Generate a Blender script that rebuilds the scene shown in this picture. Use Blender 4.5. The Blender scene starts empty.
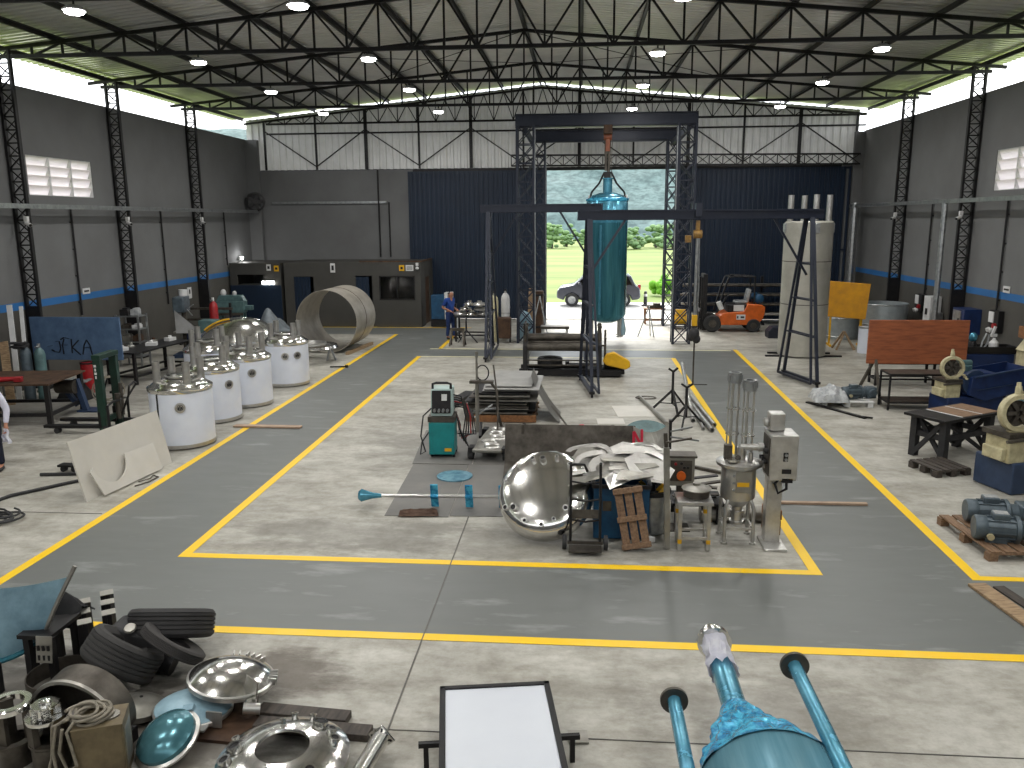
import bpy, bmesh, math, random
from mathutils import Vector as V, Matrix as MX, noise
R = math.radians; PI = math.pi
rnd = random.Random(7)
sc = bpy.context.scene; COL = sc.collection

# ---------------------------------------------------------------- camera, sky, sun, exposure
EYE = V((0, 0, 4.4)); YAW, PIT, ROL, FPX = .0843, .1995, -.00675, 812.5
fw = V((-math.sin(YAW)*math.cos(PIT), math.cos(YAW)*math.cos(PIT), -math.sin(PIT)))
rt0 = fw.cross(V((0, 0, 1))).normalized(); up0 = rt0.cross(fw)
rt = rt0*math.cos(ROL)+up0*math.sin(ROL); up = -rt0*math.sin(ROL)+up0*math.cos(ROL)
cd = bpy.data.cameras.new('camera'); cam = bpy.data.objects.new('camera', cd); COL.objects.link(cam)
cd.sensor_fit = 'HORIZONTAL'; cd.sensor_width = 36; cd.lens = FPX/1024*36; cd.clip_end = 2000
cam.matrix_world = MX((( rt.x, up.x, -fw.x, EYE.x), (rt.y, up.y, -fw.y, EYE.y), (rt.z, up.z, -fw.z, EYE.z), (0, 0, 0, 1)))
sc.camera = cam
W = bpy.data.worlds.new('sky'); sc.world = W; W.use_nodes = True
wn = W.node_tree.nodes; wl = W.node_tree.links
bg = wn['Background']; bg.inputs[1].default_value = 3.2
tc = wn.new('ShaderNodeTexCoord'); nz = wn.new('ShaderNodeTexNoise'); nz.inputs['Scale'].default_value = 2.5; nz.inputs['Detail'].default_value = 5
cr = wn.new('ShaderNodeValToRGB'); cr.color_ramp.elements[0].position = .35; cr.color_ramp.elements[1].position = .6
cr.color_ramp.elements[0].color = (.80, .88, .97, 1); cr.color_ramp.elements[1].color = (1, 1, 1, 1)
wl.new(tc.outputs['Generated'], nz.inputs['Vector']); wl.new(nz.outputs['Fac'], cr.inputs[0]); wl.new(cr.outputs[0], bg.inputs[0])
sd = bpy.data.lights.new('sun', 'SUN'); sd.energy = 7.5; sd.angle = R(25); sd.color = (1, .96, .88)
so = bpy.data.objects.new('sun', sd); COL.objects.link(so); so.rotation_euler = (R(-44), R(-10), 0); so.location = (0, 0, 40)
sc.view_settings.view_transform = 'Standard'; sc.view_settings.look = 'None'
sc.view_settings.exposure = 0.0; sc.view_settings.gamma = 1; sc.view_settings.use_curve_mapping = False
LAMP_W = 118
try:
    sc.cycles.use_denoising = True; sc.cycles.max_bounces = 7; sc.cycles.sample_clamp_indirect = 4
    sc.cycles.caustics_reflective = False; sc.cycles.caustics_refractive = False
except Exception: pass

# ---------------------------------------------------------------- materials
def lin(c): return tuple(((x/12.92) if x <= .04045 else ((x+.055)/1.055)**2.4) for x in c)+(1,)
def mat(name, c, rough=.5, metal=0, var=.18, scale=4, c2=None, bump=0, thr=(.35, .7), stretch=(1, 1, 1), rvar=.12, coat=0, bscale=None):
    m = bpy.data.materials.new(name); m.use_nodes = True; n = m.node_tree.nodes; l = m.node_tree.links; b = n['Principled BSDF']
    t = n.new('ShaderNodeTexCoord'); mp = n.new('ShaderNodeMapping'); mp.inputs['Scale'].default_value = stretch
    l.new(t.outputs['Object'], mp.inputs[0])
    z = n.new('ShaderNodeTexNoise'); z.inputs['Scale'].default_value = scale; z.inputs['Detail'].default_value = 6; z.inputs['Roughness'].default_value = .62
    l.new(mp.outputs[0], z.inputs['Vector'])
    r = n.new('ShaderNodeValToRGB'); e = r.color_ramp.elements; e[0].position, e[1].position = thr
    a = lin(c); e[0].color = a; e[1].color = lin(c2) if c2 else tuple(x*(1-var) for x in a[:3])+(1,)
    l.new(z.outputs['Fac'], r.inputs[0]); l.new(r.outputs[0], b.inputs['Base Color'])
    mr = n.new('ShaderNodeMapRange'); mr.inputs[3].default_value = max(.03, rough-rvar/2); mr.inputs[4].default_value = rough+rvar/2
    l.new(z.outputs['Fac'], mr.inputs[0]); l.new(mr.outputs[0], b.inputs['Roughness'])
    b.inputs['Metallic'].default_value = metal; b.inputs['Coat Weight'].default_value = coat
    if bump:
        bp = n.new('ShaderNodeBump'); bp.inputs['Strength'].default_value = bump; bp.inputs['Distance'].default_value = .02
        src = z
        if bscale:
            src = n.new('ShaderNodeTexNoise'); src.inputs['Scale'].default_value = bscale; src.inputs['Detail'].default_value = 3; l.new(mp.outputs[0], src.inputs['Vector'])
        l.new(src.outputs['Fac'], bp.inputs['Height']); l.new(bp.outputs[0], b.inputs['Normal'])
    return m
def emis(name, c, s):
    m = mat(name, c); b = m.node_tree.nodes['Principled BSDF']; b.inputs['Emission Color'].default_value = lin(c); b.inputs['Emission Strength'].default_value = s; return m
def translucent(name, c):
    m = bpy.data.materials.new(name); m.use_nodes = True; n = m.node_tree.nodes; l = m.node_tree.links; n.remove(n['Principled BSDF'])
    o = n['Material Output']; d = n.new('ShaderNodeBsdfDiffuse'); t = n.new('ShaderNodeBsdfTranslucent'); x = n.new('ShaderNodeMixShader'); z = n.new('ShaderNodeTexNoise'); z.inputs['Scale'].default_value = 6
    r = n.new('ShaderNodeValToRGB'); r.color_ramp.elements[0].color = lin(c); r.color_ramp.elements[1].color = lin(tuple(v*.93 for v in c)); l.new(z.outputs['Fac'], r.inputs[0]); l.new(r.outputs[0], d.inputs[0]); l.new(r.outputs[0], t.inputs[0])
    x.inputs[0].default_value = .65; l.new(d.outputs[0], x.inputs[1]); l.new(t.outputs[0], x.inputs[2]); l.new(x.outputs[0], o.inputs[0]); return m
class A: pass
M = A()
M.conc = mat('pale_concrete', (.755, .745, .71), .55, 0, c2=(.62, .61, .575), scale=.55, thr=(.38, .72), rvar=.25, bump=.04, bscale=30)
def floor_stains(m):
    # darker worn patches and fine mottling on the bare concrete
    n = m.node_tree.nodes; l = m.node_tree.links; b = n['Principled BSDF']; old = b.inputs['Base Color'].links[0].from_socket
    t = n.new('ShaderNodeTexCoord')
    z = n.new('ShaderNodeTexNoise'); z.inputs['Scale'].default_value = 1.7; z.inputs['Detail'].default_value = 9; z.inputs['Roughness'].default_value = .7
    mp = n.new('ShaderNodeMapping'); mp.inputs['Scale'].default_value = (.6, 1.3, 1); l.new(t.outputs['Object'], mp.inputs[0]); l.new(mp.outputs[0], z.inputs['Vector'])
    r = n.new('ShaderNodeValToRGB'); r.color_ramp.elements[0].position = .4; r.color_ramp.elements[1].position = .68
    r.color_ramp.elements[0].color = (1, 1, 1, 1); r.color_ramp.elements[1].color = (.58, .56, .52, 1)
    l.new(z.outputs['Fac'], r.inputs[0])
    x = n.new('ShaderNodeMixRGB'); x.blend_type = 'MULTIPLY'; x.inputs[0].default_value = 1
    l.new(old, x.inputs[1]); l.new(r.outputs[0], x.inputs[2]); cur = x.outputs[0]
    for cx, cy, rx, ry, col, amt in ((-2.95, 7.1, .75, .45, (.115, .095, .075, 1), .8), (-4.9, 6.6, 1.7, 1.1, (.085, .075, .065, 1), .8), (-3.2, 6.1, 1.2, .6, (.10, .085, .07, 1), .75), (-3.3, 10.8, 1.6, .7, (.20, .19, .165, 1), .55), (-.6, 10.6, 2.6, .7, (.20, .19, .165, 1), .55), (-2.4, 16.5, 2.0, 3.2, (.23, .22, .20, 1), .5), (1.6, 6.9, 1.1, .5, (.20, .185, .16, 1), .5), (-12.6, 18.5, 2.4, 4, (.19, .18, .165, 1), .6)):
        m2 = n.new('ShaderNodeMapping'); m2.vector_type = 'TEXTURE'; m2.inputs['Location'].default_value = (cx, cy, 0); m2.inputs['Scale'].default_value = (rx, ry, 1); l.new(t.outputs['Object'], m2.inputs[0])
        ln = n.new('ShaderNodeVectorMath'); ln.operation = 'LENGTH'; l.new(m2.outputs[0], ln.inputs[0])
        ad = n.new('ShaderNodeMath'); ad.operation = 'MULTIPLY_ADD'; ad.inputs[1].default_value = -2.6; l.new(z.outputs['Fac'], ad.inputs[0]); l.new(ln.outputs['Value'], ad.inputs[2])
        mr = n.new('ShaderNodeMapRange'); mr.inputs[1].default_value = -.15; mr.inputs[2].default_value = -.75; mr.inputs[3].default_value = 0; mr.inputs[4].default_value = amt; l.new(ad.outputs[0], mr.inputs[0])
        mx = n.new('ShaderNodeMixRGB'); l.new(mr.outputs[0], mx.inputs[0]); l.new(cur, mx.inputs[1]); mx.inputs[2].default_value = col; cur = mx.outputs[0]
    z3 = n.new('ShaderNodeTexNoise'); z3.inputs['Scale'].default_value = 5.5; z3.inputs['Detail'].default_value = 8; z3.inputs['Roughness'].default_value = .75; l.new(t.outputs['Object'], z3.inputs['Vector'])
    r3 = n.new('ShaderNodeValToRGB'); r3.color_ramp.elements[0].position = .42; r3.color_ramp.elements[1].position = .66; r3.color_ramp.elements[0].color = (1.0, 1.0, 1.0, 1); r3.color_ramp.elements[1].color = (.70, .69, .66, 1); l.new(z3.outputs['Fac'], r3.inputs[0])
    x3 = n.new('ShaderNodeMixRGB'); x3.blend_type = 'MULTIPLY'; x3.inputs[0].default_value = .8; l.new(cur, x3.inputs[1]); l.new(r3.outputs[0], x3.inputs[2])
    l.new(x3.outputs[0], b.inputs['Base Color'])
floor_stains(M.conc)
M.aisle = mat('grey_floor_paint', (.405, .415, .405), .44, 0, c2=(.60, .61, .60), scale=1.6, thr=(.57, .80), stretch=(.45, 1.6, 1), rvar=.3)
M.yel = mat('yellow_line_paint', (.96, .78, .06), .45, 0, c2=(.93, .80, .28), scale=2.2, thr=(.5, .8))
M.palel = mat('faded_line_paint', (.88, .85, .66), .5, 0, c2=(.80, .79, .70), scale=2)
M.stain = mat('oil_stained_concrete', (.36, .33, .29), .6, 0, c2=(.66, .64, .60), scale=2.2, thr=(.40, .66), bump=.1)
M.wall = mat('grey_wall_paint', (.435, .44, .44), .75, 0, c2=(.40, .40, .40), scale=.6)
M.wallb = mat('dark_wall_paint', (.31, .30, .28), .7, 0, c2=(.27, .265, .25), scale=.8)
M.blue = mat('blue_stripe_paint', (.17, .42, .66), .6, 0, c2=(.15, .37, .58), scale=1)
M.navy = mat('navy_sheet', (.065, .14, .225), .5, .1, c2=(.055, .12, .195), scale=1)
M.roof = mat('roof_sheet', (.90, .90, .89), .34, .5, c2=(.82, .82, .81), scale=.5)
M.gable = mat('gable_sheet', (.84, .84, .84), .5, .1, c2=(.74, .74, .74), scale=.7)
M.blk = mat('black_steel', (.085, .085, .095), .5, .3, c2=(.14, .13, .13), scale=6)
M.dkblue = mat('dark_blue_steel', (.12, .14, .20), .45, .2, c2=(.16, .18, .23), scale=4)
M.galv = mat('galvanised', (.70, .71, .71), .38, .85, c2=(.55, .56, .57), scale=9)
M.pol = mat('polished_steel', (.90, .895, .88), .15, 1, c2=(.84, .835, .82), scale=3, rvar=.06)
M.sst = mat('brushed_steel', (.80, .795, .78), .32, .85, c2=(.68, .67, .655), scale=5, rvar=.15)
M.dull = mat('dull_steel_plate', (.64, .63, .60), .42, .7, c2=(.48, .47, .44), scale=2.5, rvar=.2)
M.grime = mat('grimy_steel', (.40, .38, .35), .5, .7, c2=(.24, .22, .20), scale=4)
M.white = mat('white_film', (.90, .92, .96), .35, 0, c2=(.85, .87, .92), scale=1.5)
M.wht = mat('white_paint', (.86, .86, .86), .5, 0, c2=(.78, .78, .77), scale=3)
M.mdf = mat('pale_sheet', (.80, .785, .75), .55, 0, c2=(.75, .735, .70), scale=1.3)
M.rub = mat('black_rubber', (.14, .14, .15), .7, 0, c2=(.20, .20, .20), scale=7)
M.mat_ = mat('grey_rubber_mat', (.40, .395, .385), .6, 0, c2=(.47, .46, .44), scale=1.6)
M.wood = mat('pale_wood', (.66, .56, .43), .65, 0, c2=(.45, .36, .27), scale=5, stretch=(1, 6, 6), bump=.1)
M.wood2 = mat('pallet_wood', (.55, .44, .34), .7, 0, c2=(.38, .29, .22), scale=5, stretch=(6, 1, 6), bump=.15)
M.pink = mat('pinkish_plank', (.72, .62, .53), .65, 0, c2=(.58, .48, .40), scale=4, stretch=(1, 5, 5))
M.dwood = mat('dark_wood', (.30, .27, .24), .7, 0, c2=(.18, .16, .15), scale=5, stretch=(5, 1, 5))
M.teal = mat('teal_paint', (.10, .53, .53), .4, 0, c2=(.08, .44, .45), scale=4)
M.film = mat('blue_film', (.38, .64, .73), .25, .55, c2=(.22, .50, .60), scale=6, rvar=.2)
M.film2 = mat('dull_blue_film', (.62, .74, .79), .4, .1, c2=(.48, .60, .66), scale=4, rvar=.2)
M.filmt = mat('dark_teal_film', (.30, .56, .62), .25, .6, c2=(.15, .38, .45), scale=1.2, stretch=(6, 6, .3), rvar=.2)
M.crink = mat('crinkled_blue_film', (.32, .74, .88), .18, .25, c2=(.14, .50, .68), scale=9, bump=1.0, thr=(.42, .58), bscale=22)
M.cloth = mat('white_cloth', (.95, .95, .97), .85, 0, c2=(.86, .86, .91), scale=8, bump=.4)
M.board = mat('white_board', (.83, .845, .87), .4, 0, c2=(.80, .815, .845), scale=1)
M.blueb = mat('blue_board', (.33, .43, .55), .6, 0, c2=(.25, .34, .46), scale=3.5)
M.brownb = mat('red_brown_board', (.66, .38, .24), .55, 0, c2=(.46, .26, .18), scale=3, stretch=(.7, 1, 5), thr=(.4, .75))
M.yelb = mat('yellow_board', (.90, .64, .12), .5, 0, c2=(.80, .56, .16), scale=4)
M.yelp = mat('machine_yellow', (.90, .70, .10), .4, 0, c2=(.80, .60, .10), scale=5)
M.orange = mat('orange_paint', (.88, .42, .14), .4, 0, c2=(.74, .34, .11), scale=5)
M.red = mat('red_paint', (.66, .12, .14), .45, 0, c2=(.50, .09, .11), scale=5)
M.mblue = mat('machine_blue', (.11, .20, .38), .42, .1, c2=(.08, .14, .28), scale=4)
M.mblue2 = mat('slate_blue_machine', (.19, .26, .37), .45, .1, c2=(.14, .20, .30), scale=4)
M.drum = mat('blue_drum', (.11, .32, .46), .5, .1, c2=(.07, .22, .34), scale=5)
M.cream = mat('cream_paint', (.80, .77, .62), .5, 0, c2=(.62, .58, .46), scale=6)
M.green = mat('dark_green_paint', (.08, .22, .17), .4, 0, c2=(.06, .15, .12), scale=5)
M.mgreen = mat('grey_green_machine', (.34, .46, .46), .5, 0, c2=(.24, .33, .34), scale=5)
M.motor = mat('motor_grey', (.34, .39, .42), .42, .2, c2=(.25, .29, .32), scale=6)
M.glass = mat('dark_glass', (.02, .022, .025), .08, 0, var=.1)
M.lit = mat('translucent_pane', (.9, .9, .92), .5)
M.lit.node_tree.nodes['Principled BSDF'].inputs['Transmission Weight'].default_value = 1
M.lit.node_tree.nodes['Principled BSDF'].inputs['Roughness'].default_value = .6
M.plast = mat('clear_plastic', (.72, .73, .73), .25, 0, c2=(.55, .56, .57), scale=10, bump=.8)
M.tarp = mat('grey_tarp', (.48, .51, .53), .5, 0, c2=(.36, .39, .41), scale=5, bump=.4)
M.rag = mat('brown_rag', (.48, .38, .32), .9, 0, c2=(.36, .28, .24), scale=9, bump=.5)
M.rust = mat('rusty_steel', (.36, .27, .20), .65, .4, c2=(.22, .16, .13), scale=4)
M.rope = mat('grey_cable', (.55, .52, .46), .6, 0, c2=(.42, .40, .35), scale=20)
M.ochre = mat('ochre_rust_box', (.48, .43, .33), .55, .4, c2=(.34, .30, .23), scale=5)
M.office = mat('office_grey', (.265, .26, .245), .7, 0, c2=(.235, .23, .215), scale=1)
M.carm = mat('car_paint', (.30, .31, .35), .25, .4, c2=(.26, .27, .31), scale=3, coat=.6)
M.mdf2 = mat('pale_steel', (.66, .655, .64), .5, .25, c2=(.58, .575, .56), scale=2)
M.skin = mat('skin', (.70, .50, .40), .6, 0, c2=(.62, .42, .33), scale=10)
M.cblue = mat('blue_workwear', (.10, .27, .58), .85, 0, c2=(.07, .19, .44), scale=7, bump=.2)
M.cnavy = mat('navy_workwear', (.08, .10, .19), .85, 0, c2=(.05, .07, .13), scale=7)
M.cwhite = mat('white_workwear', (.82, .82, .87), .85, 0, c2=(.74, .74, .80), scale=7)
M.hair = mat('grey_hair', (.25, .22, .20), .8)
M.ink = mat('black_ink', (.05, .06, .10), .6)
M.redink = mat('red_marker', (.75, .10, .22), .6)
M.led = emis('led_lens', (1, 1, .98), 30)
M.wood3 = mat('mid_wood', (.58, .40, .25), .6, 0, c2=(.42, .28, .17), scale=4, stretch=(5, 1, 5))

# ---------------------------------------------------------------- mesh helpers
def frame(o, z, x=None):
    z = V(z).normalized(); x = V(x) if x is not None else (V((1, 0, 0)) if abs(z.x) < .9 else V((0, 1, 0)))
    y = z.cross(x).normalized(); x = y.cross(z)
    return MX(((x.x, y.x, z.x, o[0]), (x.y, y.y, z.y, o[1]), (x.z, y.z, z.z, o[2]), (0, 0, 0, 1)))
def rot(o=(0, 0, 0), rx=0, ry=0, rz=0): return MX.Translation(o) @ MX.Rotation(rz, 4, 'Z') @ MX.Rotation(ry, 4, 'Y') @ MX.Rotation(rx, 4, 'X')
class MB:
    def __init__(s): s.bm = bmesh.new(); s.mi = 0
    def _f(s, vs):
        try:
            f = s.bm.faces.new(vs); f.material_index = s.mi; return f
        except ValueError: return None
    def box(s, c, d, m=None, rz=0, rx=0, ry=0):
        T = rot(c, rx, ry, rz)
        if m is not None: T = m @ T
        v = [s.bm.verts.new(T @ V((x*d[0]/2, y*d[1]/2, z*d[2]/2))) for x in (-1, 1) for y in (-1, 1) for z in (-1, 1)]
        for q in ((0, 1, 3, 2), (4, 6, 7, 5), (0, 4, 5, 1), (2, 3, 7, 6), (0, 2, 6, 4), (1, 5, 7, 3)): s._f([v[i] for i in q])
        return s
    def bar(s, a, b, w, h=None, x=None):
        a, b = V(a), V(b); L = (b-a).length
        if L < 1e-6: return s
        T = frame((a+b)/2, b-a, x); return s.box((0, 0, 0), (w, h or w, L), T)
    def cyl(s, a, b, r, r2=None, n=14):
        a, b = V(a), V(b); T = frame(a, b-a); L = (b-a).length; r2 = r if r2 is None else r2
        return s.lathe([(0, 0), (r, 0), (r2, L), (0, L)], T, n)
    def pipe(s, a, b, r, t=.01, n=16):
        a, b = V(a), V(b); T = frame(a, b-a); L = (b-a).length
        return s.lathe([(r-t, 0), (r, 0), (r, L), (r-t, L), (r-t, 0)], T, n)
    def lathe(s, prof, T=None, n=32, a0=0, a1=2*PI):
        T = T or MX.Identity(4); full = abs(a1-a0-2*PI) < 1e-6; k = n if full else n+1; rings = []
        for r, z in prof:
            if r < 1e-6: rings.append([s.bm.verts.new(T @ V((0, 0, z)))]*k)
            else: rings.append([s.bm.verts.new(T @ V((r*math.cos(a0+(a1-a0)*i/n), r*math.sin(a0+(a1-a0)*i/n), z))) for i in range(k)])
        for A_, B_ in zip(rings, rings[1:]):
            for i in range(n):
                j = (i+1) % k; q = [A_[i], A_[j], B_[j], B_[i]]; u = []
                for w in q:
                    if w not in u: u.append(w)
                if len(u) >= 3: s._f(u)
        return s
    def tube(s, pts, r, n=7, closed=False):
        pts = [V(p) for p in pts]; rings = []; up_ = None; N = len(pts)
        for i, p in enumerate(pts):
            d = (pts[(i+1) % N]-pts[i-1]) if closed else (pts[min(i+1, N-1)]-pts[max(i-1, 0)])
            d = d.normalized() if d.length > 1e-9 else V((0, 0, 1))
            if up_ is None: up_ = V((0, 0, 1)) if abs(d.z) < .9 else V((1, 0, 0))
            x = up_.cross(d)
            x = x.normalized() if x.length > 1e-4 else d.orthogonal().normalized()
            y = d.cross(x); up_ = y
            rr = r(i/(N-1)) if callable(r) else r
            rings.append([s.bm.verts.new(p+(x*math.cos(2*PI*k/n)+y*math.sin(2*PI*k/n))*rr) for k in range(n)])
        for i in range(N if closed else N-1):
            a, b = rings[i], rings[(i+1) % N]
            for k in range(n): s._f([a[k], a[(k+1) % n], b[(k+1) % n], b[k]])
        if not closed: s._f(rings[0][::-1]); s._f(rings[-1])
        return s
    def plate(s, pts, th):
        pts = [V(p) for p in pts]; nrm = V((0, 0, 0)); c = sum(pts, V((0, 0, 0)))/len(pts)
        for i in range(len(pts)): nrm += (pts[i]-c).cross(pts[(i+1) % len(pts)]-c)
        nrm.normalize(); a = [s.bm.verts.new(p) for p in pts]; b = [s.bm.verts.new(p-nrm*th) for p in pts]
        s._f(a); s._f(b[::-1])
        for i in range(len(a)): j = (i+1) % len(a); s._f([a[j], a[i], b[i], b[j]])
        return s
    def prism(s, poly, h, T=None):
        T = T or MX.Identity(4); a = [s.bm.verts.new(T @ V((x, y, 0))) for x, y in poly]; b = [s.bm.verts.new(T @ V((x, y, h))) for x, y in poly]
        s._f(a[::-1]); s._f(b)
        for i in range(len(a)): j = (i+1) % len(a); s._f([a[i], a[j], b[j], b[i]])
        return s
    def sph(s, c, r, sc_=(1, 1, 1), n=14, T=None):
        T0 = MX.Translation(c) @ MX.Diagonal((sc_[0], sc_[1], sc_[2], 1))
        if T is not None: T0 = T @ T0
        k = max(6, n//2)
        return s.lathe([(r*math.sin(PI*i/k) if 0 < i < k else 0, -r*math.cos(PI*i/k)) for i in range(k+1)], T0, n)
    def sheet(s, fn, nu, nv, th=0):
        g = [[s.bm.verts.new(fn(i/nu, j/nv)) for j in range(nv+1)] for i in range(nu+1)]
        fs = []
        for i in range(nu):
            for j in range(nv): fs.append(s._f([g[i][j], g[i+1][j], g[i+1][j+1], g[i][j+1]]))
        if th: bmesh.ops.solidify(s.bm, geom=[f for f in fs if f], thickness=th)
        return s
    def put(s, name, m, parent=None, smooth=True, bev=0, ang=38):
        bmesh.ops.recalc_face_normals(s.bm, faces=s.bm.faces[:])
        me = bpy.data.meshes.new(name); s.bm.to_mesh(me); s.bm.free()
        for q in (m if isinstance(m, (list, tuple)) else [m]): me.materials.append(q)
        if smooth:
            me.polygons.foreach_set('use_smooth', [True]*len(me.polygons)); me.set_sharp_from_angle(angle=R(ang))
        o = bpy.data.objects.new(name, me); COL.objects.link(o)
        if parent is not None: o.parent = parent
        if bev:
            b = o.modifiers.new('bevel', 'BEVEL'); b.width = bev; b.segments = 2; b.limit_method = 'ANGLE'
        return o
def tag(o, label, cat, group=None, kind=None):
    o['label'] = label; o['category'] = cat
    if group: o['group'] = group
    if kind: o['kind'] = kind
    return o
def thing(name, label, cat, loc=(0, 0, 0), rz=0, group=None):
    o = bpy.data.objects.new(name, None); COL.objects.link(o); o.location = loc; o.rotation_euler = (0, 0, rz); o.empty_display_size = .1
    return tag(o, label, cat, group)
def one(mb, name, m, label, cat, loc=(0, 0, 0), rz=0, group=None, **k):
    o = mb.put(name, m, None, **k); o.location = loc; o.rotation_euler = (0, 0, rz); return tag(o, label, cat, group)
KIDS = {}
def kids(o): return [c for c in bpy.data.objects if c.parent == o]
def dup(root, loc, rz=None, label=None):
    r = root.copy(); COL.objects.link(r); r.location = loc
    if rz is not None: r.rotation_euler = (0, 0, rz)
    if label: r['label'] = label
    for ch in kids(root):
        c = ch.copy(); COL.objects.link(c); c.parent = r
        for g in kids(ch):
            d = g.copy(); COL.objects.link(d); d.parent = c
    return r
def struct(mb, name, m, label=None, **k):
    o = mb.put(name, m, None, **k); o['kind'] = 'structure'
    if label: o['label'] = label
    return o
def dish(Rr, h, lip=.05, t=.008, n=10, hole=0):
    o = []
    for i in range(n+1):
        r = hole+(Rr-hole)*i/n; q = r/Rr
        z = h*(1-q**2.6) if q < 1 else 0
        o.append((max(r, 0), lip+z))
    o.append((Rr, 0)); inn = [(max(r-t, 0) if i else r, z-t) for i, (r, z) in enumerate(o[:-1])]
    return o+[(Rr-t, 0)]+inn[::-1]
def coil(c, r, turns, seed=1, dz=.02, ax=(1, .8), n=18, jit=.25):
    q = random.Random(seed); pts = []; k = int(turns*n); ph = q.random()*6; cx = cy = 0
    for i in range(k):
        a = 2*PI*i/n+ph
        if i % n == 0: tx, ty, rr = q.uniform(-jit, jit)*r, q.uniform(-jit, jit)*r, r*q.uniform(.75, 1.05)
        cx += (tx-cx)*.15; cy += (ty-cy)*.15
        pts.append(V((c[0]+cx+rr*ax[0]*math.cos(a), c[1]+cy+rr*ax[1]*math.sin(a), c[2]+dz*i/n+.008*math.sin(a*2.3))))
    return pts
def stroke(mb, pts, w, T, dep=.006):
    for a, b in zip(pts, pts[1:]):
        mb.bar(T @ V((a[0], a[1], 0)), T @ V((b[0], b[1], 0)), w, dep, x=None)
    return mb
def lattice(mb, a, b, w, d, step, t=.05, br=.03, xbr=True):
    """four-chord lattice mast from a up to b, w along X, d along Y"""
    a, b = V(a), V(b); L = (b-a).length; T = frame(a, b-a, (1, 0, 0)); n = max(1, round(L/step))
    for x in (-1, 1):
        for y in (-1, 1): mb.bar(T @ V((x*w/2, y*d/2, 0)), T @ V((x*w/2, y*d/2, L)), t)
    for i in range(n):
        z0, z1 = L*i/n, L*(i+1)/n
        for y in (-1, 1):
            mb.bar(T @ V((-w/2, y*d/2, z0)), T @ V((w/2, y*d/2, z0)), br)
            mb.bar(T @ V((-w/2, y*d/2, z0)), T @ V((w/2, y*d/2, z1)), br)
            if xbr: mb.bar(T @ V((w/2, y*d/2, z0)), T @ V((-w/2, y*d/2, z1)), br)
        for x in (-1, 1):
            mb.bar(T @ V((x*w/2, -d/2, z0)), T @ V((x*w/2, d/2, z0)), br)
            mb.bar(T @ V((x*w/2, -d/2, z0)), T @ V((x*w/2, d/2, z1)), br)
    return mb

# ---------------------------------------------------------------- the setting
XL, XR, YB, YF = -14.85, 11.75, 36.4, -5.0
XC, ZE, ZR, ZW = -1.75, 8.72, 9.98, 7.95
def roofz(x): return ZE+(ZR-ZE)*(1-abs(x-XC)/((XC-XL) if x < XC else (XR-XC)))
def quad(mb, x0, x1, y0, y1, z, i):
    mb.mi = i; mb.plate([(x0, y0, z), (x1, y0, z), (x1, y1, z), (x0, y1, z)], .002)
def poly(mb, pts, z, i): mb.mi = i; mb.plate([(x, y, z) for x, y in pts], .002)
f = MB()
f.mi = 0; f.box(((XL+XR)/2, (YF+YB)/2, -.1), (XR-XL+.4, YB-YF+.3, .2))
quad(f, -7.2, -5.27, 7.93, 33.4, .003, 1); quad(f, -12, -7.2, 7.93, 8.6, .003, 1); quad(f, -5.27, 11.7, 7.93, 9.85, .003, 1)
poly(f, [(-14.8, 6.9), (-7.2, 6.9), (-7.2, 8.95), (-14.8, 4.6)], .0025, 0)
poly(f, [(3.0, 9.85), (4.9, 9.85), (5.24, 27.8), (3.0, 27.8)], .003, 1); quad(f, -5.27, 3.0, 26.1, 27.7, .003, 1)
quad(f, -11.5, -7.2, 31.3, 33.45, .003, 1); poly(f, [(-5.27, 27.7), (-4.85, 27.7), (-4.85, 33.4), (-5.27, 33.4)], .003, 1)
quad(f, -9.2, 11.7, 7.86, 8.0, .006, 2)
quad(f, -5.34, 3.05, 9.80, 9.94, .006, 2)
quad(f, -5.34, -5.2, 9.80, 26.1, .0065, 2); quad(f, 2.93, 3.07, 9.80, 26.1, .0065, 2)
quad(f, -5.3, 3.0, 26.02, 26.14, .006, 3); quad(f, -5.2, 5.1, 27.66, 27.78, .006, 3)
quad(f, -7.27, -7.13, 7.6, 31.3, .006, 2)
poly(f, [(4.86, 9.78), (5.0, 9.78), (5.34, 27.9), (5.2, 27.9)], .006, 2); quad(f, 4.9, 11.7, 9.78, 9.9, .0065, 2)
quad(f, -4.92, -4.78, 27.7, 31.5, .006, 2); quad(f, -11.5, -4.5, 33.3, 33.42, .006, 2)
f.mi = 5
f.box((-1.65, 15.5, .0045), (.014, 41, .009))
for y in (6.3, 11.3): f.box((-1.5 if y < 8 else -11, y, .004), (26.4 if y < 8 else 7.4, .008, .008))
floor = struct(f, 'floor', [M.conc, M.aisle, M.yel, M.palel, M.stain, mat('floor_joint', (.42, .41, .39), .8)], smooth=False)

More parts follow.
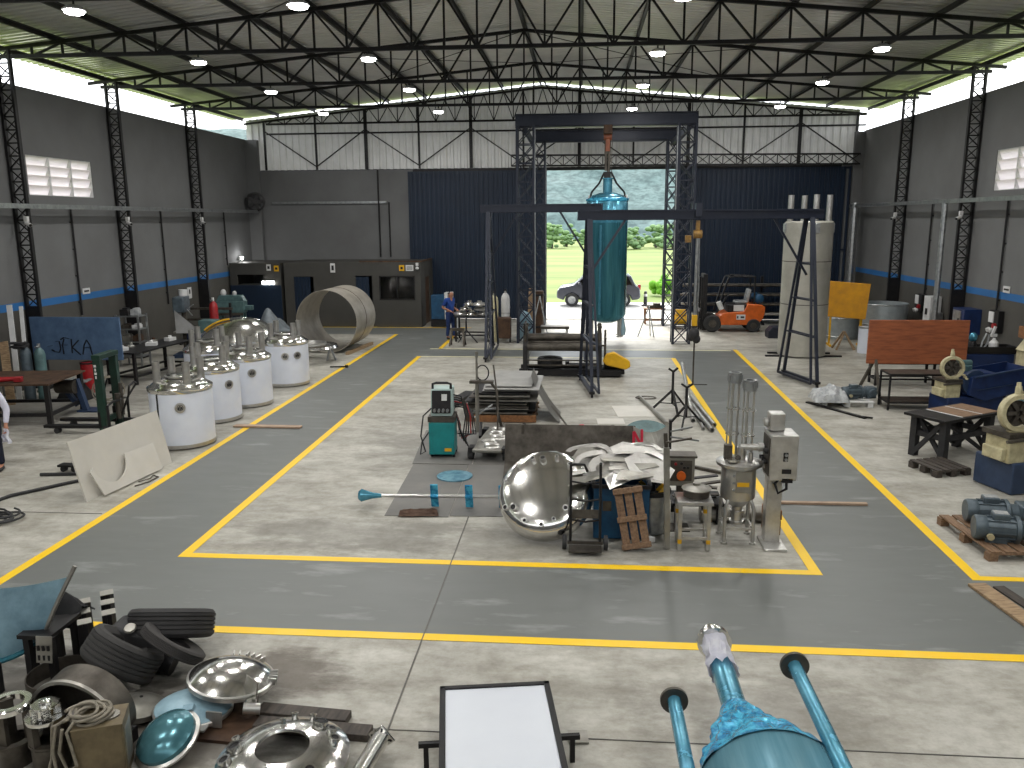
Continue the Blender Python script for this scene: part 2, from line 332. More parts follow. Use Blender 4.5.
def wall_strips(name, x, sgn):
    m = MB()
    for z0, z1, i in ((0, 2.13, 1), (2.13, 2.33, 2), (2.33, ZW, 0)):
        m.mi = i; yb = YB
        if z0 > 2.2 and sgn:
            wy0, wy1, wz0, wz1 = sgn
            for a0, a1, b0, b1 in ((YF, wy0, z0, z1), (wy1, YB, z0, z1), (wy0, wy1, z0, wz0), (wy0, wy1, wz1, z1)):
                m.box((x, (a0+a1)/2, (b0+b1)/2), (.2, a1-a0, b1-b0))
        else: m.box((x, (YF+YB)/2, (z0+z1)/2), (.2, YB-YF, z1-z0))
    return struct(m, name, [M.wall, M.wallb, M.blue], smooth=False)
wall_strips('wall_left', XL-.1, (21.38, 24.36, 5.14, 6.2)); wall_strips('wall_right', XR+.1, (21.6, 24.95, 5.12, 6.24))
m = MB(); m.box(((XL-7.4)/2, YB+.12, 3.3), (-7.4-XL, .24, 6.6)); m.box((11.4, YB+.12, 3.3), (.9, .24, 6.6)); m.mi = 1; m.box((XL+.28, YB-.12, 4.0), (.56, .24, 7.85)); m.box((XR-.2, YB-.1, 3.95), (.4, .2, 7.9))
struct(m, 'wall_back', [M.wall, M.wall], smooth=False)
m = MB(); m.box(((XL+XR)/2, YF-.1, 4), (XR-XL, .2, 8)); struct(m, 'wall_front', M.wall, smooth=False)
def corr(name, m, p0, ulen, udir, vdir, per, dep, fnv, parent=None, kind=True):
    """trapezoid-ribbed sheet; ribs run along vdir, fnv(u) -> (v0, v1)"""
    b = MB(); u = V(udir).normalized(); v = V(vdir).normalized(); nn = u.cross(v); prev = None
    k = int(ulen/per); us = []
    for i in range(k): us += [(i*per, 0), (i*per+per*.42, 0), (i*per+per*.54, dep), (i*per+per*.88, dep)]
    us.append((k*per, 0))
    for q, d in us:
        v0, v1 = fnv(q); a = b.bm.verts.new(V(p0)+u*q+nn*d+v*v0); c = b.bm.verts.new(V(p0)+u*q+nn*d+v*v1)
        if prev: b._f([prev[0], a, c, prev[1]])
        prev = (a, c)
    o = b.put(name, m, parent, smooth=False)
    if kind: o['kind'] = 'structure'
    return o
sl = math.hypot(XC-XL, ZR-ZE)
ceil = bpy.data.objects.new('ceiling', None); COL.objects.link(ceil); ceil['kind'] = 'structure'
for s_, xe in ((-1, XL), (1, XR)):
    L = math.hypot(xe-XC, ZR-ZE); d = V((xe-XC, 0, ZE-ZR)).normalized()
    corr('roof_sheet', M.roof, (XC, YF, ZR+.18), YB-YF+.4, (0, 1, 0), d, .25, .05*s_*-1, lambda q, L=L: (0, L+.75), parent=ceil, kind=False)
GB = 6.62
corr('wall_gable', M.gable, (XL, YB+.1, 0), XR-XL, (1, 0, 0), (0, 0, 1), .3, .09, lambda q: (GB, roofz(XL+q)+.06))
gm = M.gable; gn, gl = gm.node_tree.nodes, gm.node_tree.links   # thin sheets let a little daylight through
tb = gn.new('ShaderNodeBsdfTranslucent'); tb.inputs[0].default_value = lin((.84, .84, .84)); gx = gn.new('ShaderNodeMixShader'); gx.inputs[0].default_value = .045
gl.new(gn['Principled BSDF'].outputs[0], gx.inputs[1]); gl.new(tb.outputs[0], gx.inputs[2]); gl.new(gx.outputs[0], gn['Material Output'].inputs[0])
# sliding sheet doors
def navy_door(n, x0, x1):
    d = bpy.data.objects.new('door_%d' % n, None); COL.objects.link(d); d['kind'] = 'structure'; d['label'] = 'navy ribbed sliding door panel'
    corr('door_sheet', M.navy, (x0, YB-.08, 0), x1-x0, (1, 0, 0), (0, 0, 1), .21, .04, lambda q: (.05, 6.5), parent=d, kind=False)
    m = MB()
    for z in (.08, 3.05, 6.45): m.box(((x0+x1)/2, YB-.06, z), (x1-x0, .09, .07))
    for x in (x0+.03, x1-.03): m.box((x, YB-.06, 3.25), (.07, .1, 6.5))
    m.put('door_frame', M.navy, d, smooth=False); return d
navy_door(1, -7.6, -1.5); navy_door(2, 4.17, 11.3)
m = MB(); m.box((2, YB-.02, .012), (19, .06, .024)); m.box((2, YB+.1, .008), (19, .04, .018)); struct(m, 'trim_1', M.grime, 'steel floor rail of the sliding doors', smooth=False)
m = MB(); m.box(((XL+XR)/2, YB+.1, GB-.06), (XR-XL, .1, .14)); struct(m, 'trim_2', M.blk, smooth=False)
# louvred windows
def louvre(n, x, y0, y1, z0, z1, out):
    w = bpy.data.objects.new('window_%d' % n, None); COL.objects.link(w); w['kind'] = 'structure'; w['label'] = 'white louvred block window high in the wall'
    m = MB()
    for k in range(4): y = y0+(y1-y0)*k/3; m.box((x+out*.08, y, (z0+z1)/2), (.12, .05, z1-z0))
    for z in (z0, z1): m.box((x+out*.08, (y0+y1)/2, z), (.12, y1-y0, .05))
    m.put('window_frame', M.wht, w, smooth=False)
    m = MB()
    for k in range(4):
        z = z0+(z1-z0)*(k+.5)/4; m.box((x+out*.1, (y0+y1)/2, z), (.012, y1-y0, .31), ry=-out*R(24))
    m.put('louvre', translucent('milky_louvre', (.96, .94, .95)), w, smooth=False)
louvre(1, XL, 21.38, 24.36, 5.14, 6.2, -1); louvre(2, XR, 21.6, 24.95, 5.12, 6.24, 1)
# outside: apron, field, hills
m = MB(); m.box((0, 40.3, -.06), (60, 7.5, .1)); struct(m, 'ground', mat('outdoor_concrete', (.80, .79, .77), .7, scale=.6), smooth=False)
M.field = mat('meadow_grass', (.41, .46, .18), .9, 0, c2=(.28, .365, .11), scale=.12, stretch=(.35, 1.6, 1), thr=(.38, .66))
m = MB()
for x0, x1, y0, y1 in ((-400, 400, 44.05, 420), (-400, XL-.6, -120, 44.05), (XR+.6, 400, -120, 44.05), (XL-.6, XR+.6, -120, YF-.4)):
    m.plate([(x0, y0, -.12), (x1, y0, -.12), (x1, y1, -.12), (x0, y1, -.12)], .05)
struct(m, 'field', M.field, smooth=False)
def hz(x, y): return 31*min(1, max(0, (y-185)/80))**.8*(1+.35*noise.noise(V((x*.008, y*.006, 2))))+2.0*noise.noise(V((x*.04, y*.04, 0)))+1.3*noise.noise(V((x*.12, y*.12, 5)))-2
M.hill = mat('hazy_wooded_hillside', (.31, .40, .40), .95, 0, c2=(.18, .265, .27), scale=.5, thr=(.36, .62))  # blue-green distance haze is put into the hillside colour
m = MB(); m.sheet(lambda u, v: V((-260+520*u, 150+230*v, hz(-260+520*u, 150+230*v))), 220, 110); struct(m, 'hills', M.hill)
# tree line at the far edge of the meadow
M.leaf = mat('tree_leaves', (.46, .57, .38), .9, 0, c2=(.30, .42, .28), scale=.8, bump=.4)
trng = random.Random(11)
for k in range(8):
    x, y = -4.5+k*2.7+trng.uniform(-.6, .6), 128+trng.uniform(-10, 14); hgt = trng.uniform(2.2, 4.2)
    t = thing('field_tree', 'green tree below the hills, %s from the left through the open door' % 'first second third fourth fifth sixth seventh eighth'.split()[k], 'tree', (x, y, -.12), 0, 'trees at the foot of the hills')
    b = MB(); b.cyl((0, 0, 0), (0, 0, hgt*.5), .2, .12); b.put('trunk', M.dwood, t)
    b = MB()
    for q in range(60): b.sph((trng.gauss(0, .26)*hgt, trng.gauss(0, .2)*hgt, hgt*trng.uniform(.08, .9)), hgt*trng.uniform(.06, .13), (1.2, 1, .8), n=8)
    b.put('crown', M.leaf, t)
b = MB()
for q in range(40): b.sph((trng.uniform(-1, 1)*1.1, trng.uniform(-.5, .5), trng.uniform(.1, 1.2)), trng.uniform(.12, .26), n=8)
one(b, 'green_bush', mat('bush_leaves', (.50, .72, .22), .9, c2=(.34, .56, .16), scale=3, bump=.5), 'bright green bush beyond the apron right of the parked car', 'bush', (5.3, 49, -.12))

# ---------------------------------------------------------------- steel frame
NUM = 'first second third fourth fifth sixth seventh eighth ninth tenth eleventh twelfth thirteenth fourteenth fifteenth sixteenth seventeenth'.split()
TY = [0.25, 5.35, 10.45, 15.55, 20.65, 25.5, 30.7]
def truss(y, label):
    t = thing('roof_truss', label, 'truss', (0, y+.28, 0), .0188, 'roof trusses across the hall')
    xl, xr, zb = XL+.2, XR-.2, 8.53
    m = MB(); m.bar((xl-.3, 0, zb), (xr+.3, 0, zb), .09, .09); m.put('bottom_chord', M.blk, t, smooth=False)
    m = MB(); m.bar((XL-.5, 0, roofz(XL)-.08), (XC, 0, ZR-.05), .09, .09); m.bar((XC, 0, ZR-.05), (XR+.5, 0, roofz(XR)-.08), .09, .09); m.put('top_chord', M.blk, t, smooth=False)
    m = MB()
    for s_, xe in ((-1, xl), (1, xr)):
        n = 16; st_ = (xe-XC)/n
        for k in range(n):
            x = XC+st_*k; zt = roofz(x)-.06
            if k or s_ < 0: m.bar((x, 0, zb), (x, 0, zt), .05)
            if k % 2 == 0 and k+1 <= n: m.bar((x, 0, zt), (x+st_, 0, zb), .05)
            elif k < n-1: m.bar((x, 0, zb), (x+st_, 0, roofz(x+st_)-.06), .05)
    m.put('web', M.blk, t, smooth=False)
for i, y in enumerate(TY):
    truss(y, 'black lattice roof truss across the hall, %s from the back gable' % NUM[len(TY)-1-i])
def gable_frame():
    t = thing('gable_bracing', 'black posts, rails and diagonal braces on the pale gable sheeting', 'bracing', (0, YB-.12, 0))
    m = MB(); m.bar((XL+1, 0, 8.58), (XR, 0, 8.58), .08); m.put('bottom_chord', M.blk, t, smooth=False)
    m = MB(); m.bar((XL+1, 0, 8.16), (XR, 0, 8.16), .07); m.put('rail', M.blk, t, smooth=False)
    m = MB(); m.bar((XL, -.02, roofz(XL)-.12), (XC, -.02, ZR-.1), .08); m.bar((XC, -.02, ZR-.1), (XR, -.02, roofz(XR)-.12), .08); m.put('top_chord', M.blk, t, smooth=False)
    xs = [-13.96, -11.65, -9.41, -7.06, -4.78, -2.5, -.1, 2.2, 4.5, 6.8, 9.1, 11.4]
    for i, x in enumerate(xs):
        m = MB(); m.box((x, 0, (GB+roofz(x)-.1)/2), (.14 if i in (2, 4, 6, 8, 10) else .08, .08, roofz(x)-.1-GB)); m.put('post', M.blk, t, smooth=False)
    for a, b in ((-13.96, -11.65), (-9.41, -11.65), (-9.41, -7.06), (-4.78, -7.06), (-4.78, -2.5), (-.1, -2.5), (-.1, 2.2), (4.5, 2.2), (4.5, 6.8), (9.1, 6.8), (9.1, 11.4)):
        m = MB(); m.bar((a, -.04, 8.3), (b, -.04, 6.75), .05); m.put('brace', M.blk, t, smooth=False)
    m = MB(); x = XL+1; k = 0
    while x < XR-.8:
        m.bar((x, 0, 8.58), (x+.42, 0, roofz(x+.42)-.1), .035); m.bar((x+.42, 0, roofz(x+.42)-.1), (x+.84, 0, 8.58), .035); m.bar((x, 0, 8.58), (x, 0, roofz(x)-.1), .035); x += .84
    m.put('web', M.blk, t, smooth=False)
gable_frame()
t = thing('lintel_girder', 'flat black lattice girder over the sliding doors', 'girder', (0, YB-.5, 0))
m = MB(); m.bar((-3, 0, 7.1), (11.5, 0, 6.98), .07); m.bar((-3, 0, 6.66), (11.5, 0, 6.58), .07); m.put('chord', M.blk, t, smooth=False)
m = MB()
for k in range(26):
    x = -3+k*.557; z0, z1 = 6.66-k*.003, 7.1-k*.0045; m.bar((x, 0, z0), (x, 0, z1), .035); m.bar((x, 0, z0), (x+.557, 0, z1), .03); m.bar((x, 0, z1), (x+.557, 0, z0), .03)
m.put('web', M.blk, t, smooth=False)
def wall_column(x, y, sgn, label):
    t = thing('lattice_column', label, 'column', (x, y, 0), 0, 'lattice wall columns')
    m = MB(); m.box((sgn*.05, 0, 4.35), (.06, .11, 8.7)); m.box((sgn*.40, 0, 4.35), (.06, .11, 8.7)); m.put('chord', M.blk, t, smooth=False)
    m = MB(); n = 20
    for k in range(n):
        z0, z1 = 2.2+k*.325, 2.2+(k+1)*.325
        m.bar((sgn*.05, 0, z0), (sgn*.4, 0, z0), .035); m.bar((sgn*.05, 0, z0 if k % 2 else z1), (sgn*.4, 0, z1 if k % 2 else z0), .03)
        m.bar((sgn*.05, .06, z0 if k % 2 == 0 else z1), (sgn*.4, .06, z1 if k % 2 == 0 else z0), .02)
    m.put('web', M.blk, t, smooth=False)
    m = MB(); m.box((sgn*.225, 0, 1.1), (.34, .1, 2.2)); m.box((sgn*.225, 0, .02), (.6, .4, .04)); m.put('base_plate', M.blk, t, smooth=False)
for sgn, x, sd_ in ((1, XL, 'left'), (-1, XR, 'right')):
    for i, y in enumerate(TY):
        if y > 15: wall_column(x, y+(.5 if sgn < 0 else 0), sgn, 'black lattice column on the %s grey wall, %s from the back wall' % (sd_, NUM[len(TY)-1-i]))
pn = 0
for s_, xe in ((-1, XL), (1, XR)):
    for k in range(9):
        x = XC+(xe-XC)*k/8
        if k == 0 and s_ > 0: continue
        m = MB(); m.box((0, 0, 0), (.06, YB-YF-.3, .12)); m.box((.05, 0, .05), (.06, YB-YF-.3, .02))
        lab = 'long black purlin under the roof ridge' if k == 0 else 'long black roof purlin on the %s slope, %s down from the ridge' % ('left' if s_ < 0 else 'right', NUM[k-1])
        one(m, 'roof_purlin', M.blk, lab, 'purlin', (x, (YB+YF)/2-.1, roofz(x)+.06), 0, 'roof purlins', smooth=False)
for k, (a, b) in enumerate([((-8, 15.6), (-1.75, 20.6)), ((-1.75, 15.6), (-8, 20.6)), ((-1.75, 15.6), (5, 20.6)), ((5, 15.6), (-1.75, 20.6)), ((-8, 25.5), (-1.75, 30.7)), ((-1.75, 25.5), (-8, 30.7)), ((-1.75, 25.5), (5, 30.7)), ((5, 25.5), (-1.75, 30.7))]):
    m = MB(); m.bar((a[0], a[1], roofz(a[0])-.1-.02*(k % 2)), (b[0], b[1], roofz(b[0])-.1-.02*(k % 2)), .018)
    one(m, 'roof_tie_rod', M.blk, 'thin tie rod crossing under the %s roof slope in the %s bay, running %s' % ('left' if k % 4 < 2 else 'right', 'nearer' if k < 4 else 'farther', 'rightwards' if k % 2 == 0 else 'leftwards'), 'rod', smooth=False, group='roof tie rods')
# high bay lamps, each with its own light
LX = [-9.55, -5.25, 1.8, 7.05]
def high_bay(x, y, lab):
    t = thing('high_bay_lamp', lab, 'lamp', (x, y, 8.34), 0, 'high bay lamps under the trusses')
    m = MB(); m.lathe([(0, .06), (.12, .06), (.2, .0), (.21, -.03), (0, -.03)], n=20); m.put('housing', M.wht, t)
    m = MB(); m.lathe([(0, -.032), (.17, -.032), (.17, -.07), (.12, -.09), (0, -.095)], n=20); m.put('lens', M.led, t)
    m = MB(); m.cyl((0, 0, .05), (0, 0, .2), .02, n=8); m.put('hanger', M.blk, t)
    ld = bpy.data.lights.new('high_bay_light', 'AREA'); ld.shape = 'DISK'; ld.size = .5; ld.energy = LAMP_W; ld.color = (1, .985, .955)
    lo = bpy.data.objects.new('high_bay_light', ld); COL.objects.link(lo); lo.parent = t; lo.location = (0, 0, -.12)
for i, y in enumerate(TY):
    for k, x in enumerate(LX):
        high_bay(x, y+.5*(x-XL)/26.6, 'lit high bay lamp, %s truss from the back gable, %s lamp from the left wall' % (NUM[len(TY)-1-i], NUM[k]))
# cable trays, conduits, switch boxes
m = MB(); m.box((0, 0, 0), (.12, YB-YF-1, .12)); one(m, 'cable_tray', M.galv, 'grey cable tray running along the left wall', 'cable tray', (XL+.5, (YB+YF)/2, 4.83), smooth=False)
m = MB(); m.box((0, 0, 0), (.12, YB-YF-1, .12)); one(m, 'cable_tray', M.galv, 'grey cable tray running along the right wall', 'cable tray', (XR-.5, (YB+YF)/2, 4.87), smooth=False)
m = MB(); m.box((-11.2, YB-.06, 5.2), (5.2, .1, .1)); one(m, 'cable_tray', M.galv, 'short grey cable tray on the back wall above the office', 'cable tray', smooth=False)
def conduit(x, y, z0, z1, r, m_, lab, sx):
    b = MB(); b.cyl((0, 0, z0), (0, 0, z1), r, n=8)
    for k in range(4): z = z0+(z1-z0)*(k+.5)/4; b.box((sx*.02, 0, z), (.05, r*2+.05, .03))
    one(b, 'conduit', m_, lab, 'conduit', (x, y, 0))
conduit(XL+.05, 23.03, 1.7, 4.8, .03, M.blk, 'black conduit down the left wall above the blue board', -1)
conduit(XL+.05, 28.2, 1.5, 4.8, .03, M.blk, 'black conduit down the left wall above the drilling machine', -1)
conduit(XL+.05, 33.4, 2.6, 4.8, .03, M.blk, 'black conduit down the left wall nearest the back corner', -1)
conduit(XR-.05, 23.93, 1.7, 4.85, .03, M.blk, 'thin black conduit down the right wall to the rightmost switch box', 1)
conduit(XR-.05, 28.85, 1.6, 4.85, .03, M.blk, 'thin black conduit down the right wall to the switch box beside the white cabinet', 1)
conduit(XR-.5, 26.82, .05, 4.85, .09, M.galv, 'thick ribbed grey duct down the right wall beside a lattice column', 1)
conduit(XR-.5, 35.3, .05, 5.0, .12, M.galv, 'thick pale downpipe in the back right corner', 1)
conduit(-8.95, YB-.1, 2.8, 6.6, .035, M.blk, 'black conduit on the back wall, left of the pair above the office', 0)
conduit(-8.5, YB-.06, 2.8, 5.2, .03, M.blk, 'black conduit on the back wall, right of the pair above the office', 0)
def switch_box(y, lab):
    t = thing('switch_box', lab, 'switch box', (XR, y, 1.3), 0, 'switch boxes on the right wall')
    m = MB(); m.box((-.08, 0, .2), (.16, .5, .62)); m.put('body', M.blk, t, bev=.01)
    m = MB(); m.box((-.17, .12, .32), (.03, .26, .3)); m.put('cover', M.wht, t, bev=.005)
    m = MB(); m.cyl((-.16, -.14, .1), (-.24, -.14, .1), .07); m.put('socket', M.red, t)
    for yy in (.15, 0): m = MB(); m.cyl((-.16, yy, -.02), (-.25, yy, -.06), .06); m.put('socket', M.wht, t)
switch_box(23.8, 'black switch box with red and white sockets, nearer of the two on right wall'); switch_box(29.0, 'black switch box with white cover, farther of the two on right wall')
t = thing('electric_cabinet', 'tall white electric cabinet against the right wall', 'cabinet', (XR-.2, 27.75, .6))
m = MB(); m.box((0, 0, .6), (.36, .5, 1.3)); m.put('body', M.wht, t, bev=.01); m = MB(); m.box((-.19, 0, .75), (.02, .14, .2)); m.put('meter', M.blk, t); m = MB(); m.box((0, -.38, .35), (.3, .24, .8)); m.put('side_box', M.galv, t, bev=.01); m = MB(); m.box((0, 0, -.3), (.3, .3, .6)); m.put('plinth', M.galv, t)
t = thing('wall_cabinet', 'dark blue steel cabinet with grey door on the right wall', 'cabinet', (XR-.25, 25.2, 1.0))
m = MB(); m.box((0, 0, .35), (.5, .75, .75)); m.put('body', M.mblue, t, bev=.01); m = MB(); m.box((-.26, .06, .35), (.02, .5, .62)); m.put('door', M.galv, t); m = MB(); m.box((-.28, -.08, .4), (.02, .04, .08)); m.put('handle', M.blk, t)
def sign(name, loc, d, lab, mats, cells):
    t = thing(name, lab, 'sign', loc)
    m = MB(); m.box((0, 0, 0), d); m.put('panel', mats[0], t, smooth=False)
    for c, dd, k in cells: m = MB(); m.box(c, dd); m.put('marking', mats[k], t, smooth=False)
SG = [M.wht, M.yelp, M.blk]
sign('wall_sign', (XL+.02, 23.4, 2.38), (.02, .36, .17), 'small white sign on the blue stripe of left wall', SG, [((.012, 0, 0), (.006, .24, .05), 2)])
sign('wall_sign', (XL+.02, 29.9, 1.75), (.02, .3, .42), 'white notice low on the left wall beyond the drilling machine', SG, [((.012, 0, .05), (.006, .1, .16), 2)])
sign('wall_sign', (XR-.02, 23.55, 2.42), (.02, .36, .18), 'small white sign on the blue stripe of right wall', SG, [((-.012, 0, 0), (.006, .26, .05), 2)])
for sx, x, y in ((1, XL, 20.52), (1, XL, 25.37), (1, XL, 30.57), (-1, XR, 31.07), (-1, XR, 25.87)):
    t = thing('security_camera', 'small white security camera on the %s wall column %s metres from the back wall' % ('left' if sx > 0 else 'right', {20.52: 'sixteen', 25.37: 'eleven', 30.57: 'six', 31.07: 'five', 25.87: 'ten'}[y]), 'camera', (x+sx*.42, y, 4.5), 0, 'security cameras on the columns')
    m = MB(); m.box((0, 0, 0), (.1, .1, .14)); m.put('mount', M.wht, t, bev=.01); m = MB(); m.cyl((0, -.02, -.1), (sx*.16, -.1, -.16), .05); m.put('housing', M.wht, t); m = MB(); m.cyl((sx*.16, -.1, -.16), (sx*.17, -.105, -.165), .04); m.put('lens', M.blk, t)
t = thing('wall_fan', 'dark industrial fan high in the left back corner', 'fan', (-14.4, 35.85, 5.25))
m = MB(); m.lathe([(.34, -.12), (.42, -.1), (.42, .1), (.34, .12)], frame((0, 0, 0), (.4, -1, 0)), 24); m.put('cage', M.blk, t); m = MB(); m.lathe([(0, -.1), (.12, -.1), (.12, .1), (0, .1)], frame((0, 0, 0), (.4, -1, 0)), 16); m.put('hub', M.blk, t)
m = MB()
for k in range(5): a = 2*PI*k/5; m.box((math.cos(a)*.22, 0, math.sin(a)*.22), (.26, .02, .13), frame((0, 0, 0), (.0, 0, 1), (1, .4, 0)), ry=-a)
m.put('blade', M.blk, t); m = MB(); m.bar((0, 0, 0), (-.1, .4, 0), .08); m.put('bracket', M.blk, t)

# ---------------------------------------------------------------- office boxes along the back wall
OY = 33.5
t = thing('office_booth', 'dark grey office booth with blue doors and wide dark window', 'booth', (0, OY, 0))
def wall_with_holes(x0, x1, z1, holes, th=.1):
    m = MB(); xs = sorted({x0, x1} | {h[0] for h in holes} | {h[1] for h in holes})
    for a, b in zip(xs, xs[1:]):
        hs = [h for h in holes if h[0] <= a+1e-6 and h[1] >= b-1e-6]; z = 0
        for h in sorted(hs, key=lambda h: h[2]):
            if h[2] > z: m.box(((a+b)/2, 0, (z+h[2])/2), (b-a, th, h[2]-z))
            z = h[3]
        m.box(((a+b)/2, 0, (z+z1)/2), (b-a, th, z1-z))
    return m
wall_with_holes(-12.4, -6.6, 2.68, [(-12.0, -11.15, 0, 2.12), (-9.35, -8.65, 0, 2.15), (-8.35, -6.85, 1.15, 2.14)]).put('front_wall', M.office, t, smooth=False)
m = MB(); m.box((-6.65, .5, 1.34), (.1, .9, 2.68)); m.box((-6.65, 2.4, 1.34), (.1, .8, 2.68)); m.box((-6.65, 1.45, 2.35), (.1, 1.1, .66)); m.put('side_wall', M.office, t, smooth=False)
m = MB(); m.box((-6.67, 1.45, 1.0), (.05, 1.06, 2.0)); m.put('side_door', M.rust, t, smooth=False)
m = MB(); m.box((-12.4, 1.45, 1.34), (.1, 2.8, 2.68)); m.put('partition', M.office, t, smooth=False)
m = MB(); m.box((-9.52, 1.4, 2.66), (5.76, 2.7, .08)); m.put('booth_top', M.office, t, smooth=False)
m = MB(); m.bar((-9.2, .1, 2.73), (-6.6, .1, 2.73), .06); m.bar((-6.6, .1, 2.73), (-6.6, 2.6, 2.73), .06); m.put('edge_rail', M.rust, t, smooth=False)
for x0, x1 in ((-12.0, -11.15), (-9.35, -8.65)):
    d = corr('door', M.navy, (x0, -.02, 0), x1-x0-.01, (1, 0, 0), (0, 0, 1), .14, .025, lambda q: (.03, 2.1), parent=t, kind=False)
    m = MB(); m.box((x1-.1, -.07, 1.0), (.03, .05, .12)); m.put('handle', M.galv, d)
g = MB(); g.box((-7.6, .02, 1.645), (1.5, .02, .99)); g = g.put('window', M.glass, t, smooth=False)
m = MB()
for x in (-8.33, -7.6, -6.87): m.box((x, -.02, 1.645), (.05, .08, .99))
for z in (1.17, 2.12): m.box((-7.6, -.02, z), (1.5, .08, .05))
m.put('window_frame', M.blk, g, smooth=False)
sign('notice', (-10.3, OY-.06, 2.48), (.2, .02, .38), 'white notice on the office booth between its blue doors', SG, [((0, -.012, 0), (.1, .006, .2), 2)])
sign('notice', (-7.38, OY-.06, 2.47), (.22, .02, .24), 'yellow notice above the office window', [M.yelp, M.wht, M.blk], [((0, -.012, 0), (.1, .006, .1), 2)])
sign('notice', (-7.05, OY-.06, 2.47), (.32, .02, .24), 'white notice above the office window, right of the yellow one', SG, [((0, -.012, .04), (.24, .006, .03), 2), ((0, -.012, -.04), (.24, .006, .03), 2)])
t = thing('security_camera', 'small white camera on the corner of the office booth', 'camera', (-6.72, OY-.1, 2.5)); m = MB(); m.box((0, 0, .12), (.1, .1, .12)); m.put('mount', M.wht, t); m = MB(); m.sph((0, -.02, -.04), .07); m.put('housing', M.wht, t)
t = thing('workshop_booth', 'low dark grey booth with navy lower sheeting left of the office', 'booth', (0, OY, 0))
wall_with_holes(-14.75, -12.55, 2.68, [(-14.45, -13.3, 1.78, 2.2)]).put('front_wall', M.office, t, smooth=False)
m = MB(); m.box((-13.65, -.07, .88), (2.2, .04, 1.76)); m.put('lower_sheet', M.navy, t, smooth=False)
m = MB(); m.box((-12.6, 1.3, 1.34), (.1, 2.5, 2.68)); m.put('side_wall', M.office, t, smooth=False)
m = MB(); m.box((-13.65, 1.3, 2.64), (2.2, 2.5, .08)); m.put('booth_top', M.office, t, smooth=False)
m = MB(); m.box((-13.9, .6, 1.3), (1.5, 1.0, .9)); m.put('inner_counter', M.galv, t, smooth=False)
t2 = thing('tube_lamp', 'short lit tube lamp inside the low booth opening', 'lamp', (-13.1, OY-.1, 1.86)); m = MB(); m.box((0, 0, 0), (.5, .05, .12)); m.put('tube', M.led, t2, smooth=False); m = MB(); m.box((0, .03, .07), (.56, .05, .04)); m.put('bracket', M.wht, t2)
sign('notice', (-13.05, OY-.06, 2.5), (.18, .02, .26), 'white notice on the low booth', SG, [((0, -.012, 0), (.1, .006, .12), 2)])
sign('notice', (-12.72, OY-.06, 2.46), (.2, .02, .24), 'yellow notice on the low booth', [M.yelp, M.wht, M.blk], [((0, -.012, 0), (.1, .006, .1), 2)])
t2 = thing('bulkhead_lamp', 'small bright wall lamp above the low booth by left wall', 'lamp', (XL+.1, 34.6, 2.85)); m = MB(); m.box((0, 0, 0), (.1, .16, .1)); m.put('body', M.wht, t2); m = MB(); m.sph((.08, 0, 0), .07); m.put('lens', M.led, t2)
ld = bpy.data.lights.new('bulkhead_light', 'POINT'); ld.energy = 14; ld.shadow_soft_size = .08; lo = bpy.data.objects.new('bulkhead_light', ld); COL.objects.link(lo); lo.parent = t2; lo.location = (.22, 0, .03)

# ---------------------------------------------------------------- left bay: white tanks and the things around them
def white_tank(loc, rz, ports, label, seam=False, rp=.43):
    t = thing('white_tank', label, 'tank', loc, rz, 'white wrapped tanks beside the walkway'); r = .6
    m = MB(); m.lathe([(0, .1), (r, .1), (r, 1.13), (r-.02, 1.13)], n=48); m.put('body', M.white, t)
    m = MB(); m.lathe([(0, .02), (r-.03, .02), (r+.005, .03), (r+.005, .1), (r-.1, .1)], n=48); m.put('base_ring', M.sst, t)
    m = MB(); m.lathe([(r-.02, 1.12), (r+.005, 1.12), (r+.02, 1.15), (r+.02, 1.2), (r-.02, 1.23), (r-.06, 1.21)], n=48); m.put('rim', M.pol, t)
    m = MB(); m.lathe([(r-.02, 1.2), (r-.05, 1.24), (r-.14, 1.32), (.25, 1.37), (.25, 1.4), (.22, 1.41), (0, 1.43)], n=48); l = m.put('lid', M.pol, t)
    m = MB(); m.lathe([(.25, 1.38), (.28, 1.39), (.28, 1.41), (.25, 1.42)], n=32); m.put('manhole_ring', M.sst, l)
    for k in range(4):
        a = PI/4+k*PI/2; x, y = rp*math.cos(a), rp*math.sin(a)
        m = MB(); m.cyl((x, y, 1.2), (x, y, 1.27), .085, .07); m.pipe((x, y, 1.24), (x, y, 1.72), .072, .008); m.put('pipe', M.sst, t)
    for a in ports:
        T = frame(((r-.005)*math.cos(a), (r-.005)*math.sin(a), .86), (math.cos(a), math.sin(a), 0), (-math.sin(a), math.cos(a), 0))
        m = MB(); m.lathe([(0, 0), (.1, 0), (.1, .03), (.072, .035), (.07, .012), (0, .012)], T, 24); p = m.put('port', M.sst, t)
        m = MB(); m.box((0, 0, .016), (.018, .085, .006), T); m.box((-.03, -.01, .016), (.022, .05, .006), T); m.box((.03, -.01, .016), (.022, .05, .006), T); m.lathe([(.052, .012), (.058, .018), (.052, .018)], T, 20); m.put('emblem', M.blk, p)
    if seam:
        a = seam; m = MB(); m.tube([((r+.012)*math.cos(a), (r+.012)*math.sin(a), z) for z in (1.12, .9, .5, .2)], .016); m.tube([((r+.02)*math.cos(a+.05), (r+.02)*math.sin(a+.05), z) for z in (.42, .3, .18)], .04); m.put('drain_hose', M.rub, t)
    return t
G = -PI/2
white_tank((-7.97, 15.34, 0), 0, (G+.42,), 'nearest white tank, large badge on its front, behind the leaning pale sheet', seam=G-.32)
white_tank((-8.27, 17.38, 0), .3, (G+.75,), 'second white tank from the camera, badge at its right edge')
white_tank((-8.13, 18.94, 0), -.1, (G+.72,), 'third white tank from the camera, between second and the two-badge tank')
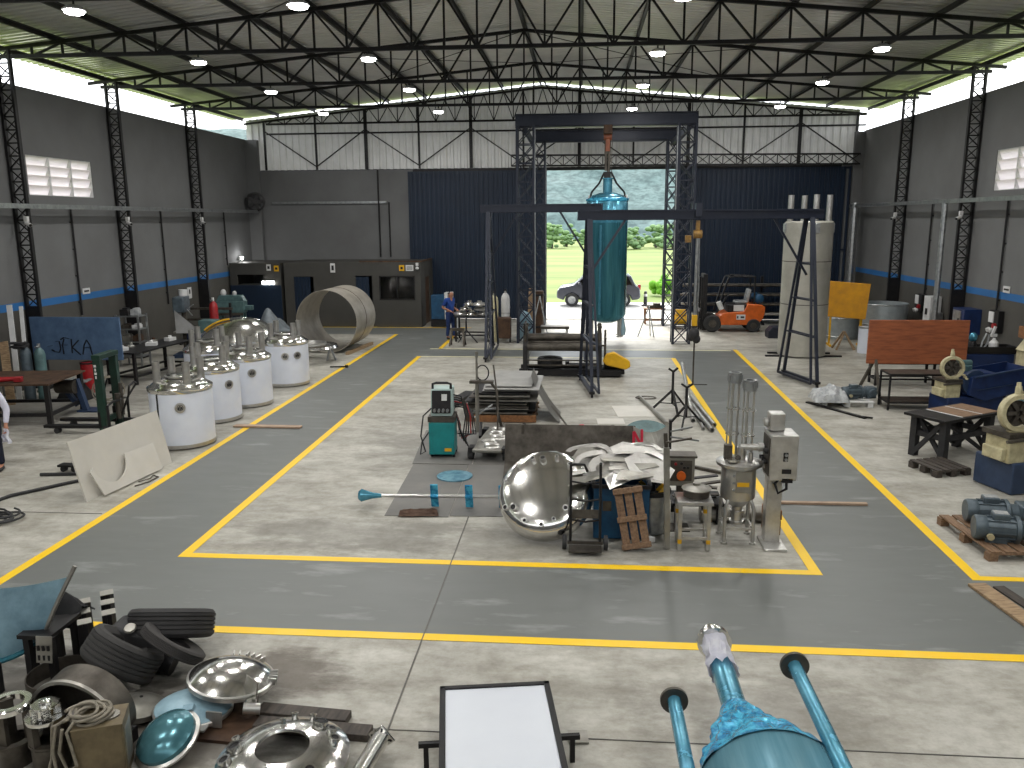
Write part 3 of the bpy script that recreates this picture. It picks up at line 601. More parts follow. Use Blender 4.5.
white_tank((-8.03, 21.44, 0), .1, (G+.2, G+.75), 'farthest white tank in the front row, with two badges')
white_tank((-9.6, 20.1, 0), .2, (G+.5,), 'white tank half hidden behind the row, in front of the large dished head')
def lean_plate(pts, th): m = MB(); m.plate([V(p) for p in pts], th); return m
# leaning sheets
B0, B1, T0, T1 = V((-7.86, 11.8, .0)), V((-7.56, 14.0, .0)), V((-8.12, 11.87, .97)), V((-7.82, 14.1, .97))
def bl(u, v, off=0): return B0.lerp(B1, u).lerp(T0.lerp(T1, u), v)+V((1, -.14, .27)).normalized()*off
m = lean_plate([bl(0, 0), bl(1, 0), bl(1, 1), bl(0, 1)], .03)
one(m, 'leaning_sheet', M.mdf, 'large pale rectangular sheet leaning against the nearest white tank', 'sheet', smooth=False)
pts = [(.12, .0), (.80, .0), (.80, .50), (.46, .52)]
pts += [(.285+.175*math.cos(a), .5-.36*math.sin(a)) for a in [PI*k/14 for k in range(0, 15)]][1:]
pts += [(.075, .44)]
m = MB(); m.plate([bl(u, v*.97, .13-.10*v) for u, v in pts], .02)
one(m, 'cutout_sheet', M.mdf, 'smaller pale sheet with half-round notch leaning on the large sheet', 'sheet', smooth=False)
m = MB(); m.tube([(-7.5, 12.6, .01), (-7.38, 12.8, .02), (-7.35, 13.1, .015), (-7.5, 13.2, .01), (-7.42, 12.95, .03), (-7.55, 12.8, .02)], .012)
one(m, 'short_cable', M.grime, 'short dark cable loop on the floor before the notched sheet', 'cable')
m = MB(); m.box((0, 0, .02), (1.5, .16, .035)); one(m, 'plank', M.pink, 'pinkish plank lying across the left yellow line', 'plank', (-6.75, 16.65, .008), -.02, smooth=False, bev=.004)
# manual stacker
t = thing('hand_stacker', 'dark green twin-mast hand stacker behind the leaning sheet, forks pointing left', 'stacker', (-9.95, 16.3, 0), .05)
for y in (-.32, .32): m = MB(); m.box((-.12, y, .85), (.16, .12, 1.62)); mm = m.put('mast', M.green, t, bev=.008)
m = MB(); m.box((-.205, -.32, 1.02), (.006, .09, .1)); m.put('sticker', M.wht, mm)
b = MB()
for k, z in enumerate((1.22, 1.3, 1.38, 1.46)): b.box((-.15, -.382, z), (.05, .004, .05)) if k % 2 else b.box((-.15, -.382, z), (.03, .004, .06))
b.put('lettering', M.wht, kids(t)[0])
m = MB(); m.box((-.12, 0, 1.64), (.18, .78, .1)); m.box((-.12, 0, .28), (.1, .6, .1)); m.put('cross_beam', M.green, t, bev=.008)
for y in (-.3, .3): m = MB(); m.box((-.72, y, .15), (1.1, .17, .06)); m.prism([(-1.27, y-.08), (-1.42, y-.05), (-1.42, y+.05), (-1.27, y+.08)], .06, MX.Translation((0, 0, .12))); m.box((-.17, y, .3), (.06, .17, .34)); m.put('fork', M.blk, t)
for y in (-.3, .3): m = MB(); m.cyl((-1.15, y-.05, .06), (-1.15, y+.05, .06), .06); m.put('fork_wheel', M.rub, t)
for y in (-.42, .42): m = MB(); m.cyl((.3, y-.04, .09), (.3, y+.04, .09), .09); m.bar((.3, y*.9, .12), (-.1, y*.9, .14), .08); m.put('rear_wheel', M.rub, t)
m = MB(); m.tube([(.05, -.42, .1), (.05, -.42, .62), (.05, -.2, .66), (.1, 0, .66), (.05, .2, .66), (.05, .42, .62), (.05, .42, .1)], .028); m.put('guard_bar', M.blk, t)
m = MB(); m.tube([(.1, 0, .3), (.3, 0, .75), (.42, -.16, 1.0), (.46, 0, 1.06), (.42, .16, 1.0), (.3, 0, .75)], .022); m.put('handle', M.blk, t)
m = MB(); m.cyl((.06, .0, .25), (.06, 0, .8), .06); m.cyl((.06, .16, .3), (.06, .16, 1.0), .04); m.put('pump', M.grime, t)
t = thing('castor_plate', 'small dark castor plate on floor left of the leaning sheet', 'castor', (-9.15, 13.35, 0)); m = MB(); m.box((0, 0, .12), (.34, .18, .04)); m.put('plate', M.blk, t, bev=.006); m = MB(); m.cyl((-.1, -.04, .05), (-.1, .04, .05), .05); m.put('wheel', M.rub, t); m = MB(); m.cyl((.1, -.04, .05), (.1, .04, .05), .05); m.put('wheel', M.rub, t)
m = MB(); m.tube(coil((0, 0, .03), .33, 6, 3, .006, (1.25, .8), 20, .45), .016); m.tube([(-.5, .5, .02), (-.35, 1.0, .03), (.2, 1.7, .03), (.55, 2.1, .03), (.2, 2.2, .03), (-.6, 2.1, .03)], .03)
one(m, 'floor_cable', M.rub, 'tangled dark cable coil on the floor at the left edge', 'cable', (-8.9, 10.95, 0))
# left work table and clutter along the left wall
def table(name, label, loc, sx, sy, h, mt, ml, rz=0, leg=.07, top=.04, brace=True, cat='table', group=None, shelf=None):
    t = thing(name, label, cat, loc, rz, group)
    m = MB(); m.box((0, 0, h-top/2), (sx, sy, top)); m.put('tabletop', mt, t, bev=.004)
    for x in (-1, 1):
        for y in (-1, 1): m = MB(); m.box((x*(sx/2-leg), y*(sy/2-leg), (h-top)/2), (leg, leg, h-top)); m.put('leg', ml, t, bev=.004)
    if brace:
        m = MB()
        for y in (-1, 1): m.box((0, y*(sy/2-leg), h*.25), (sx-leg*3, leg*.7, leg*.7))
        for x in (-1, 1): m.box((x*(sx/2-leg), 0, h*.25), (leg*.7, sy-leg*3, leg*.7))
        m.put('stretcher', ml, t)
    if shelf: m = MB(); m.box((0, 0, shelf), (sx-.12, sy-.12, .03)); m.put('shelf', mt, t)
    return t
t = table('work_table', 'large brown-topped steel work table by the left edge', (-12.75, 17.2, 0), 2.2, 1.7, .95, M.rust, M.blk, .12, .1)
for k in kids(t):
    if k.name.startswith('leg'): pass
t = thing('table_vice', 'dark pipe vice under the left work table edge', 'vice', (-11.9, 17.9, 0)); m = MB(); m.bar((-.3, 0, .62), (.05, 0, .15), .1); m.bar((.25, 0, .0), (.05, 0, .78), .12); m.box((.3, .1, .02), (.5, .4, .04)); m.put('frame', M.mblue2, t); m = MB(); m.cyl((-.35, -.1, .62), (.1, -.1, .62), .16); m.put('roller', M.grime, t)
t = thing('angle_grinder', 'red power tool lying on the left work table', 'tool', (-12.55, 16.6, .955), .3); m = MB(); m.cyl((-.3, 0, .07), (.15, 0, .07), .06, .05); m.box((.2, 0, .06), (.16, .14, .11)); m.put('body', M.red, t, bev=.01); m = MB(); m.cyl((.24, .04, .1), (.24, .16, .1), .02); m.put('handle', M.blk, t)
# blue board with scrawl
t = thing('blue_screen_board', 'large blue board with black scrawled letters near the left wall', 'board', (-13.25, 20.25, 0), 0)
m = MB(); m.box((0, 0, 1.4), (2.48, .05, 1.14)); pnl = m.put('panel', M.blueb, t, bev=.006)
m = MB(); T = MX.Translation((-.55, -.03, 1.03)) @ MX.Rotation(PI/2, 4, 'X')
for pts in ([(-.25, .16), (-.12, .18)], [(-.02, .3), (.08, .3), (.1, .1), (.05, .0), (-.08, .03), (-.16, .07)], [(.22, .36), (.16, .2), (.17, -.05)], [(.12, .34), (.22, .4), (.36, .37)], [(.1, .2), (.3, .2)], [(.42, .36), (.41, -.02)], [(.62, .33), (.42, .14), (.64, -.06)], [(.7, -.05), (.76, .2), (.84, .34), (.92, .2), (.96, -.06)], [(.72, .14), (.96, .14)]):
    stroke(m, pts, .035, T)
m.put('scrawled_letters', M.ink, pnl, smooth=False)
for x in (-1, 1): m = MB(); m.bar((x, .06, 0), (x, .06, 1.9), .06); m.bar((x, -.35, .03), (x, .3, .03), .06); m.put('leg', M.blk, t)
# leaning strips beside the column
for i, (x, y, z, dx, w) in enumerate(((-14.2, 19.1, 2.35, -.1, .13), (-14.05, 19.25, 2.3, .08, .09), (-14.15, 18.3, 1.35, -.35, .22), (-13.95, 18.45, 1.5, -.25, .2))):
    m = MB(); m.bar((x, y, .0), (x-.3+dx*.3, y+.5, z), w, .03, (1, .2, 0))
    one(m, 'leaning_strip', [M.wht, M.wht, M.dull, M.wood][i], ['tall pale strip leaning by the left column, wider one', 'tall pale strip leaning by the left column, narrower one', 'short grey strip leaning on the left wall', 'short wooden strip leaning beside the grey strip'][i], 'strip', smooth=False)
def gas_bottle(name, loc, h, r, mt, label, cap=None, group=None):
    t = thing(name, label, 'gas cylinder', loc, 0, group)
    m = MB(); m.lathe([(0, 0), (r, 0), (r, h*.8), (r*.85, h*.87), (r*.4, h*.92), (r*.3, h*.93)], n=20); m.put('body', mt, t)
    m = MB(); m.cyl((0, 0, h*.92), (0, 0, h), r*.3); m.put('valve', cap or M.grime, t)
    m = MB(); m.cyl((0, -r*.2, h*.95), (0, -r*.9, h*.95), r*.22); m.put('regulator', M.galv, t); return t
gas_bottle('gas_cylinder', (-13.75, 18.9, 0), 1.5, .13, M.motor, 'grey-blue gas cylinder before the blue board, left of its pair', M.galv, 'gas cylinders before the blue board')
gas_bottle('gas_cylinder', (-13.45, 19.0, 0), 1.45, .13, M.mgreen, 'grey-green gas cylinder before the blue board, right of its pair', M.galv, 'gas cylinders before the blue board')
m = MB(); m.tube(coil((0, 0, 0), .2, 5, 4, .03, (1, .6), 16), .02); one(m, 'black_hose', M.rub, 'black hose hung over the gas cylinders before the blue board', 'hose', (-13.72, 18.72, 1.38))
t = thing('red_drum', 'small red drum under the blue board', 'drum', (-12.9, 20.1, 0)); m = MB(); m.lathe([(0, 0), (.2, 0), (.2, .78), (0, .78)], n=20); m.put('body', M.red, t); m = MB(); m.lathe([(.2, .76), (.215, .77), (.215, .8), (.18, .8)], n=20); m.put('rim', M.blk, t)
m = MB(); m.sheet(lambda u, v: V(((u-.5)*.8, (v-.5)*.5, .0+.5*math.sin(PI*u)**.5*math.sin(PI*v)**.5*(1+.3*noise.noise(V((u*5, v*5, 1)))))), 14, 12, .01)
one(m, 'black_bag', M.rub, 'black bag on the floor before the red drum', 'bag', (-12.75, 19.2, 0))
m = MB(); m.sheet(lambda u, v: V(((u-.5)*.75, (v-.5)*.45, .45+.1*noise.noise(V((u*4, v*4, 3))))), 10, 8, .012)
one(m, 'white_sack', M.plast, 'crumpled white sheet lying on the black bag', 'sheet', (-12.75, 19.2, .02))
t = thing('wire_reel', 'loose grey wire reel beside the left work table', 'reel', (-11.5, 18.6, 0)); m = MB(); m.tube(coil((0, 0, 0), .33, 5, 8, .02, (1, 1), 18, .2), .012); o = m.put('wire', M.rope, t); o.rotation_euler = (R(75), 0, R(20)); o.location = (0, 0, .42); m = MB(); m.bar((-.3, .1, 0), (0, .1, .8), .03); m.bar((.3, .1, 0), (0, .1, .8), .03); m.put('stand', M.blk, t)
t = thing('steel_shelf', 'grey steel shelf rack loaded with tools against left wall', 'shelf', (-13.9, 24.1, 0))
for x in (-.35, .35):
    for y in (-.25, .25): m = MB(); m.box((x, y, .8), (.05, .05, 1.6)); m.put('post', M.galv, t)
for z in (.3, .75, 1.15, 1.55): m = MB(); m.box((0, 0, z), (.72, .52, .03)); m.put('shelf_board', M.galv, t)
bx = random.Random(2)
names = ['top left', 'top right', 'second left', 'second right', 'third left', 'third right']
for k in range(6):
    z = (1.567, 1.167, .767)[k//2]; x = -13.9+(-.18 if k % 2 == 0 else .16)
    m = MB(); h_ = bx.uniform(.1, .2); m.box((0, 0, h_/2), (.24, .3, h_)); m.box((.03, 0, h_+.02), (.16, .2, .04))
    one(m, 'parts_box', [M.blk, M.plast, M.grime, M.wht, M.dull, M.rust][k], 'small parts box on the steel shelf, %s' % names[k], 'box', (x, 24.1, z), .2, 'parts boxes on the steel shelf', bev=.01)
table('work_bench', 'long dark work bench behind the white tanks by left wall', (-12.4, 22.3, 0), 1.0, 2.6, .9, M.blk, M.blk, -.15, .08)
wb = random.Random(9)
for k in range(7):
    m = MB(); q = k % 3
    if q == 0: m.box((0, 0, .05), (.3, .2, .1)); m.cyl((0, 0, .1), (0, 0, .16), .05)
    elif q == 1: m.cyl((-.15, 0, .05), (.15, 0, .05), .05); m.box((.17, 0, .05), (.06, .12, .1))
    else: m.lathe([(0, 0), (.11, 0), (.11, .05), (.05, .07), (.05, .14), (0, .14)], n=14)
    one(m, 'bench_part', [M.wht, M.grime, M.sst, M.wht, M.dull, M.rust, M.wht][k], 'small machined part on the dark bench, %s from its near end' % NUM[k], 'part', (-12.5+wb.uniform(-.22, .22)+.15*(k-3)*.3, 21.3+.33*k, .905), wb.random()*3, 'parts on the dark bench', bev=.006)
t = thing('drilling_machine', 'dark pillar drilling machine with white guard by the left wall', 'drilling machine', (-13.1, 25.8, 0), .2)
m = MB(); m.box((0, 0, .06), (.6, .8, .12)); m.put('base', M.mblue2, t, bev=.01)
m = MB(); m.cyl((0, .15, .1), (0, .15, 1.7), .09); m.put('pillar', M.grime, t)
m = MB(); m.box((0, -.05, 1.75), (.36, .75, .5)); m.put('head', M.motor, t, bev=.03); m = MB(); m.cyl((0, .25, 1.9), (0, .25, 2.2), .14); m.put('motor', M.wht, t)
m = MB(); m.box((0, -.1, .85), (.5, .5, .06)); m.put('work_plate', M.dull, t, bev=.01); m = MB(); m.cyl((0, -.25, 1.5), (0, -.25, 1.2), .04, .015); m.put('spindle', M.galv, t)
m = MB(); m.tube([(.2, -.2, 1.6), (.45, -.3, 1.75)], .015); m.tube([(.2, -.2, 1.6), (.4, -.35, 1.4)], .015); m.put('feed_handle', M.galv, t)
m = MB(); m.sheet(lambda u, v: V((-.1+.7*u, -.55-.1*u, .85+.75*v*(1-u*.8))), 6, 6, .01); m.put('splash_guard', M.wht, t)
m = MB(); m.box((.45, -.2, .5), (.5, .5, .9)); m.put('cabinet', M.mblue, t, bev=.02)
gas_bottle('gas_cylinder', (-13.05, 28.0, 0), 1.75, .15, M.red, 'red gas cylinder standing behind the large dished head', M.wht)
t = thing('bar_rack', 'black rack with horizontal bars at the left wall, behind the drilling machine', 'rack', (-13.6, 28.6, 0))
for x in (-.9, .9): m = MB(); m.bar((x, 0, 0), (x, 0, 1.5), .07); m.bar((x, -.4, .03), (x, .3, .03), .07); m.put('post', M.blk, t)
for z in (.5, .9, 1.3): m = MB(); m.bar((-1, -.05, z), (1, -.05, z), .08); m.put('bar', M.grime, t)
t = thing('shearing_machine', 'grey-green machine on legs before the navy booth sheet', 'machine', (-13.65, 30.9, 0), .1)
t.scale = (.72, .72, .9)
m = MB(); m.box((0, 0, 1.25), (1.5, .7, .5)); m.prism([(-.75, 1.5), (.75, 1.5), (.6, 1.75), (-.6, 1.75)], .5, frame((0, .25, 0), (0, -1, 0), (1, 0, 0))); m.put('body', M.mgreen, t, bev=.02)
for x in (-.6, .6):
    for y in (-.25, .25): m = MB(); m.box((x, y, .5), (.14, .14, 1.0)); m.put('leg', M.mgreen, t)
m = MB(); m.box((.95, 0, 1.2), (.4, .3, .2)); m.put('gearbox', M.mgreen, t, bev=.02); m = MB(); m.sph((-.4, 0, 1.85), .16); m.sph((.2, 0, 1.82), .12); m.put('bulb_covers', M.wht, t); m = MB(); m.box((0, -.38, .95), (1.4, .1, .1)); m.put('blade_bar', M.grime, t)
# large dished head and tarp behind the tanks
t = thing('dished_head', 'large polished dished head with yellow streak behind the white tanks', 'dished head', (-10.25, 23.6, .02))
m = MB(); m.lathe(dish(1.22, .6, .95, .012, 14), n=56); hd = m.put('shell', M.pol, t)
m = MB(); m.lathe([(1.221, .75), (1.235, .75), (1.235, .9), (1.221, .9)], n=56); m.put('edge_band', M.sst, t)
m = MB(); m.tube([(-.8+.09*k, -.6+.02*k, .975+.6*(1-(math.hypot(-.8+.09*k, -.6+.02*k)/1.22)**2.6)+.02) for k in range(9)], .03); m.put('yellow_strap', M.yelp, t)
m = MB(); m.box((0, 0, .0), (1.6, 1.6, .04)); m.put('skid', M.wood2, t)
m = MB(); m.sheet(lambda u, v: V(((u-.5)*1.7, (v-.5)*1.4, max(0, 1.6*math.sin(PI*u)**.4*math.sin(PI*v)**.4*(.75+.5*noise.noise(V((u*3.2, v*2.5, 9))))))), 26, 20)
one(m, 'tarp_heap', M.tarp, 'crumpled grey tarp heap behind the large dished head', 'tarp', (-10.65, 27.2, .01), .3)
t = thing('engine_lathe', 'long dark grey lathe behind the white tanks and the dark bench', 'lathe', (-11.3, 25.3, 0), .1)
m = MB(); m.box((0, 0, .7), (1.9, .45, .25)); m.put('bed', M.mblue2, t, bev=.02)
for x in (-.7, .7): m = MB(); m.box((x, 0, .29), (.4, .5, .58)); m.put('leg', M.mblue2, t, bev=.02)
m = MB(); m.box((-.65, 0, 1.05), (.55, .5, .5)); m.put('headstock', M.mgreen, t, bev=.03); m = MB(); m.cyl((-.38, 0, 1.05), (-.26, 0, 1.05), .17, n=24); m.put('chuck', M.sst, t); m = MB(); m.box((.7, 0, .95), (.3, .3, .28)); m.cyl((.4, 0, 1.0), (.6, 0, 1.0), .05); m.put('tailstock', M.mgreen, t, bev=.02); m = MB(); m.box((.15, -.1, .9), (.3, .5, .16)); m.cyl((.15, -.35, .82), (.15, -.42, .82), .09); m.put('carriage', M.grime, t, bev=.01)
# rolled shell, manhole flange
a, b = V((-8.5, 26.6, 1.075)), V((-8.42, 28.9, 1.075)); m = MB(); m.lathe([(1.045, 0), (1.06, 0), (1.06, 2.2), (1.045, 2.2), (1.045, 0)], frame(a, b-a), 64)
t = thing('rolled_shell', 'large open rolled steel ring lying on its side before the office', 'steel ring'); m.put('shell', mat('rolled_plate', (.76, .735, .69), .4, .6, c2=(.64, .61, .56), scale=2.5), t, ang=25)
m = MB(); q = frame(a, b-a); m.lathe([(1.061, 1.08), (1.066, 1.085), (1.066, 1.115), (1.061, 1.12)], q, 64); m.put('weld_seam', M.rust, t); m = MB(); m.bar((-7.75, 26.3, .05), (-7.5, 28.6, .05), .12, .1); m.put('wedge', M.wood, t)
t = thing('manhole_flange', 'flat polished flange with oval hole on a low trestle beside farthest tank', 'flange', (-8.5, 25.0, 0)); t.scale = (1.12, 1.12, 1.0)
m = MB(); m.lathe([(.38, .48), (.42, .58), (.7, .54), (.74, .46), (.72, .44), (.40, .46), (.38, .48)], n=40); m.put('flange', M.pol, t); m = MB(); m.lathe([(.36, .5), (.41, .5), (.41, .62), (.38, .62), (.36, .5)], n=32); m.put('collar', M.sst, t)
for a in (.3, 2.4, 4.5): m = MB(); x, y = .5*math.cos(a), .5*math.sin(a); m.bar((x, y, .46), (x*1.3, y*1.3, 0), .05); m.bar((x, y, .46), (x*.8, y*.8, 0), .05); m.put('trestle_leg', M.galv, t)
t = thing('floor_clamp', 'small black clamp bar on the floor right of farthest tank', 'clamp', (-7.35, 23.9, 0)); m = MB(); m.bar((-.25, 0, .03), (.25, .06, .03), .035); m.put('bar', M.blk, t); m = MB(); m.cyl((.25, .06, 0), (.25, .06, .08), .05); m.put('screw', M.blk, t)

# ---------------------------------------------------------------- back: hoist frame, hanging vessel, portable gantries
t = thing('hoist_frame', 'tall dark steel hoist frame of four lattice masts before the open door', 'hoist frame', (0, 0, 0))
for x, y, h in ((-1.95, 29.4, 7.6), (3.6, 29.4, 7.6), (-1.72, 34.5, 7.55), (3.7, 34.5, 7.55)):
    m = MB(); lattice(m, (x, y, 0), (x, y, h), .58 if y < 30 else .46, .5, .62, .075, .035); m.put('mast', M.dkblue, t, smooth=False)
for y, x0, x1, h in ((29.4, -2.3, 3.95, 7.75), (34.5, -2.0, 3.95, 7.7)):
    m = MB(); w = .42
    m.box(((x0+x1)/2, y, h), (x1-x0, .02, w)); m.box(((x0+x1)/2, y, h+w/2), (x1-x0, .3, .03)); m.box(((x0+x1)/2, y, h-w/2), (x1-x0, .3, .03))
    m.box(((x0+x1)/2, y-.02, h), (x1-x0, .26, .36)); m.put('cross_beam', M.dkblue, t, smooth=False)
for x in (-1.95, 3.65): m = MB(); m.bar((x, 29.4, 7.45), (x, 34.5, 7.4), .12, .2); m.put('side_beam', M.dkblue, t, smooth=False)
for x in (-1.62, 3.27): m = MB(); m.box((x, 29.14, 3.75), (.045, .03, 7.5)); m.put('lit_inner_face', M.galv, t, smooth=False)  # added pale strips imitate door light on the inner faces of the masts
m = MB(); m.box((-1.45, 34.25, 3.7), (.04, .03, 7.4)); m.put('lit_inner_face', M.galv, t, smooth=False)  # same pale strip for the lit inner face of the rear mast
t = thing('chain_hoist', 'orange chain hoist with long chain under the front beam of the hoist frame', 'hoist', (.9, 29.4, 7.3))
m = MB(); m.box((0, 0, .12), (.3, .42, .3)); m.put('trolley', M.rust, t, bev=.02); m = MB(); m.cyl((-.14, 0, -.12), (.14, 0, -.12), .12); m.box((0, 0, -.35), (.16, .18, .5)); m.put('body', mat('rusty_orange', (.58, .30, .16), .5, c2=(.35, .22, .16)), t, bev=.01)
m = MB(); m.tube([(.05, 0, -.2), (.05, 0, -.9), (.04, 0, -1.3)], .055); m.tube([(-.06, -.03, -.2), (-.06, -.03, -.8), (-.05, -.03, -1.25)], .05); m.tube([(.16, 0, -.2), (.13, -.05, -.9), (.15, 0, -1.7)], .012); m.put('chain', M.grime, t)
m = MB(); m.box((0, 0, -1.4), (.24, .16, .22)); m.tube([(0, 0, -1.5), (.07, 0, -1.58), (.05, 0, -1.68), (-.04, 0, -1.68)], .025); m.put('hook_block', M.blk, t, bev=.01)
t = thing('hanging_vessel', 'tall blue film wrapped vessel hanging from the hoist before the door', 'vessel', (.92, 29.4, 0)); r = .72
m = MB(); m.lathe([(0, .72), (.3, .75), (r-.1, .88), (r, 1.05), (r, 4.3)], n=48); m.put('shell', M.filmt, t)
m = MB(); m.lathe([(r+.004, 4.28), (r+.004, 5.05), (r-.08, 5.18), (.3, 5.3), (0, 5.33)], n=48); m.put('top_wrap', M.film, t)
m = MB(); m.lathe([(r+.004, 5.0), (r+.03, 5.02), (r+.03, 5.1), (r-.02, 5.13)], n=48); m.put('top_band', M.crink, t)
m = MB(); m.lathe([(0, 5.3), (.16, 5.3), (.16, 5.75), (.22, 5.76), (.22, 5.8), (0, 5.8)], n=24); m.put('top_nozzle', M.film, t)
for s in (-1, 1):
    m = MB(); m.tube([(s*.62, -.3, 5.1), (s*.56, -.3, 5.32), (s*.3, -.15, 5.62), (s*.12, 0, 6.0)], .035); m.put('sling', M.blk, t)
    m = MB(); m.box((s*.62, -.3, 5.12), (.1, .05, .2)); m.put('lifting_lug', M.sst, t)
for x, y in ((-.5, -.3), (.5, -.3), (-.5, .3), (.5, .3)): m = MB(); m.pipe((x, y, .3), (x, y, .95), .07); m.cyl((x, y, .26), (x, y, .3), .12); m.put('leg', M.sst, t)
m = MB(); m.tube([(r*math.cos(-1.9)*1.03, r*math.sin(-1.9)*1.03, z) for z in (1.1, 2, 3, 4.2)], .05); m.put('side_tube', M.film, t)
m = MB(); m.lathe([(0, .3), (.1, .32), (.13, .5), (.05, .95), (0, .95)], MX.Translation((.6, -.25, 0)), 12); m.put('loose_wrap', M.film2, t)
def portable_gantry(label, A1, A2, B1, B2, hz_, lat=False):
    t = thing('portable_gantry', label, 'gantry', (0, 0, 0), 0, 'portable gantry cranes')
    A1, A2, B1, B2 = [V((p[0], p[1], .12)) for p in (A1, A2, B1, B2)]
    a, b = (A1+A2)/2, (B1+B2)/2; a.z = b.z = hz_; d = (b-a).normalized(); e0, e1 = a-d*.25, b+d*.35
    m = MB(); m.bar(e0, e1, .26, .12, (0, 0, 1)); m.bar(e0+V((0, 0, .1)), e1+V((0, 0, .1)), .03, .2, (0, 0, 1)); m.bar(e0-V((0, 0, .1)), e1-V((0, 0, .1)), .03, .2, (0, 0, 1)); m.put('beam', M.dkblue, t, smooth=False)
    for c, P, Q in ((a, A1, A2), (b, B1, B2)):
        s = 1 if c is a else -1
        n = (Q-P).normalized(); t0, t1 = c-n*.16-V((0, 0, .1)), c+n*.16-V((0, 0, .1))
        for x, y in ((t0, P), (t1, Q)): m = MB(); m.bar(x, y, .08); m.bar(y+d*s*.18, x+d*s*.05-V((0, 0, .0)), .06); m.put('leg', M.dkblue, t, smooth=False)
        m = MB(); m.bar(P, Q, .09); m.bar(P+d*s*.18, Q+d*s*.18, .06); m.put('foot_bar', M.dkblue, t, smooth=False)
        for q in (.28, .5, .72): m = MB(); u, w = P.lerp(t0, q), Q.lerp(t1, q); m.bar(u, w, .06); m.bar(u+d*s*.14*(1-q), w+d*s*.14*(1-q), .04); m.bar(u, u+d*s*.14, .04); m.bar(w, w+d*s*.14*(1-q), .04); m.put('cross_bar', M.dkblue, t, smooth=False)
        m = MB(); m.bar(c+d*s*1.0-V((0, 0, .1)), (P+Q)/2*.36+c*.64-V((0, 0, .02)), .06); m.put('knee_brace', M.dkblue, t, smooth=False)
        for y in (P, Q): m = MB(); m.box((y.x, y.y, .13), (.14, .14, .06)); m.cyl((y.x-.03, y.y, .055), (y.x+.03, y.y, .055), .055); m.put('castor', M.blk, t)
        if lat:
            m = MB()
            for k in range(7): q0, q1 = k/7, (k+1)/7; m.bar(P.lerp(t0, q0), P.lerp(t0, q1)+d*s*.16, .03); m.bar(Q.lerp(t1, q0), P.lerp(t0, q1), .03)
            m.put('lacing', M.dkblue, t, smooth=False)
    return a, b
portable_gantry('dark portable gantry crane standing left of the hanging vessel, left end by gas bottles', (-2.95, 25.1), (-3.02, 28.0), (.35, 24.7), (.3, 27.6), 4.75, True)
ga, gb = portable_gantry('dark portable gantry crane with long beam reaching right to the tall steel tank', (.32, 20.05), (.02, 22.3), (6.25, 21.6), (5.8, 23.3), 4.5)
p = ga.lerp(gb, .488)
t = thing('chain_hoist', 'yellow chain hoist with black chain bag hanging from the long gantry beam', 'hoist', (p.x, p.y, 0))
m = MB(); m.box((0, 0, 4.62), (.16, .3, .34)); m.put('trolley', M.dkblue, t); m = MB(); m.cyl((-.11, 0, 4.0), (.11, 0, 4.0), .11); m.box((0, 0, 4.2), (.1, .1, .3)); m.box((-.24, 0, 3.88), (.15, .13, .18)); m.put('body', mat('worn_ochre', (.66, .50, .22), .5, c2=(.42, .33, .20), scale=9), t, bev=.01)
m = MB(); m.tube([(0, 0, 4), (0, 0, 3), (0, 0, 2.6), (0, 0, 1.8)], .045); m.tube([(.05, .03, 4), (.08, .03, 2.6), (.05, .03, 1.8)], .02); m.put('chain', M.galv, t)
m = MB(); m.box((0, 0, 1.75), (.14, .12, .3)); m.put('hook_block', M.yelp, t, bev=.02)
m = MB(); m.sph((0, 0, 1.38), .15, (1, .8, 1.25)); m.sph((.07, 0, 1.25), .11, (1, .8, 1.1)); m.sph((-.06, .03, 1.3), .12); m.put('chain_bag', M.rub, t); m = MB(); m.cyl((.02, 0, .02), (.02, 0, 1.3), .022); m.bar((-.15, 0, .012), (.4, 0, .012), .02); m.put('hanging_rod', M.grime, t)

# plate rolling machine
t = thing('plate_roller', 'black plate rolling machine with yellow guard under the gantry', 'rolling machine', (-.3, 22.85, 0)); t.scale = (1.05, 1, 1)
m = MB(); m.box((0, 0, .12), (2.7, .12, .2)); m.box((0, .7, .12), (2.7, .12, .2)); m.box((.95, .3, .12), (.9, .9, .16)); m.put('base_frame', M.blk, t, bev=.01)
for x in (-1.18, .82):
    m = MB(); m.prism([(-.3, 0), (.7, 0), (.6, .8), (.45, 1.14), (0, 1.14), (-.25, .8)], .12, MX.Translation((x-.06, .1, .1)) @ MX.Rotation(PI/2, 4, 'Z') @ MX.Rotation(PI/2, 4, 'X')); m.put('side_stand', M.blk, t, bev=.01)
    for yy in (-.05, .45): m = MB(); m.cyl((x, yy, 1.0), (x, yy, 1.48), .045); m.box((x, yy, 1.43), (.12, .12, .06)); m.put('screw_post', M.grime, t)
for y, z in ((-.1, .86), (.5, .86), (.2, 1.1)): m = MB(); m.cyl((-1.12, y, z), (.76, y, z), .11, n=20); m.put('roller', M.grime, t)
for z in (.36, .5): m = MB(); m.bar((-1.12, -.2, z), (.76, -.2, z), .035); m.put('tie_bar', M.grime, t)
m = MB(); m.bar((-1.2, .3, 1.12), (-1.2, .3, 1.5), .05); m.bar((-1.2, -.1, 1.5), (-1.2, .6, 1.5), .05); m.bar((-1.2, -.1, 1.2), (-1.2, -.1, 1.5), .04); m.put('hand_frame', M.blk, t)
m = MB(); m.prism([(0, .0), (.1, .2), (.3, .26), (.72, .0), (.74, -.16), (.62, -.24), (.1, -.12)], .18, MX.Translation((.9, -.12, .5)) @ MX.Rotation(PI/2, 4, 'X')); m.put('belt_guard', M.yelp, t, bev=.03)
m = MB(); m.cyl((.95, .2, .35), (1.45, .2, .35), .2); m.box((1.2, .2, .14), (.6, .4, .14)); m.put('motor', M.blk, t, bev=.01)
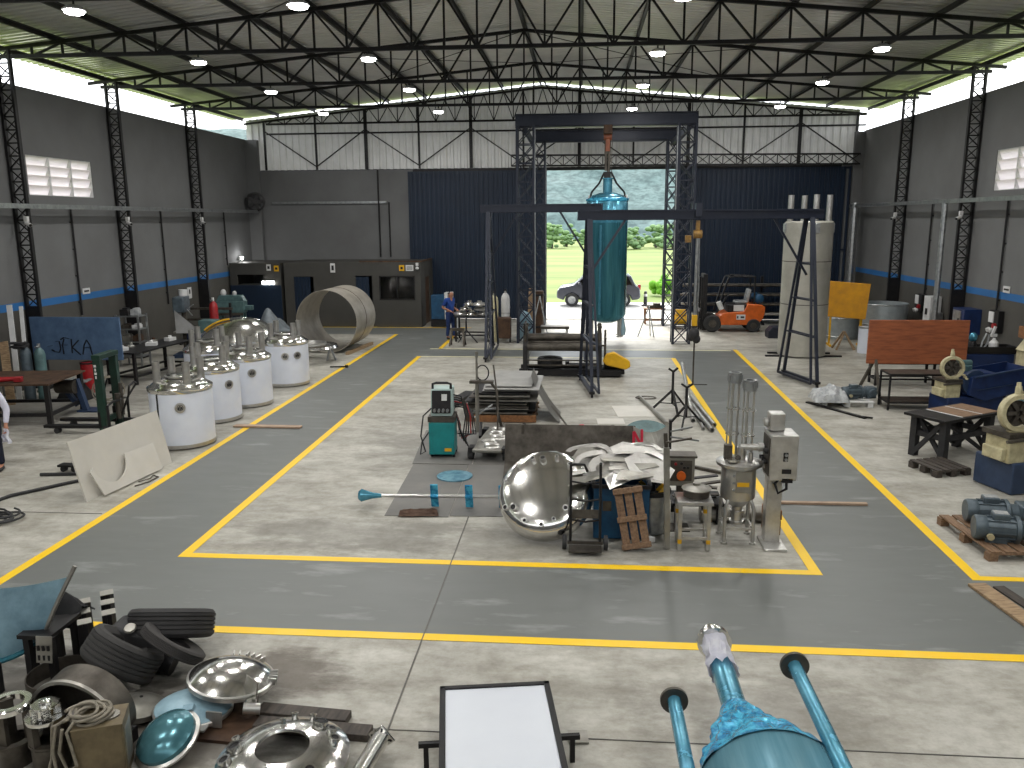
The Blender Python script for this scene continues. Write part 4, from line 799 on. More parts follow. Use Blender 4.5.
m = MB(); m.bar((.98, .4, .2), (.98, .4, 1.3), .06); m.bar((.98, -.05, 1.1), (.98, .45, 1.1), .04); m.bar((.98, -.02, .9), (.75, -.02, .9), .05); m.put('lever_frame', M.grime, t)
def tyre(name, label, Rr, w, M4, mt=None, rim=.6, group=None):
    b = MB(); ri = Rr*rim; prof = [(ri, -w*.36), (Rr*.8, -w*.5), (Rr*.93, -w*.47), (Rr, -w*.36)]
    for k in range(5):
        z = -w*.36+w*.72*(k+.5)/5; prof += [(Rr*1.005, z-w*.045), (Rr*1.005, z+w*.045), (Rr*.975, z+w*.055), (Rr*.975, z+w*.085)]
    prof += [(Rr, w*.36), (Rr*.93, w*.47), (Rr*.8, w*.5), (ri, w*.36), (ri*.97, w*.3), (ri*1.08, 0), (ri*.97, -w*.3), (ri, -w*.36)]
    b.lathe(prof, M4, 40); return one(b, name, mt or M.rub, label, 'tyre', ang=25, group=group)
tyre('tyre', 'black tyre lying on the base of the rolling machine', .36, .26, rot((-.85, 23.1, .39)))
m = MB(); m.bar((-.35, 0, .33), (.5, 0, .33), .07); m.bar((.0, 0, .3), (-.1, 0, .24), .1); m.cyl((-.4, 0, .28), (-.4, 0, .42), .06); one(m, 'axle_jack', M.blk, 'black axle piece lying on the rolling machine base beside the tyre', 'part', (0.05, 23.1, -.02))

# right of the door: forklift, pipe rack, tall tank
t = thing('forklift', 'orange forklift truck facing left before the right door', 'forklift', (4.78, 32.9, 0))
m = MB(); m.prism([(.62, .28), (2.1, .28), (2.3, .45), (2.42, .7), (2.42, .98), (2.3, 1.08), (1.75, 1.12), (1.62, .82), (.95, .78), (.72, .66)], 1.1, MX.Translation((0, .55, 0)) @ MX.Rotation(PI/2, 4, 'X')); bd = m.put('body', M.orange, t, bev=.03)
m = MB(); m.box((1.5, -.56, .6), (.34, .01, .2)); m.put('name_plate', M.wht, bd); m = MB(); m.box((1.38, -.562, .6), (.05, .01, .1)); m.box((1.56, -.562, .6), (.14, .01, .07)); m.put('plate_marks', M.ink, bd)
m = MB(); m.box((1.5, 0, .93), (1.0, .95, .3)); m.put('engine_hood', M.blk, t, bev=.04); m = MB(); m.box((1.42, -.49, .95), (.4, .02, .24)); m.put('hood_label', M.wht, kids(t)[-1])
for y in (-.35, .35): m = MB(); m.box((.12, y, 1.15), (.16, .12, 2.2)); m.box((.02, y*.8, 1.1), (.1, .08, 2.05)); m.put('mast', M.blk, t, bev=.01)
m = MB()
for z in (.3, 1.1, 2.2): m.box((.1, 0, z), (.12, .8, .12))
m.box((-.05, 0, .45), (.06, .95, .12)); m.box((-.05, 0, .85), (.06, .95, .1)); m.cyl((.12, .12, .3), (.12, .12, 2.05), .05); m.cyl((.12, -.12, .3), (.12, -.12, 2.05), .05); m.put('carriage', M.blk, t)
for y in (-.28, .28): m = MB(); m.box((-.55, y, .1), (1.0, .12, .05)); m.box((-.08, y, .45), (.06, .12, .7)); m.put('fork', M.blk, t)
for x, r in ((.42, .34), (2.0, .27)):
    for y in (-.46, .46):
        m = MB(); m.lathe([(0, -.11), (r*.5, -.11), (r*.85, -.12), (r, -.08), (r, .08), (r*.85, .12), (r*.5, .11), (0, .11)], frame((x, y, r), (0, 1, 0)), 24); w = m.put('wheel', M.rub, t); m = MB(); m.lathe([(0, -.125), (r*.45, -.12), (r*.45, .12), (0, .125)], frame((x, y, r), (0, 1, 0)), 18); m.put('hub', M.grime, w)
m = MB()
for y in (-.42, .42): m.tube([(.6, y, .75), (.85, y, 1.7), (1.0, y, 2.12), (1.2, y, 2.18), (2.0, y, 2.15), (2.02, y, 1.1)], .04)
for x in (1.05, 1.3, 1.55, 1.8, 2.0): m.bar((x, -.42, 2.16), (x, .42, 2.16), .05)
m.put('overhead_guard', M.blk, t)
m = MB(); m.box((1.55, 0, 1.15), (.5, .5, .12)); m.box((1.82, 0, 1.42), (.14, .48, .5), ry=R(10)); m.put('seat', M.plast, t, bev=.04)
m = MB(); m.cyl((.75, 0, .8), (1.0, 0, 1.3), .04); m.put('steering_column', M.blk, t); m = MB(); m.tube([V((1.0, 0, 1.32))+V((.14*math.cos(a)*.6, .19*math.sin(a), .14*math.cos(a))) for a in [2*PI*k/18 for k in range(18)]], .018, closed=True); m.put('steering_wheel', M.blk, t)
m = MB(); m.cyl((2.2, -.4, 1.3), (2.2, .4, 1.3), .19, n=20); m.sph((2.2, -.4, 1.3), .19, (1, .4, 1)); m.sph((2.2, .4, 1.3), .19, (1, .4, 1)); m.put('gas_tank', M.drum, t)
m = MB(); m.cyl((.75, -.52, .9), (.62, -.52, 1.2), .1); m.put('lamp', M.wht, t)
m = MB(); m.prism([(0, 0), (.9, 0), (.9, .28), (.75, .42), (.15, .42), (0, .25)], .6, MX.Rotation(PI/2, 4, 'X')); one(m, 'blue_fork_stand', M.dkblue, 'dark blue steel stand on the floor right of the forklift', 'stand', (7.0, 31.3, 0), bev=.02)
def pipe_rack(x0, x1, y):
    t = thing('pipe_rack', 'black storage rack of long pipes behind the forklift', 'rack', (0, y, 0))
    for x in (x0+.3, (x0+x1)/2, x1-.3):
        m = MB(); m.bar((x, 0, 0), (x, 0, 2.0), .1); 
        for z in (.35, .75, 1.15, 1.55): m.bar((x, -.7, z), (x, .05, z+.02), .07)
        m.bar((x, -.7, .04), (x, .3, .04), .1); m.put('upright', M.blk, t)
    return t
pipe_rack(4.7, 10.6, 35.3); q = random.Random(4); n = 0
for L_, z in enumerate((.39, .79, 1.19, 1.59)):
    for k in range(5):
        r = .055; m = MB(); m.pipe((4.6+q.uniform(-.4, .5), 0, 0), (10.3+q.uniform(-.6, .5), 0, 0), r, .008, 12)
        one(m, 'steel_pipe', q.choice([M.sst, M.dull, M.grime, M.sst]), 'long steel pipe on the %s level of the rack, %s from the front' % (['lowest', 'second', 'third', 'top'][L_], NUM[k]), 'pipe', (0, 34.66+.13*k, z+r+.01), group='pipes on the storage rack')
t = thing('tall_steel_tank', 'tall dull steel tank with four pipes on top right of the forklift', 'tank', (7.2, 26.9, 0)); r = .74
m = MB(); m.lathe([(0, .05), (r, .05), (r, 4.25), (r-.05, 4.3), (r-.1, 4.25), (0, 4.2)], n=48); m.put('shell', mat('matt_tank_steel', (.74, .73, .69), .5, .35, c2=(.62, .61, .57), scale=1.2), t)
for z in (1.7, 3.05): m = MB(); m.lathe([(r, z-.012), (r+.006, z-.008), (r+.006, z+.008), (r, z+.012)], n=48); m.put('weld_seam', M.grime, t)
for k in range(4): a = .04+k*PI/2; x, y = .6*math.cos(a), .6*math.sin(a); m = MB(); m.pipe((x, y, 4.1), (x, y, 5.1), .09, .01); m.put('pipe', M.sst, t); m = MB(); m.box((x*1.12, y*1.12, 4.08), (.22, .22, .3)); m.put('pipe_bracket', M.galv, t, bev=.02)
m = MB(); m.box((0, -.3, .025), (2.4, .12, .05)); m.box((0, .3, .025), (2.0, .12, .05)); m.put('skid', M.blk, t)
# things standing near the open door
def lid_table():
    t = table('trestle_table', 'dark trestle table loaded with shiny steel lids behind the worker', (-3.97, 29.9, 0), 1.3, 1.0, .95, M.blk, M.blk, 0, .07)
lid_table()
q = random.Random(6)
for k in range(7):
    m = MB(); r = q.uniform(.2, .3)
    m.lathe([(0, 0), (r, 0), (r, .04), (r*.8, .09), (.1, .12), (0, .12)], n=24); m.lathe([(.05, .1), (.05, .17), (.08, .17), (.08, .1)], n=12)
    one(m, 'steel_dish', M.pol if k % 2 else M.sst, 'round steel lid piled on the dark trestle table, %s' % ['leftmost at the bottom', 'middle at the bottom', 'rightmost at the bottom', 'left of the second layer', 'right of the second layer', 'topmost left', 'topmost right'][k], 'lid', (-4.42+.42*k if k < 3 else (-4.25+.55*(k-3) if k < 5 else -4.1+.4*(k-5)), 29.75+q.uniform(0, .2), .955+(.175 if k >= 3 else 0)+(.175 if k >= 5 else 0)), group='steel lids on the trestle table')
t = thing('small_trestle', 'small dark sawhorse in front of the worker by the yellow line', 'sawhorse', (-4.35, 28.5, 0)); m = MB(); m.box((0, 0, .58), (.5, .14, .1)); m.put('top_bar', M.grime, t)
for x in (-.2, .2):
    for y in (-1, 1): m = MB(); m.bar((x, y*.03, .56), (x+(.06 if x > 0 else -.06), y*.22, .0), .06); m.put('leg', M.grime, t)
t = thing('tripod_stand', 'black tripod stand behind the small sawhorse', 'stand', (-4.1, 29.0, 0)); m = MB(); m.cyl((0, 0, .4), (0, 0, .95), .03); m.put('pole', M.blk, t)
for k in range(3): a = 2*PI*k/3+.4; m = MB(); m.bar((0, 0, .5), (.42*math.cos(a), .42*math.sin(a), 0), .035); m.put('leg', M.blk, t)
t = thing('tool_cabinet', 'blue tool cabinet with white side by the office corner', 'cabinet', (-5.9, 33.6, 0)); m = MB(); m.box((0, 0, .85), (.55, .5, 1.0)); m.put('body', M.drum, t, bev=.02); m = MB(); m.box((.35, .05, .9), (.14, .48, 1.1)); m.box((.52, .1, .9), (.12, .48, 1.1)); m.put('side_panel', M.wht, t, bev=.01); m = MB(); m.box((.1, 0, .2), (.8, .4, .3)); m.put('base', M.blk, t)
t = thing('spray_machine', 'small black machine with white base left of the worker', 'machine', (-5.15, 32.6, 0)); m = MB(); m.box((0, 0, .25), (.4, .4, .5)); m.put('base', M.wht, t, bev=.02); m = MB(); m.box((0, 0, .8), (.34, .3, .6)); m.cyl((0, 0, 1.1), (0, 0, 1.3), .06); m.put('body', M.blk, t, bev=.02)
gas_bottle('gas_cylinder', (-3.12, 29.55, 0), 1.85, .14, M.cream, 'pale gas cylinder on a cart by the left gantry leg', None, 'gas cylinders by the left gantry leg'); gas_bottle('gas_cylinder', (-2.75, 29.9, 0), 1.9, .16, M.wht, 'white gas cylinder with black cap by the left gantry leg', M.blk, 'gas cylinders by the left gantry leg')
t = thing('welding_cart', 'dark welding cart behind the left gantry leg', 'cart', (-2.75, 29.3, 0)); m = MB(); m.box((0, 0, .55), (.5, .45, .75)); m.put('body', M.rust, t, bev=.02); m = MB(); m.tube([(-.2, .2, .5), (-.2, .25, 1.05), (.2, .25, 1.05), (.2, .2, .5)], .02); m.put('handle', M.blk, t)
for x in (-.22, .22): m = MB(); m.cyl((x-.03, 0, .09), (x+.03, 0, .09), .09); m.bar((x, 0, .1), (x, 0, .25), .05); m.put('wheel', M.rub, t)
m = MB(); m.sheet(lambda u, v: V(((u-.5)*.7, (v-.5)*.6, .95*math.sin(PI*u)**.4*math.sin(PI*v)**.4*(1+.15*noise.noise(V((u*4, v*4, 7)))))), 14, 12, .01)
one(m, 'covered_machine', M.film2, 'pale blue covered machine right of the welding cart', 'machine', (-2.05, 30.6, .005))
t = thing('rusty_roller', 'upright rusty brown roll standing at the left door edge', 'roll', (-1.65, 32.0, 0)); m = MB(); m.cyl((0, 0, 0), (0, 0, 1.65), .22, n=24); m.put('core', M.rust, t); m = MB(); m.cyl((-.3, -.1, 0), (-.22, -.1, 1.75), .14, n=18); m.put('paper_roll', M.wood, t)
for z in (.25, 1.5): m = MB(); m.lathe([(.22, z-.04), (.25, z-.04), (.25, z+.04), (.22, z+.04)], n=24); m.put('band', M.blk, t)
table('low_bench', 'low dark bench in the doorway behind the rolling machine', (-.95, 30.9, 0), 1.1, .5, .42, M.grime, M.wht, 0, .09, .1)
m = MB(); m.bar((-1.9, 31.2, 0), (-1.55, 31.4, 1.5), .04); m.bar((-1.25, 31.2, 0), (-1.55, 31.45, 1.5), .04); one(m, 'leaning_bars', M.galv, 'pair of pale crossed bars leaning at the left door edge', 'bars', smooth=False)
table('wooden_table', 'small wooden table outside the right door edge', (3.15, 35.0, 0), .9, .6, .68, M.wood3, M.wood3, 0, .07, .06)
m = MB(); m.box((0, 0, .06), (.6, .35, .12)); m.box((.1, 0, .16), (.3, .3, .08)); one(m, 'parts_tray', M.grime, 'tray of grey parts on the small wooden table', 'tray', (3.15, 35.0, .685), bev=.01)
t = thing('compressor', 'yellow compressor behind the right front hoist mast', 'compressor', (4.1, 33.6, 0)); m = MB(); m.cyl((-.35, 0, .35), (.35, 0, .35), .2, n=20); m.put('tank', M.yelp, t); m = MB(); m.box((0, 0, .65), (.4, .3, .25)); m.put('motor', M.yelp, t, bev=.03)
for x in (-.25, .25): m = MB(); m.cyl((x, -.15, .08), (x, .15, .08), .08); m.bar((x, 0, .08), (x, 0, .2), .06); m.put('wheel', M.rub, t)
t = thing('leaning_tripod', 'thin grey tripod standing in the doorway left of right hoist mast', 'tripod', (2.55, 31.0, 0))
for a, b in (((-.35, 0, 0), (.05, 0, 1.15)), ((.25, -.1, 0), (.05, 0, 1.15)), ((.15, .35, 0), (.05, 0, 1.15))): m = MB(); m.bar(a, b, .04); m.put('leg', M.galv, t)
# parked car outside
t = thing('car', 'dark grey estate car parked sideways beyond the open door', 'car', (.92, 42.7, -.01))
side = [(-2.05, .42), (-2.1, .75), (-2.0, .95), (-1.55, 1.1), (-1.15, 1.5), (-.85, 1.62), (.6, 1.66), (1.4, 1.6), (1.85, 1.15), (2.1, 1.02), (2.15, .5), (2.0, .38)]
side = [(-x, z) for x, z in side][::-1]
def carprof(): return [(x, z) for x, z in [(-2.15, .5), (-2.1, .98), (-1.9, 1.08), (-1.65, 1.58), (-1.2, 1.68), (.4, 1.66), (.75, 1.58), (1.25, 1.12), (1.95, .98), (2.12, .78), (2.12, .45), (1.75, .34), (1.68, .55), (1.35, .72), (1.02, .55), (.95, .34), (-.9, .34), (-.97, .55), (-1.3, .72), (-1.63, .55), (-1.7, .34), (-2.05, .38)]]
m = MB(); m.prism([(-x, z) for x, z in carprof()][::-1], 1.7, MX.Translation((0, .85, 0)) @ MX.Rotation(PI/2, 4, 'X')); m.put('body', M.carm, t, bev=.06)
for poly_ in ([(-1.1, 1.14), (-.68, 1.52), (-.2, 1.56), (-.2, 1.12)], [(-.1, 1.12), (-.1, 1.56), (.7, 1.57), (.7, 1.12)], [(.8, 1.12), (.8, 1.56), (1.5, 1.52), (1.7, 1.12)]):
    m = MB(); m.prism(poly_, 1.74, MX.Translation((0, .87, 0)) @ MX.Rotation(PI/2, 4, 'X')); m.put('side_window', M.glass, t)
for x in (-1.35, 1.3):
    for y in (-.78, .78):
        m = MB(); m.lathe([(.2, -.1), (.33, -.11), (.35, -.06), (.35, .06), (.33, .11), (.2, .1)], frame((x, y, .35), (0, 1, 0)), 28); w = m.put('wheel', M.rub, t)
        m = MB(); m.lathe([(0, -.09), (.06, -.1), (.2, -.09), (.22, -.1), (.22, .1), (.2, .09), (0, .09)], frame((x, y, .35), (0, 1, 0)), 20); m.put('alloy_rim', M.galv, w)
m = MB(); m.box((2.08, -.7, 1.0), (.14, .24, .26)); m.put('tail_lamp', M.red, t, bev=.02); m = MB(); m.box((-1.98, -.7, .82), (.2, .26, .14)); m.put('head_lamp', M.plast, t, bev=.02)
m = MB(); m.box((-.95, -.93, 1.18), (.16, .14, .12)); m.put('wing_mirror', M.carm, t, bev=.02); m = MB(); m.box((0, -.86, .42), (2.1, .05, .1)); m.put('sill_trim', M.blk, t)
for y in (-.7, .7): m = MB(); m.bar((-.5, y, 1.7), (1.2, y, 1.7), .03); m.put('roof_rail', M.galv, t)
t = thing('traffic_bollard', 'dark bollard standing outside right of the car', 'bollard', (3.35, 42.3, -.01)); m = MB(); m.lathe([(0, 0), (.2, 0), (.2, .05), (.1, .1), (.07, .75), (0, .78)], n=16); m.put('body', M.rub, t); m = MB(); m.lathe([(.085, .5), (.09, .5), (.085, .62), (.08, .62)], n=16); m.put('band', M.wht, t)

# ---------------------------------------------------------------- centre: mats, welder, shaft, dished head and the scrap
def mat_sheet(pts, z, label): m = MB(); m.plate([(x, y, z) for x, y in pts], .006); return one(m, 'rubber_mat', M.mat_, label, 'mat', smooth=False, group='grey rubber mats on the floor')
mat_sheet([(-2.93, 11.5), (-1.95, 11.5), (-2.0, 14.15), (-3.02, 14.15)], .011, 'grey rubber mat under the blue-bladed shaft, left one with the brown rag')
mat_sheet([(-1.94, 11.55), (-.55, 11.6), (-.5, 14.2), (-1.99, 14.2)], .011, 'grey rubber mat between the platform truck and the leaning dished head')
mat_sheet([(-3.05, 14.18), (-1.95, 14.18), (-2.1, 16.6), (-3.25, 16.6)], .013, 'grey rubber mat under the teal welding machine')
mat_sheet([(-1.93, 14.22), (.6, 14.22), (.5, 17.2), (-2.08, 17.2)], .012, 'grey rubber mat under the platform truck')
t = thing('welding_machine', 'teal cooling unit carrying a black and white welding machine, cables behind', 'welding machine', (-2.57, 14.75, .014), .04)
m = MB(); m.prism([(-.24, 0), (.24, 0), (.24, .62), (-.24, .62)], .5, MX.Translation((0, .3, .06)) @ MX.Rotation(PI/2, 4, 'X')); cu = m.put('cooling_unit', M.teal, t, bev=.015)
m = MB(); m.box((.12, -.203, .16), (.13, .006, .06)); m.put('yellow_sticker', M.yelp, cu); m = MB(); m.box((0, .05, .685), (.46, .46, .006)); m.put('lid', M.mgreen, cu)
for x in (-.2, .22):
    for y in (-.1, .25): m = MB(); m.cyl((x-.02, y, .06), (x+.02, y, .06), .06); m.put('wheel', M.rub, t)
m = MB(); m.box((0, .05, .74), (.5, .5, .1)); m.box((0, .3, .7), (.4, .06, 1.0)); m.put('carrier', M.grime, t)
m = MB(); m.prism([(-.14, .0), (.35, .0), (.35, .5), (-.05, .5)], .4, frame((-.2, 0, .79), (1, 0, 0), (0, 1, 0))); wm = m.put('welder_body', mat('pale_green_panel', (.66, .74, .72), .5), t, bev=.015)
m = MB(); m.box((0, -.11, 1.06), (.35, .02, .42), rx=R(-10)); m.put('front_panel', M.blk, wm); m = MB(); m.box((.06, -.13, 1.15), (.1, .02, .12), rx=R(-10)); m.put('display', M.wht, wm)
for k in range(4): m = MB(); m.cyl((-.12+.08*k, -.12, .92), (-.12+.08*k, -.2, .9), .026); m.put('socket', M.galv, wm)
m = MB(); m.tube([(-.17, .0, 1.28), (-.17, .0, 1.38), (-.1, 0, 1.4), (.1, 0, 1.4), (.17, 0, 1.38), (.17, 0, 1.28)], .025); m.put('handle', M.blk, t)
for k in range(6):
    q = random.Random(k+20); m = MB(); m.tube([(.18, .15+.03*k, 1.15-.05*k), (.34+.03*k, .2+.05*k, 1.1-.06*k), (.42+.03*k, .22, .7), (.36+.05*k, .25, .35), (.46-.04*k, .2, .12+.05*k), (.3, .1+.05*k, .5), (.25, .2, .75)], .014); m.put('cable', [M.rub, M.grime, M.rub, M.red, M.rub, M.rub][k], t)
m = MB(); m.tube([(-.18, -.15, .95), (-.34, -.15, .8), (-.4, -.12, .4), (-.32, -.12, .1), (-.42, -.1, .04), (-.4, .0, .25), (-.26, .1, .45)], .014); m.put('cable', M.rub, t)
t = thing('platform_truck', 'low grey platform truck with tall thin handle right of the welding machine', 'trolley', (-1.62, 15.2, .014), -.08)
m = MB(); m.box((0, 0, .2), (.56, 1.7, .07)); m.put('deck', M.dull, t, bev=.02)
for k in range(5): q = random.Random(k); m = MB(); m.lathe([(.1, .236), (.14, .26), (.16, .236)], MX.Translation((q.uniform(-.08, .08), -.6+.3*k, 0)), 18); m.put('flange_ring', M.sst, t)
for x in (-.33, .33):
    for y in (-.7, .65): m = MB(); m.cyl((x-.05, y, .1), (x+.05, y, .1), .1); w = m.put('wheel', M.rub, t); m = MB(); m.box((x*.95, y, .2), (.1, .22, .1)); m.put('fork', M.blk, w)
m = MB(); m.tube([(-.05, .55, .2), (-.08, .75, .8), (-.2, .95, 1.5)], .018); m.put('handle', M.grime, t)
for x in (-.36, .36): m = MB(); m.bar((x, .3, .15), (x*1.25, .85, .3), .06); m.put('outrigger', M.blk, t)
m = MB(); m.lathe([(0, 0), (.31, 0), (.31, .02), (.12, .03), (0, .03)], n=36); one(m, 'blue_disc', mat('scuffed_blue_film', (.42, .58, .64), .4, 0, c2=(.28, .46, .54), scale=9, thr=(.45, .6)), 'round scuffed blue disc lying on the rubber mat', 'disc', (-2.15, 13.45, .012))
t = thing('agitator_shaft', 'long steel agitator shaft with blue wrapped paddles lying on the mat', 'shaft', (-3.3, 11.85, 0), .01)
m = MB(); m.cyl((.1, 0, .2), (2.25, 0, .22), .027); m.put('shaft', M.sst, t)
m = MB(); m.lathe([(.0, -.16), (.07, -.16), (.1, -.12), (.05, .05), (.03, .2), (0, .2)], frame((.05, 0, .2), (1, 0, 0)), 20); m.put('wrapped_coupling', M.film, t)
for x in (1.08, 1.62, 2.14):
    m = MB(); T = MX.Translation((x, 0, .21)) @ MX.Rotation(R(12), 4, 'X'); m.box((0, .0, .11), (.12, .03, .19), T); m.box((0, .0, -.1), (.12, .03, .18), T); m.cyl((-.06+x, 0, .21), (.06+x, 0, .21), .05); m.put('paddle', M.crink, t, bev=.01)
m = MB(); m.sheet(lambda u, v: V(((u-.5)*.62*(1-.2*v), (v-.5)*.32, .012+.07*max(0, noise.noise(V((u*4, v*4, 2)))+.4)*math.sin(PI*v))), 16, 10, .01); one(m, 'brown_rag', M.rag, 'crumpled brown rag on the mat below the shaft', 'rag', (-2.42, 11.62, .012), .1)
# leaning dished head
t = thing('leaning_dished_head', 'round polished dished head with small nozzles leaning on the scrap heap', 'dished head')
nz_ = V((-.14, -.70, .70)).normalized(); Tq = frame((-.47, 10.98, .62), nz_) @ MX.Scale(1.07, 4)
lo_ = min((Tq @ V((.64*math.cos(a), .63*math.sin(a), -.14))).z for a in [k*.1 for k in range(63)]); Tq = MX.Translation((0, 0, .012-lo_)) @ Tq
m = MB(); m.lathe([(.62, -.14), (.63, -.13), (.63, -.02), (.615, .04), (.58, .085), (.52, .115), (.42, .14), (.28, .16), (.14, .172), (0, .175), (0, .167), (.28, .152), (.52, .105), (.615, -.02), (.615, -.14), (.62, -.14)], Tq, 56); sh = m.put('shell', M.pol, t)
nz2 = V((0, 0, 1))
for r_, a, s in ((.48, .2, .8), (.46, .75, .8), (.47, 1.2, .8), (.42, 1.6, 1.3), (.45, 1.9, 1), (.48, 2.4, .7), (.5, 2.9, .7), (.45, 3.75, 1.4), (.54, 3.6, 1.1), (.49, 4.25, .9), (.5, 4.7, .9), (.46, 5.05, .8), (.42, 5.5, 1.1)):
    z = .178*(1-(r_/.655)**4.2); p = Tq @ V((r_*math.cos(a), r_*math.sin(a), z-.01)); n_ = (Tq.to_3x3() @ V((math.cos(a)*.3, math.sin(a)*.3, 1))).normalized(); r_ *= 1
    m = MB(); m.pipe(p, p+n_*.06, .036*s, .009, 14); m.put('nozzle', M.sst, t); m = MB(); m.cyl(p, p+n_*.055, .027*s, n=12); m.put('bore', M.blk, kids(t)[-1])
# hand truck
t = thing('hand_truck', 'black two-wheeled hand truck before the blue scrap bin', 'hand truck', (.1, 10.42, 0))
m = MB()
for x in (-.2, .2): m.tube([(x, 0, .1), (x, .08, .6), (x, .16, 1.1), (x, .1, 1.19)], .02)
for z in (.4, .68, .92): m.tube([(-.2, .03+.12*z, z), (0, .0+.12*z, z-.02), (.2, .03+.12*z, z)], .014)
m.put('frame', M.blk, t)
m = MB(); m.box((0, -.12, .06), (.44, .24, .012)); m.put('toe_plate', M.grime, t); m = MB(); m.bar((-.24, 0, .1), (.24, 0, .1), .04); m.put('axle', M.grime, t); m = MB(); m.box((0, .08, .48), (.36, .012, .12), rx=R(-8)); m.put('back_panel', M.grime, t)
for x in (-.28, .28): m = MB(); m.lathe([(0, -.03), (.06, -.03), (.1, -.025), (.1, .025), (.06, .03), (0, .03)], frame((x, .02, .1), (1, 0, 0)), 20); m.put('wheel', M.rub, t)
m = MB(); m.tube([(-.2, .1, 1.16), (-.14, .02, 1.2), (-.02, .0, 1.2), (.02, .02, 1.1)], .018); m.put('grip', M.blk, t)
# blue scrap bin with cut sheets
t = thing('scrap_bin', 'blue steel bin heaped with offcuts behind the hand truck', 'bin', (.6, 11.26, 0))
m = MB()
for c, d in (((0, -.45, .4), (.76, .03, .76)), ((0, .45, .4), (.76, .03, .76)), ((-.37, 0, .4), (.03, .9, .76)), ((.37, 0, .4), (.03, .9, .76)), ((0, 0, .05), (.76, .9, .04))): m.box(c, d)
m.put('body', M.drum, t)
m = MB()
for c, d in (((0, -.47, .78), (.8, .05, .05)), ((0, .47, .78), (.8, .05, .05)), ((-.39, 0, .78), (.05, .95, .05)), ((.39, 0, .78), (.05, .95, .05))): m.box(c, d)
m.put('rim', M.blk, t)
m = MB()
for x in (-.3, 0, .3): m.box((x, -.475, .4), (.04, .02, .7))
m.put('rib', M.drum, t); m = MB(); m.box((-.2, -.48, .5), (.12, .01, .14)); m.put('worn_sticker', M.grime, t)
q = random.Random(31); zz = .82
shp = ['long triangular', 'curved', 'notched', 'narrow', 'square-edged', 'pointed', 'wide', 'crescent-cut', 'bent', 'ragged', 'small', 'broad', 'ribbon-like', 'tapered']
def offcut(k, cx, cy, z, s, rz, tilt):
    kind = k % 4
    if kind == 0: pts = [(-s, -.3*s), (s, -.05*s), (.9*s, .12*s), (-.7*s, .35*s)]
    elif kind == 1: pts = [(s*math.cos(a), s*.6*math.sin(a)) for a in [PI*i/10 for i in range(11)]]+[(.8*s*math.cos(a), .35*s*math.sin(a)) for a in [PI*i/10 for i in range(10, -1, -1)]]
    elif kind == 2: pts = [(-.9*s, -.5*s), (.8*s, -.5*s), (.8*s, .1*s), (.2*s, .4*s), (-.5*s, .3*s)]
    else: pts = [(-s, -.08*s), (s, -.12*s), (1.05*s, .08*s), (0, .18*s), (-s, .1*s)]
    T = rot((cx, cy, z), tilt[0], tilt[1], rz); m = MB(); m.plate([T @ V((x, y, .06*s*math.sin(3*x/s)*(1 if k % 3 == 0 else 0))) for x, y in pts], .004); return m
mbright = mat('bright_offcut', (.72, .71, .69), .45, .4, c2=(.58, .57, .55))
for k in range(24):
    row = k//6; cx = .2+.17*(k % 6)+q.uniform(-.06, .06)*1; cy = 10.85+.2*row+q.uniform(-.05, .05); z = .88+.06*row+.012*(k % 6)
    sz = q.uniform(.26, .42) if row == 0 else q.uniform(.34, .5)
    one(offcut(k*3+row, min(cx, .95), cy, z, sz, q.uniform(-.7, .7), (q.uniform(.25, .5), q.uniform(-.12, .12))), 'steel_offcut', [M.dull, mbright, M.sst, mbright, M.dull][k % 5], '%s sheet offcut on the blue bin, %s from the left in the %s row' % (shp[k % 14], NUM[k % 6], ['front', 'second', 'third', 'rear'][row]), 'offcut', smooth=False, group='offcuts on the blue bin')
t = thing('small_pallet', 'small wooden crate pallet standing upright against the blue bin', 'pallet', (.8, 10.42, 0), 0)
T = MX.Translation((0, 0, .0)) @ MX.Rotation(R(-10), 4, 'Y') @ MX.Rotation(R(-12), 4, 'X')
T = MX.Translation((.0, 0, .03)) @ T
for k in range(3): m = MB(); m.box((-.13+.13*k, 0, .42), (.105, .025, .84), T); m.put('board', M.wood2, t, bev=.004)
for z in (.05, .42, .8): m = MB(); m.box((0, -.035, z), (.4, .05, .07), T); m.put('batten', M.wood2, t, bev=.004)
t = thing('angle_post', 'pale grey angle post standing upright right of the small wooden pallet', 'post', (1.19, 10.5, 0)); m = MB(); m.box((0, 0, .72), (.07, .02, 1.42), ry=R(-2)); m.box((-.03, .04, .72), (.02, .08, 1.42), ry=R(-2)); m.put('angle', M.dull, t); m = MB(); m.bar((-.03, .05, 1.4), (-.05, .05, 1.62), .05); m.bar((-.04, .0, 1.5), (.3, .05, 1.55), .025); m.put('top_arm', M.grime, t)
t = thing('grey_bin', 'round grey bin of yellow scraps behind the pale angle post', 'bin', (1.05, 11.15, 0)); m = MB(); m.lathe([(0, .02), (.2, .02), (.24, .62), (.22, .62), (.19, .05), (0, .05)], n=28); m.put('body', M.galv, t); m = MB(); m.lathe([(.24, .58), (.265, .6), (.265, .65), (.235, .66)], n=28); m.put('rim', M.blk, t)
q = random.Random(5)
for k in range(6): m = MB(); m.bar((0, 0, 0), (q.uniform(-.14, .14), q.uniform(-.14, .14), .12), .05, .015); one(m, 'yellow_scrap', M.yelp if k % 3 else M.blk, 'yellow and black scrap strips heaped in the round grey bin', 'scrap', (1.05+q.uniform(-.1, .1), 11.1+q.uniform(-.1, .1), .56+.02*k), group='scraps in the grey bin', smooth=False)
m = MB(); m.box((0, 0, .04), (.1, .06, .08)); one(m, 'white_block', M.wht, 'small white block on floor between the pallet and the angle post', 'block', (1.02, 10.75, 0), bev=.015)
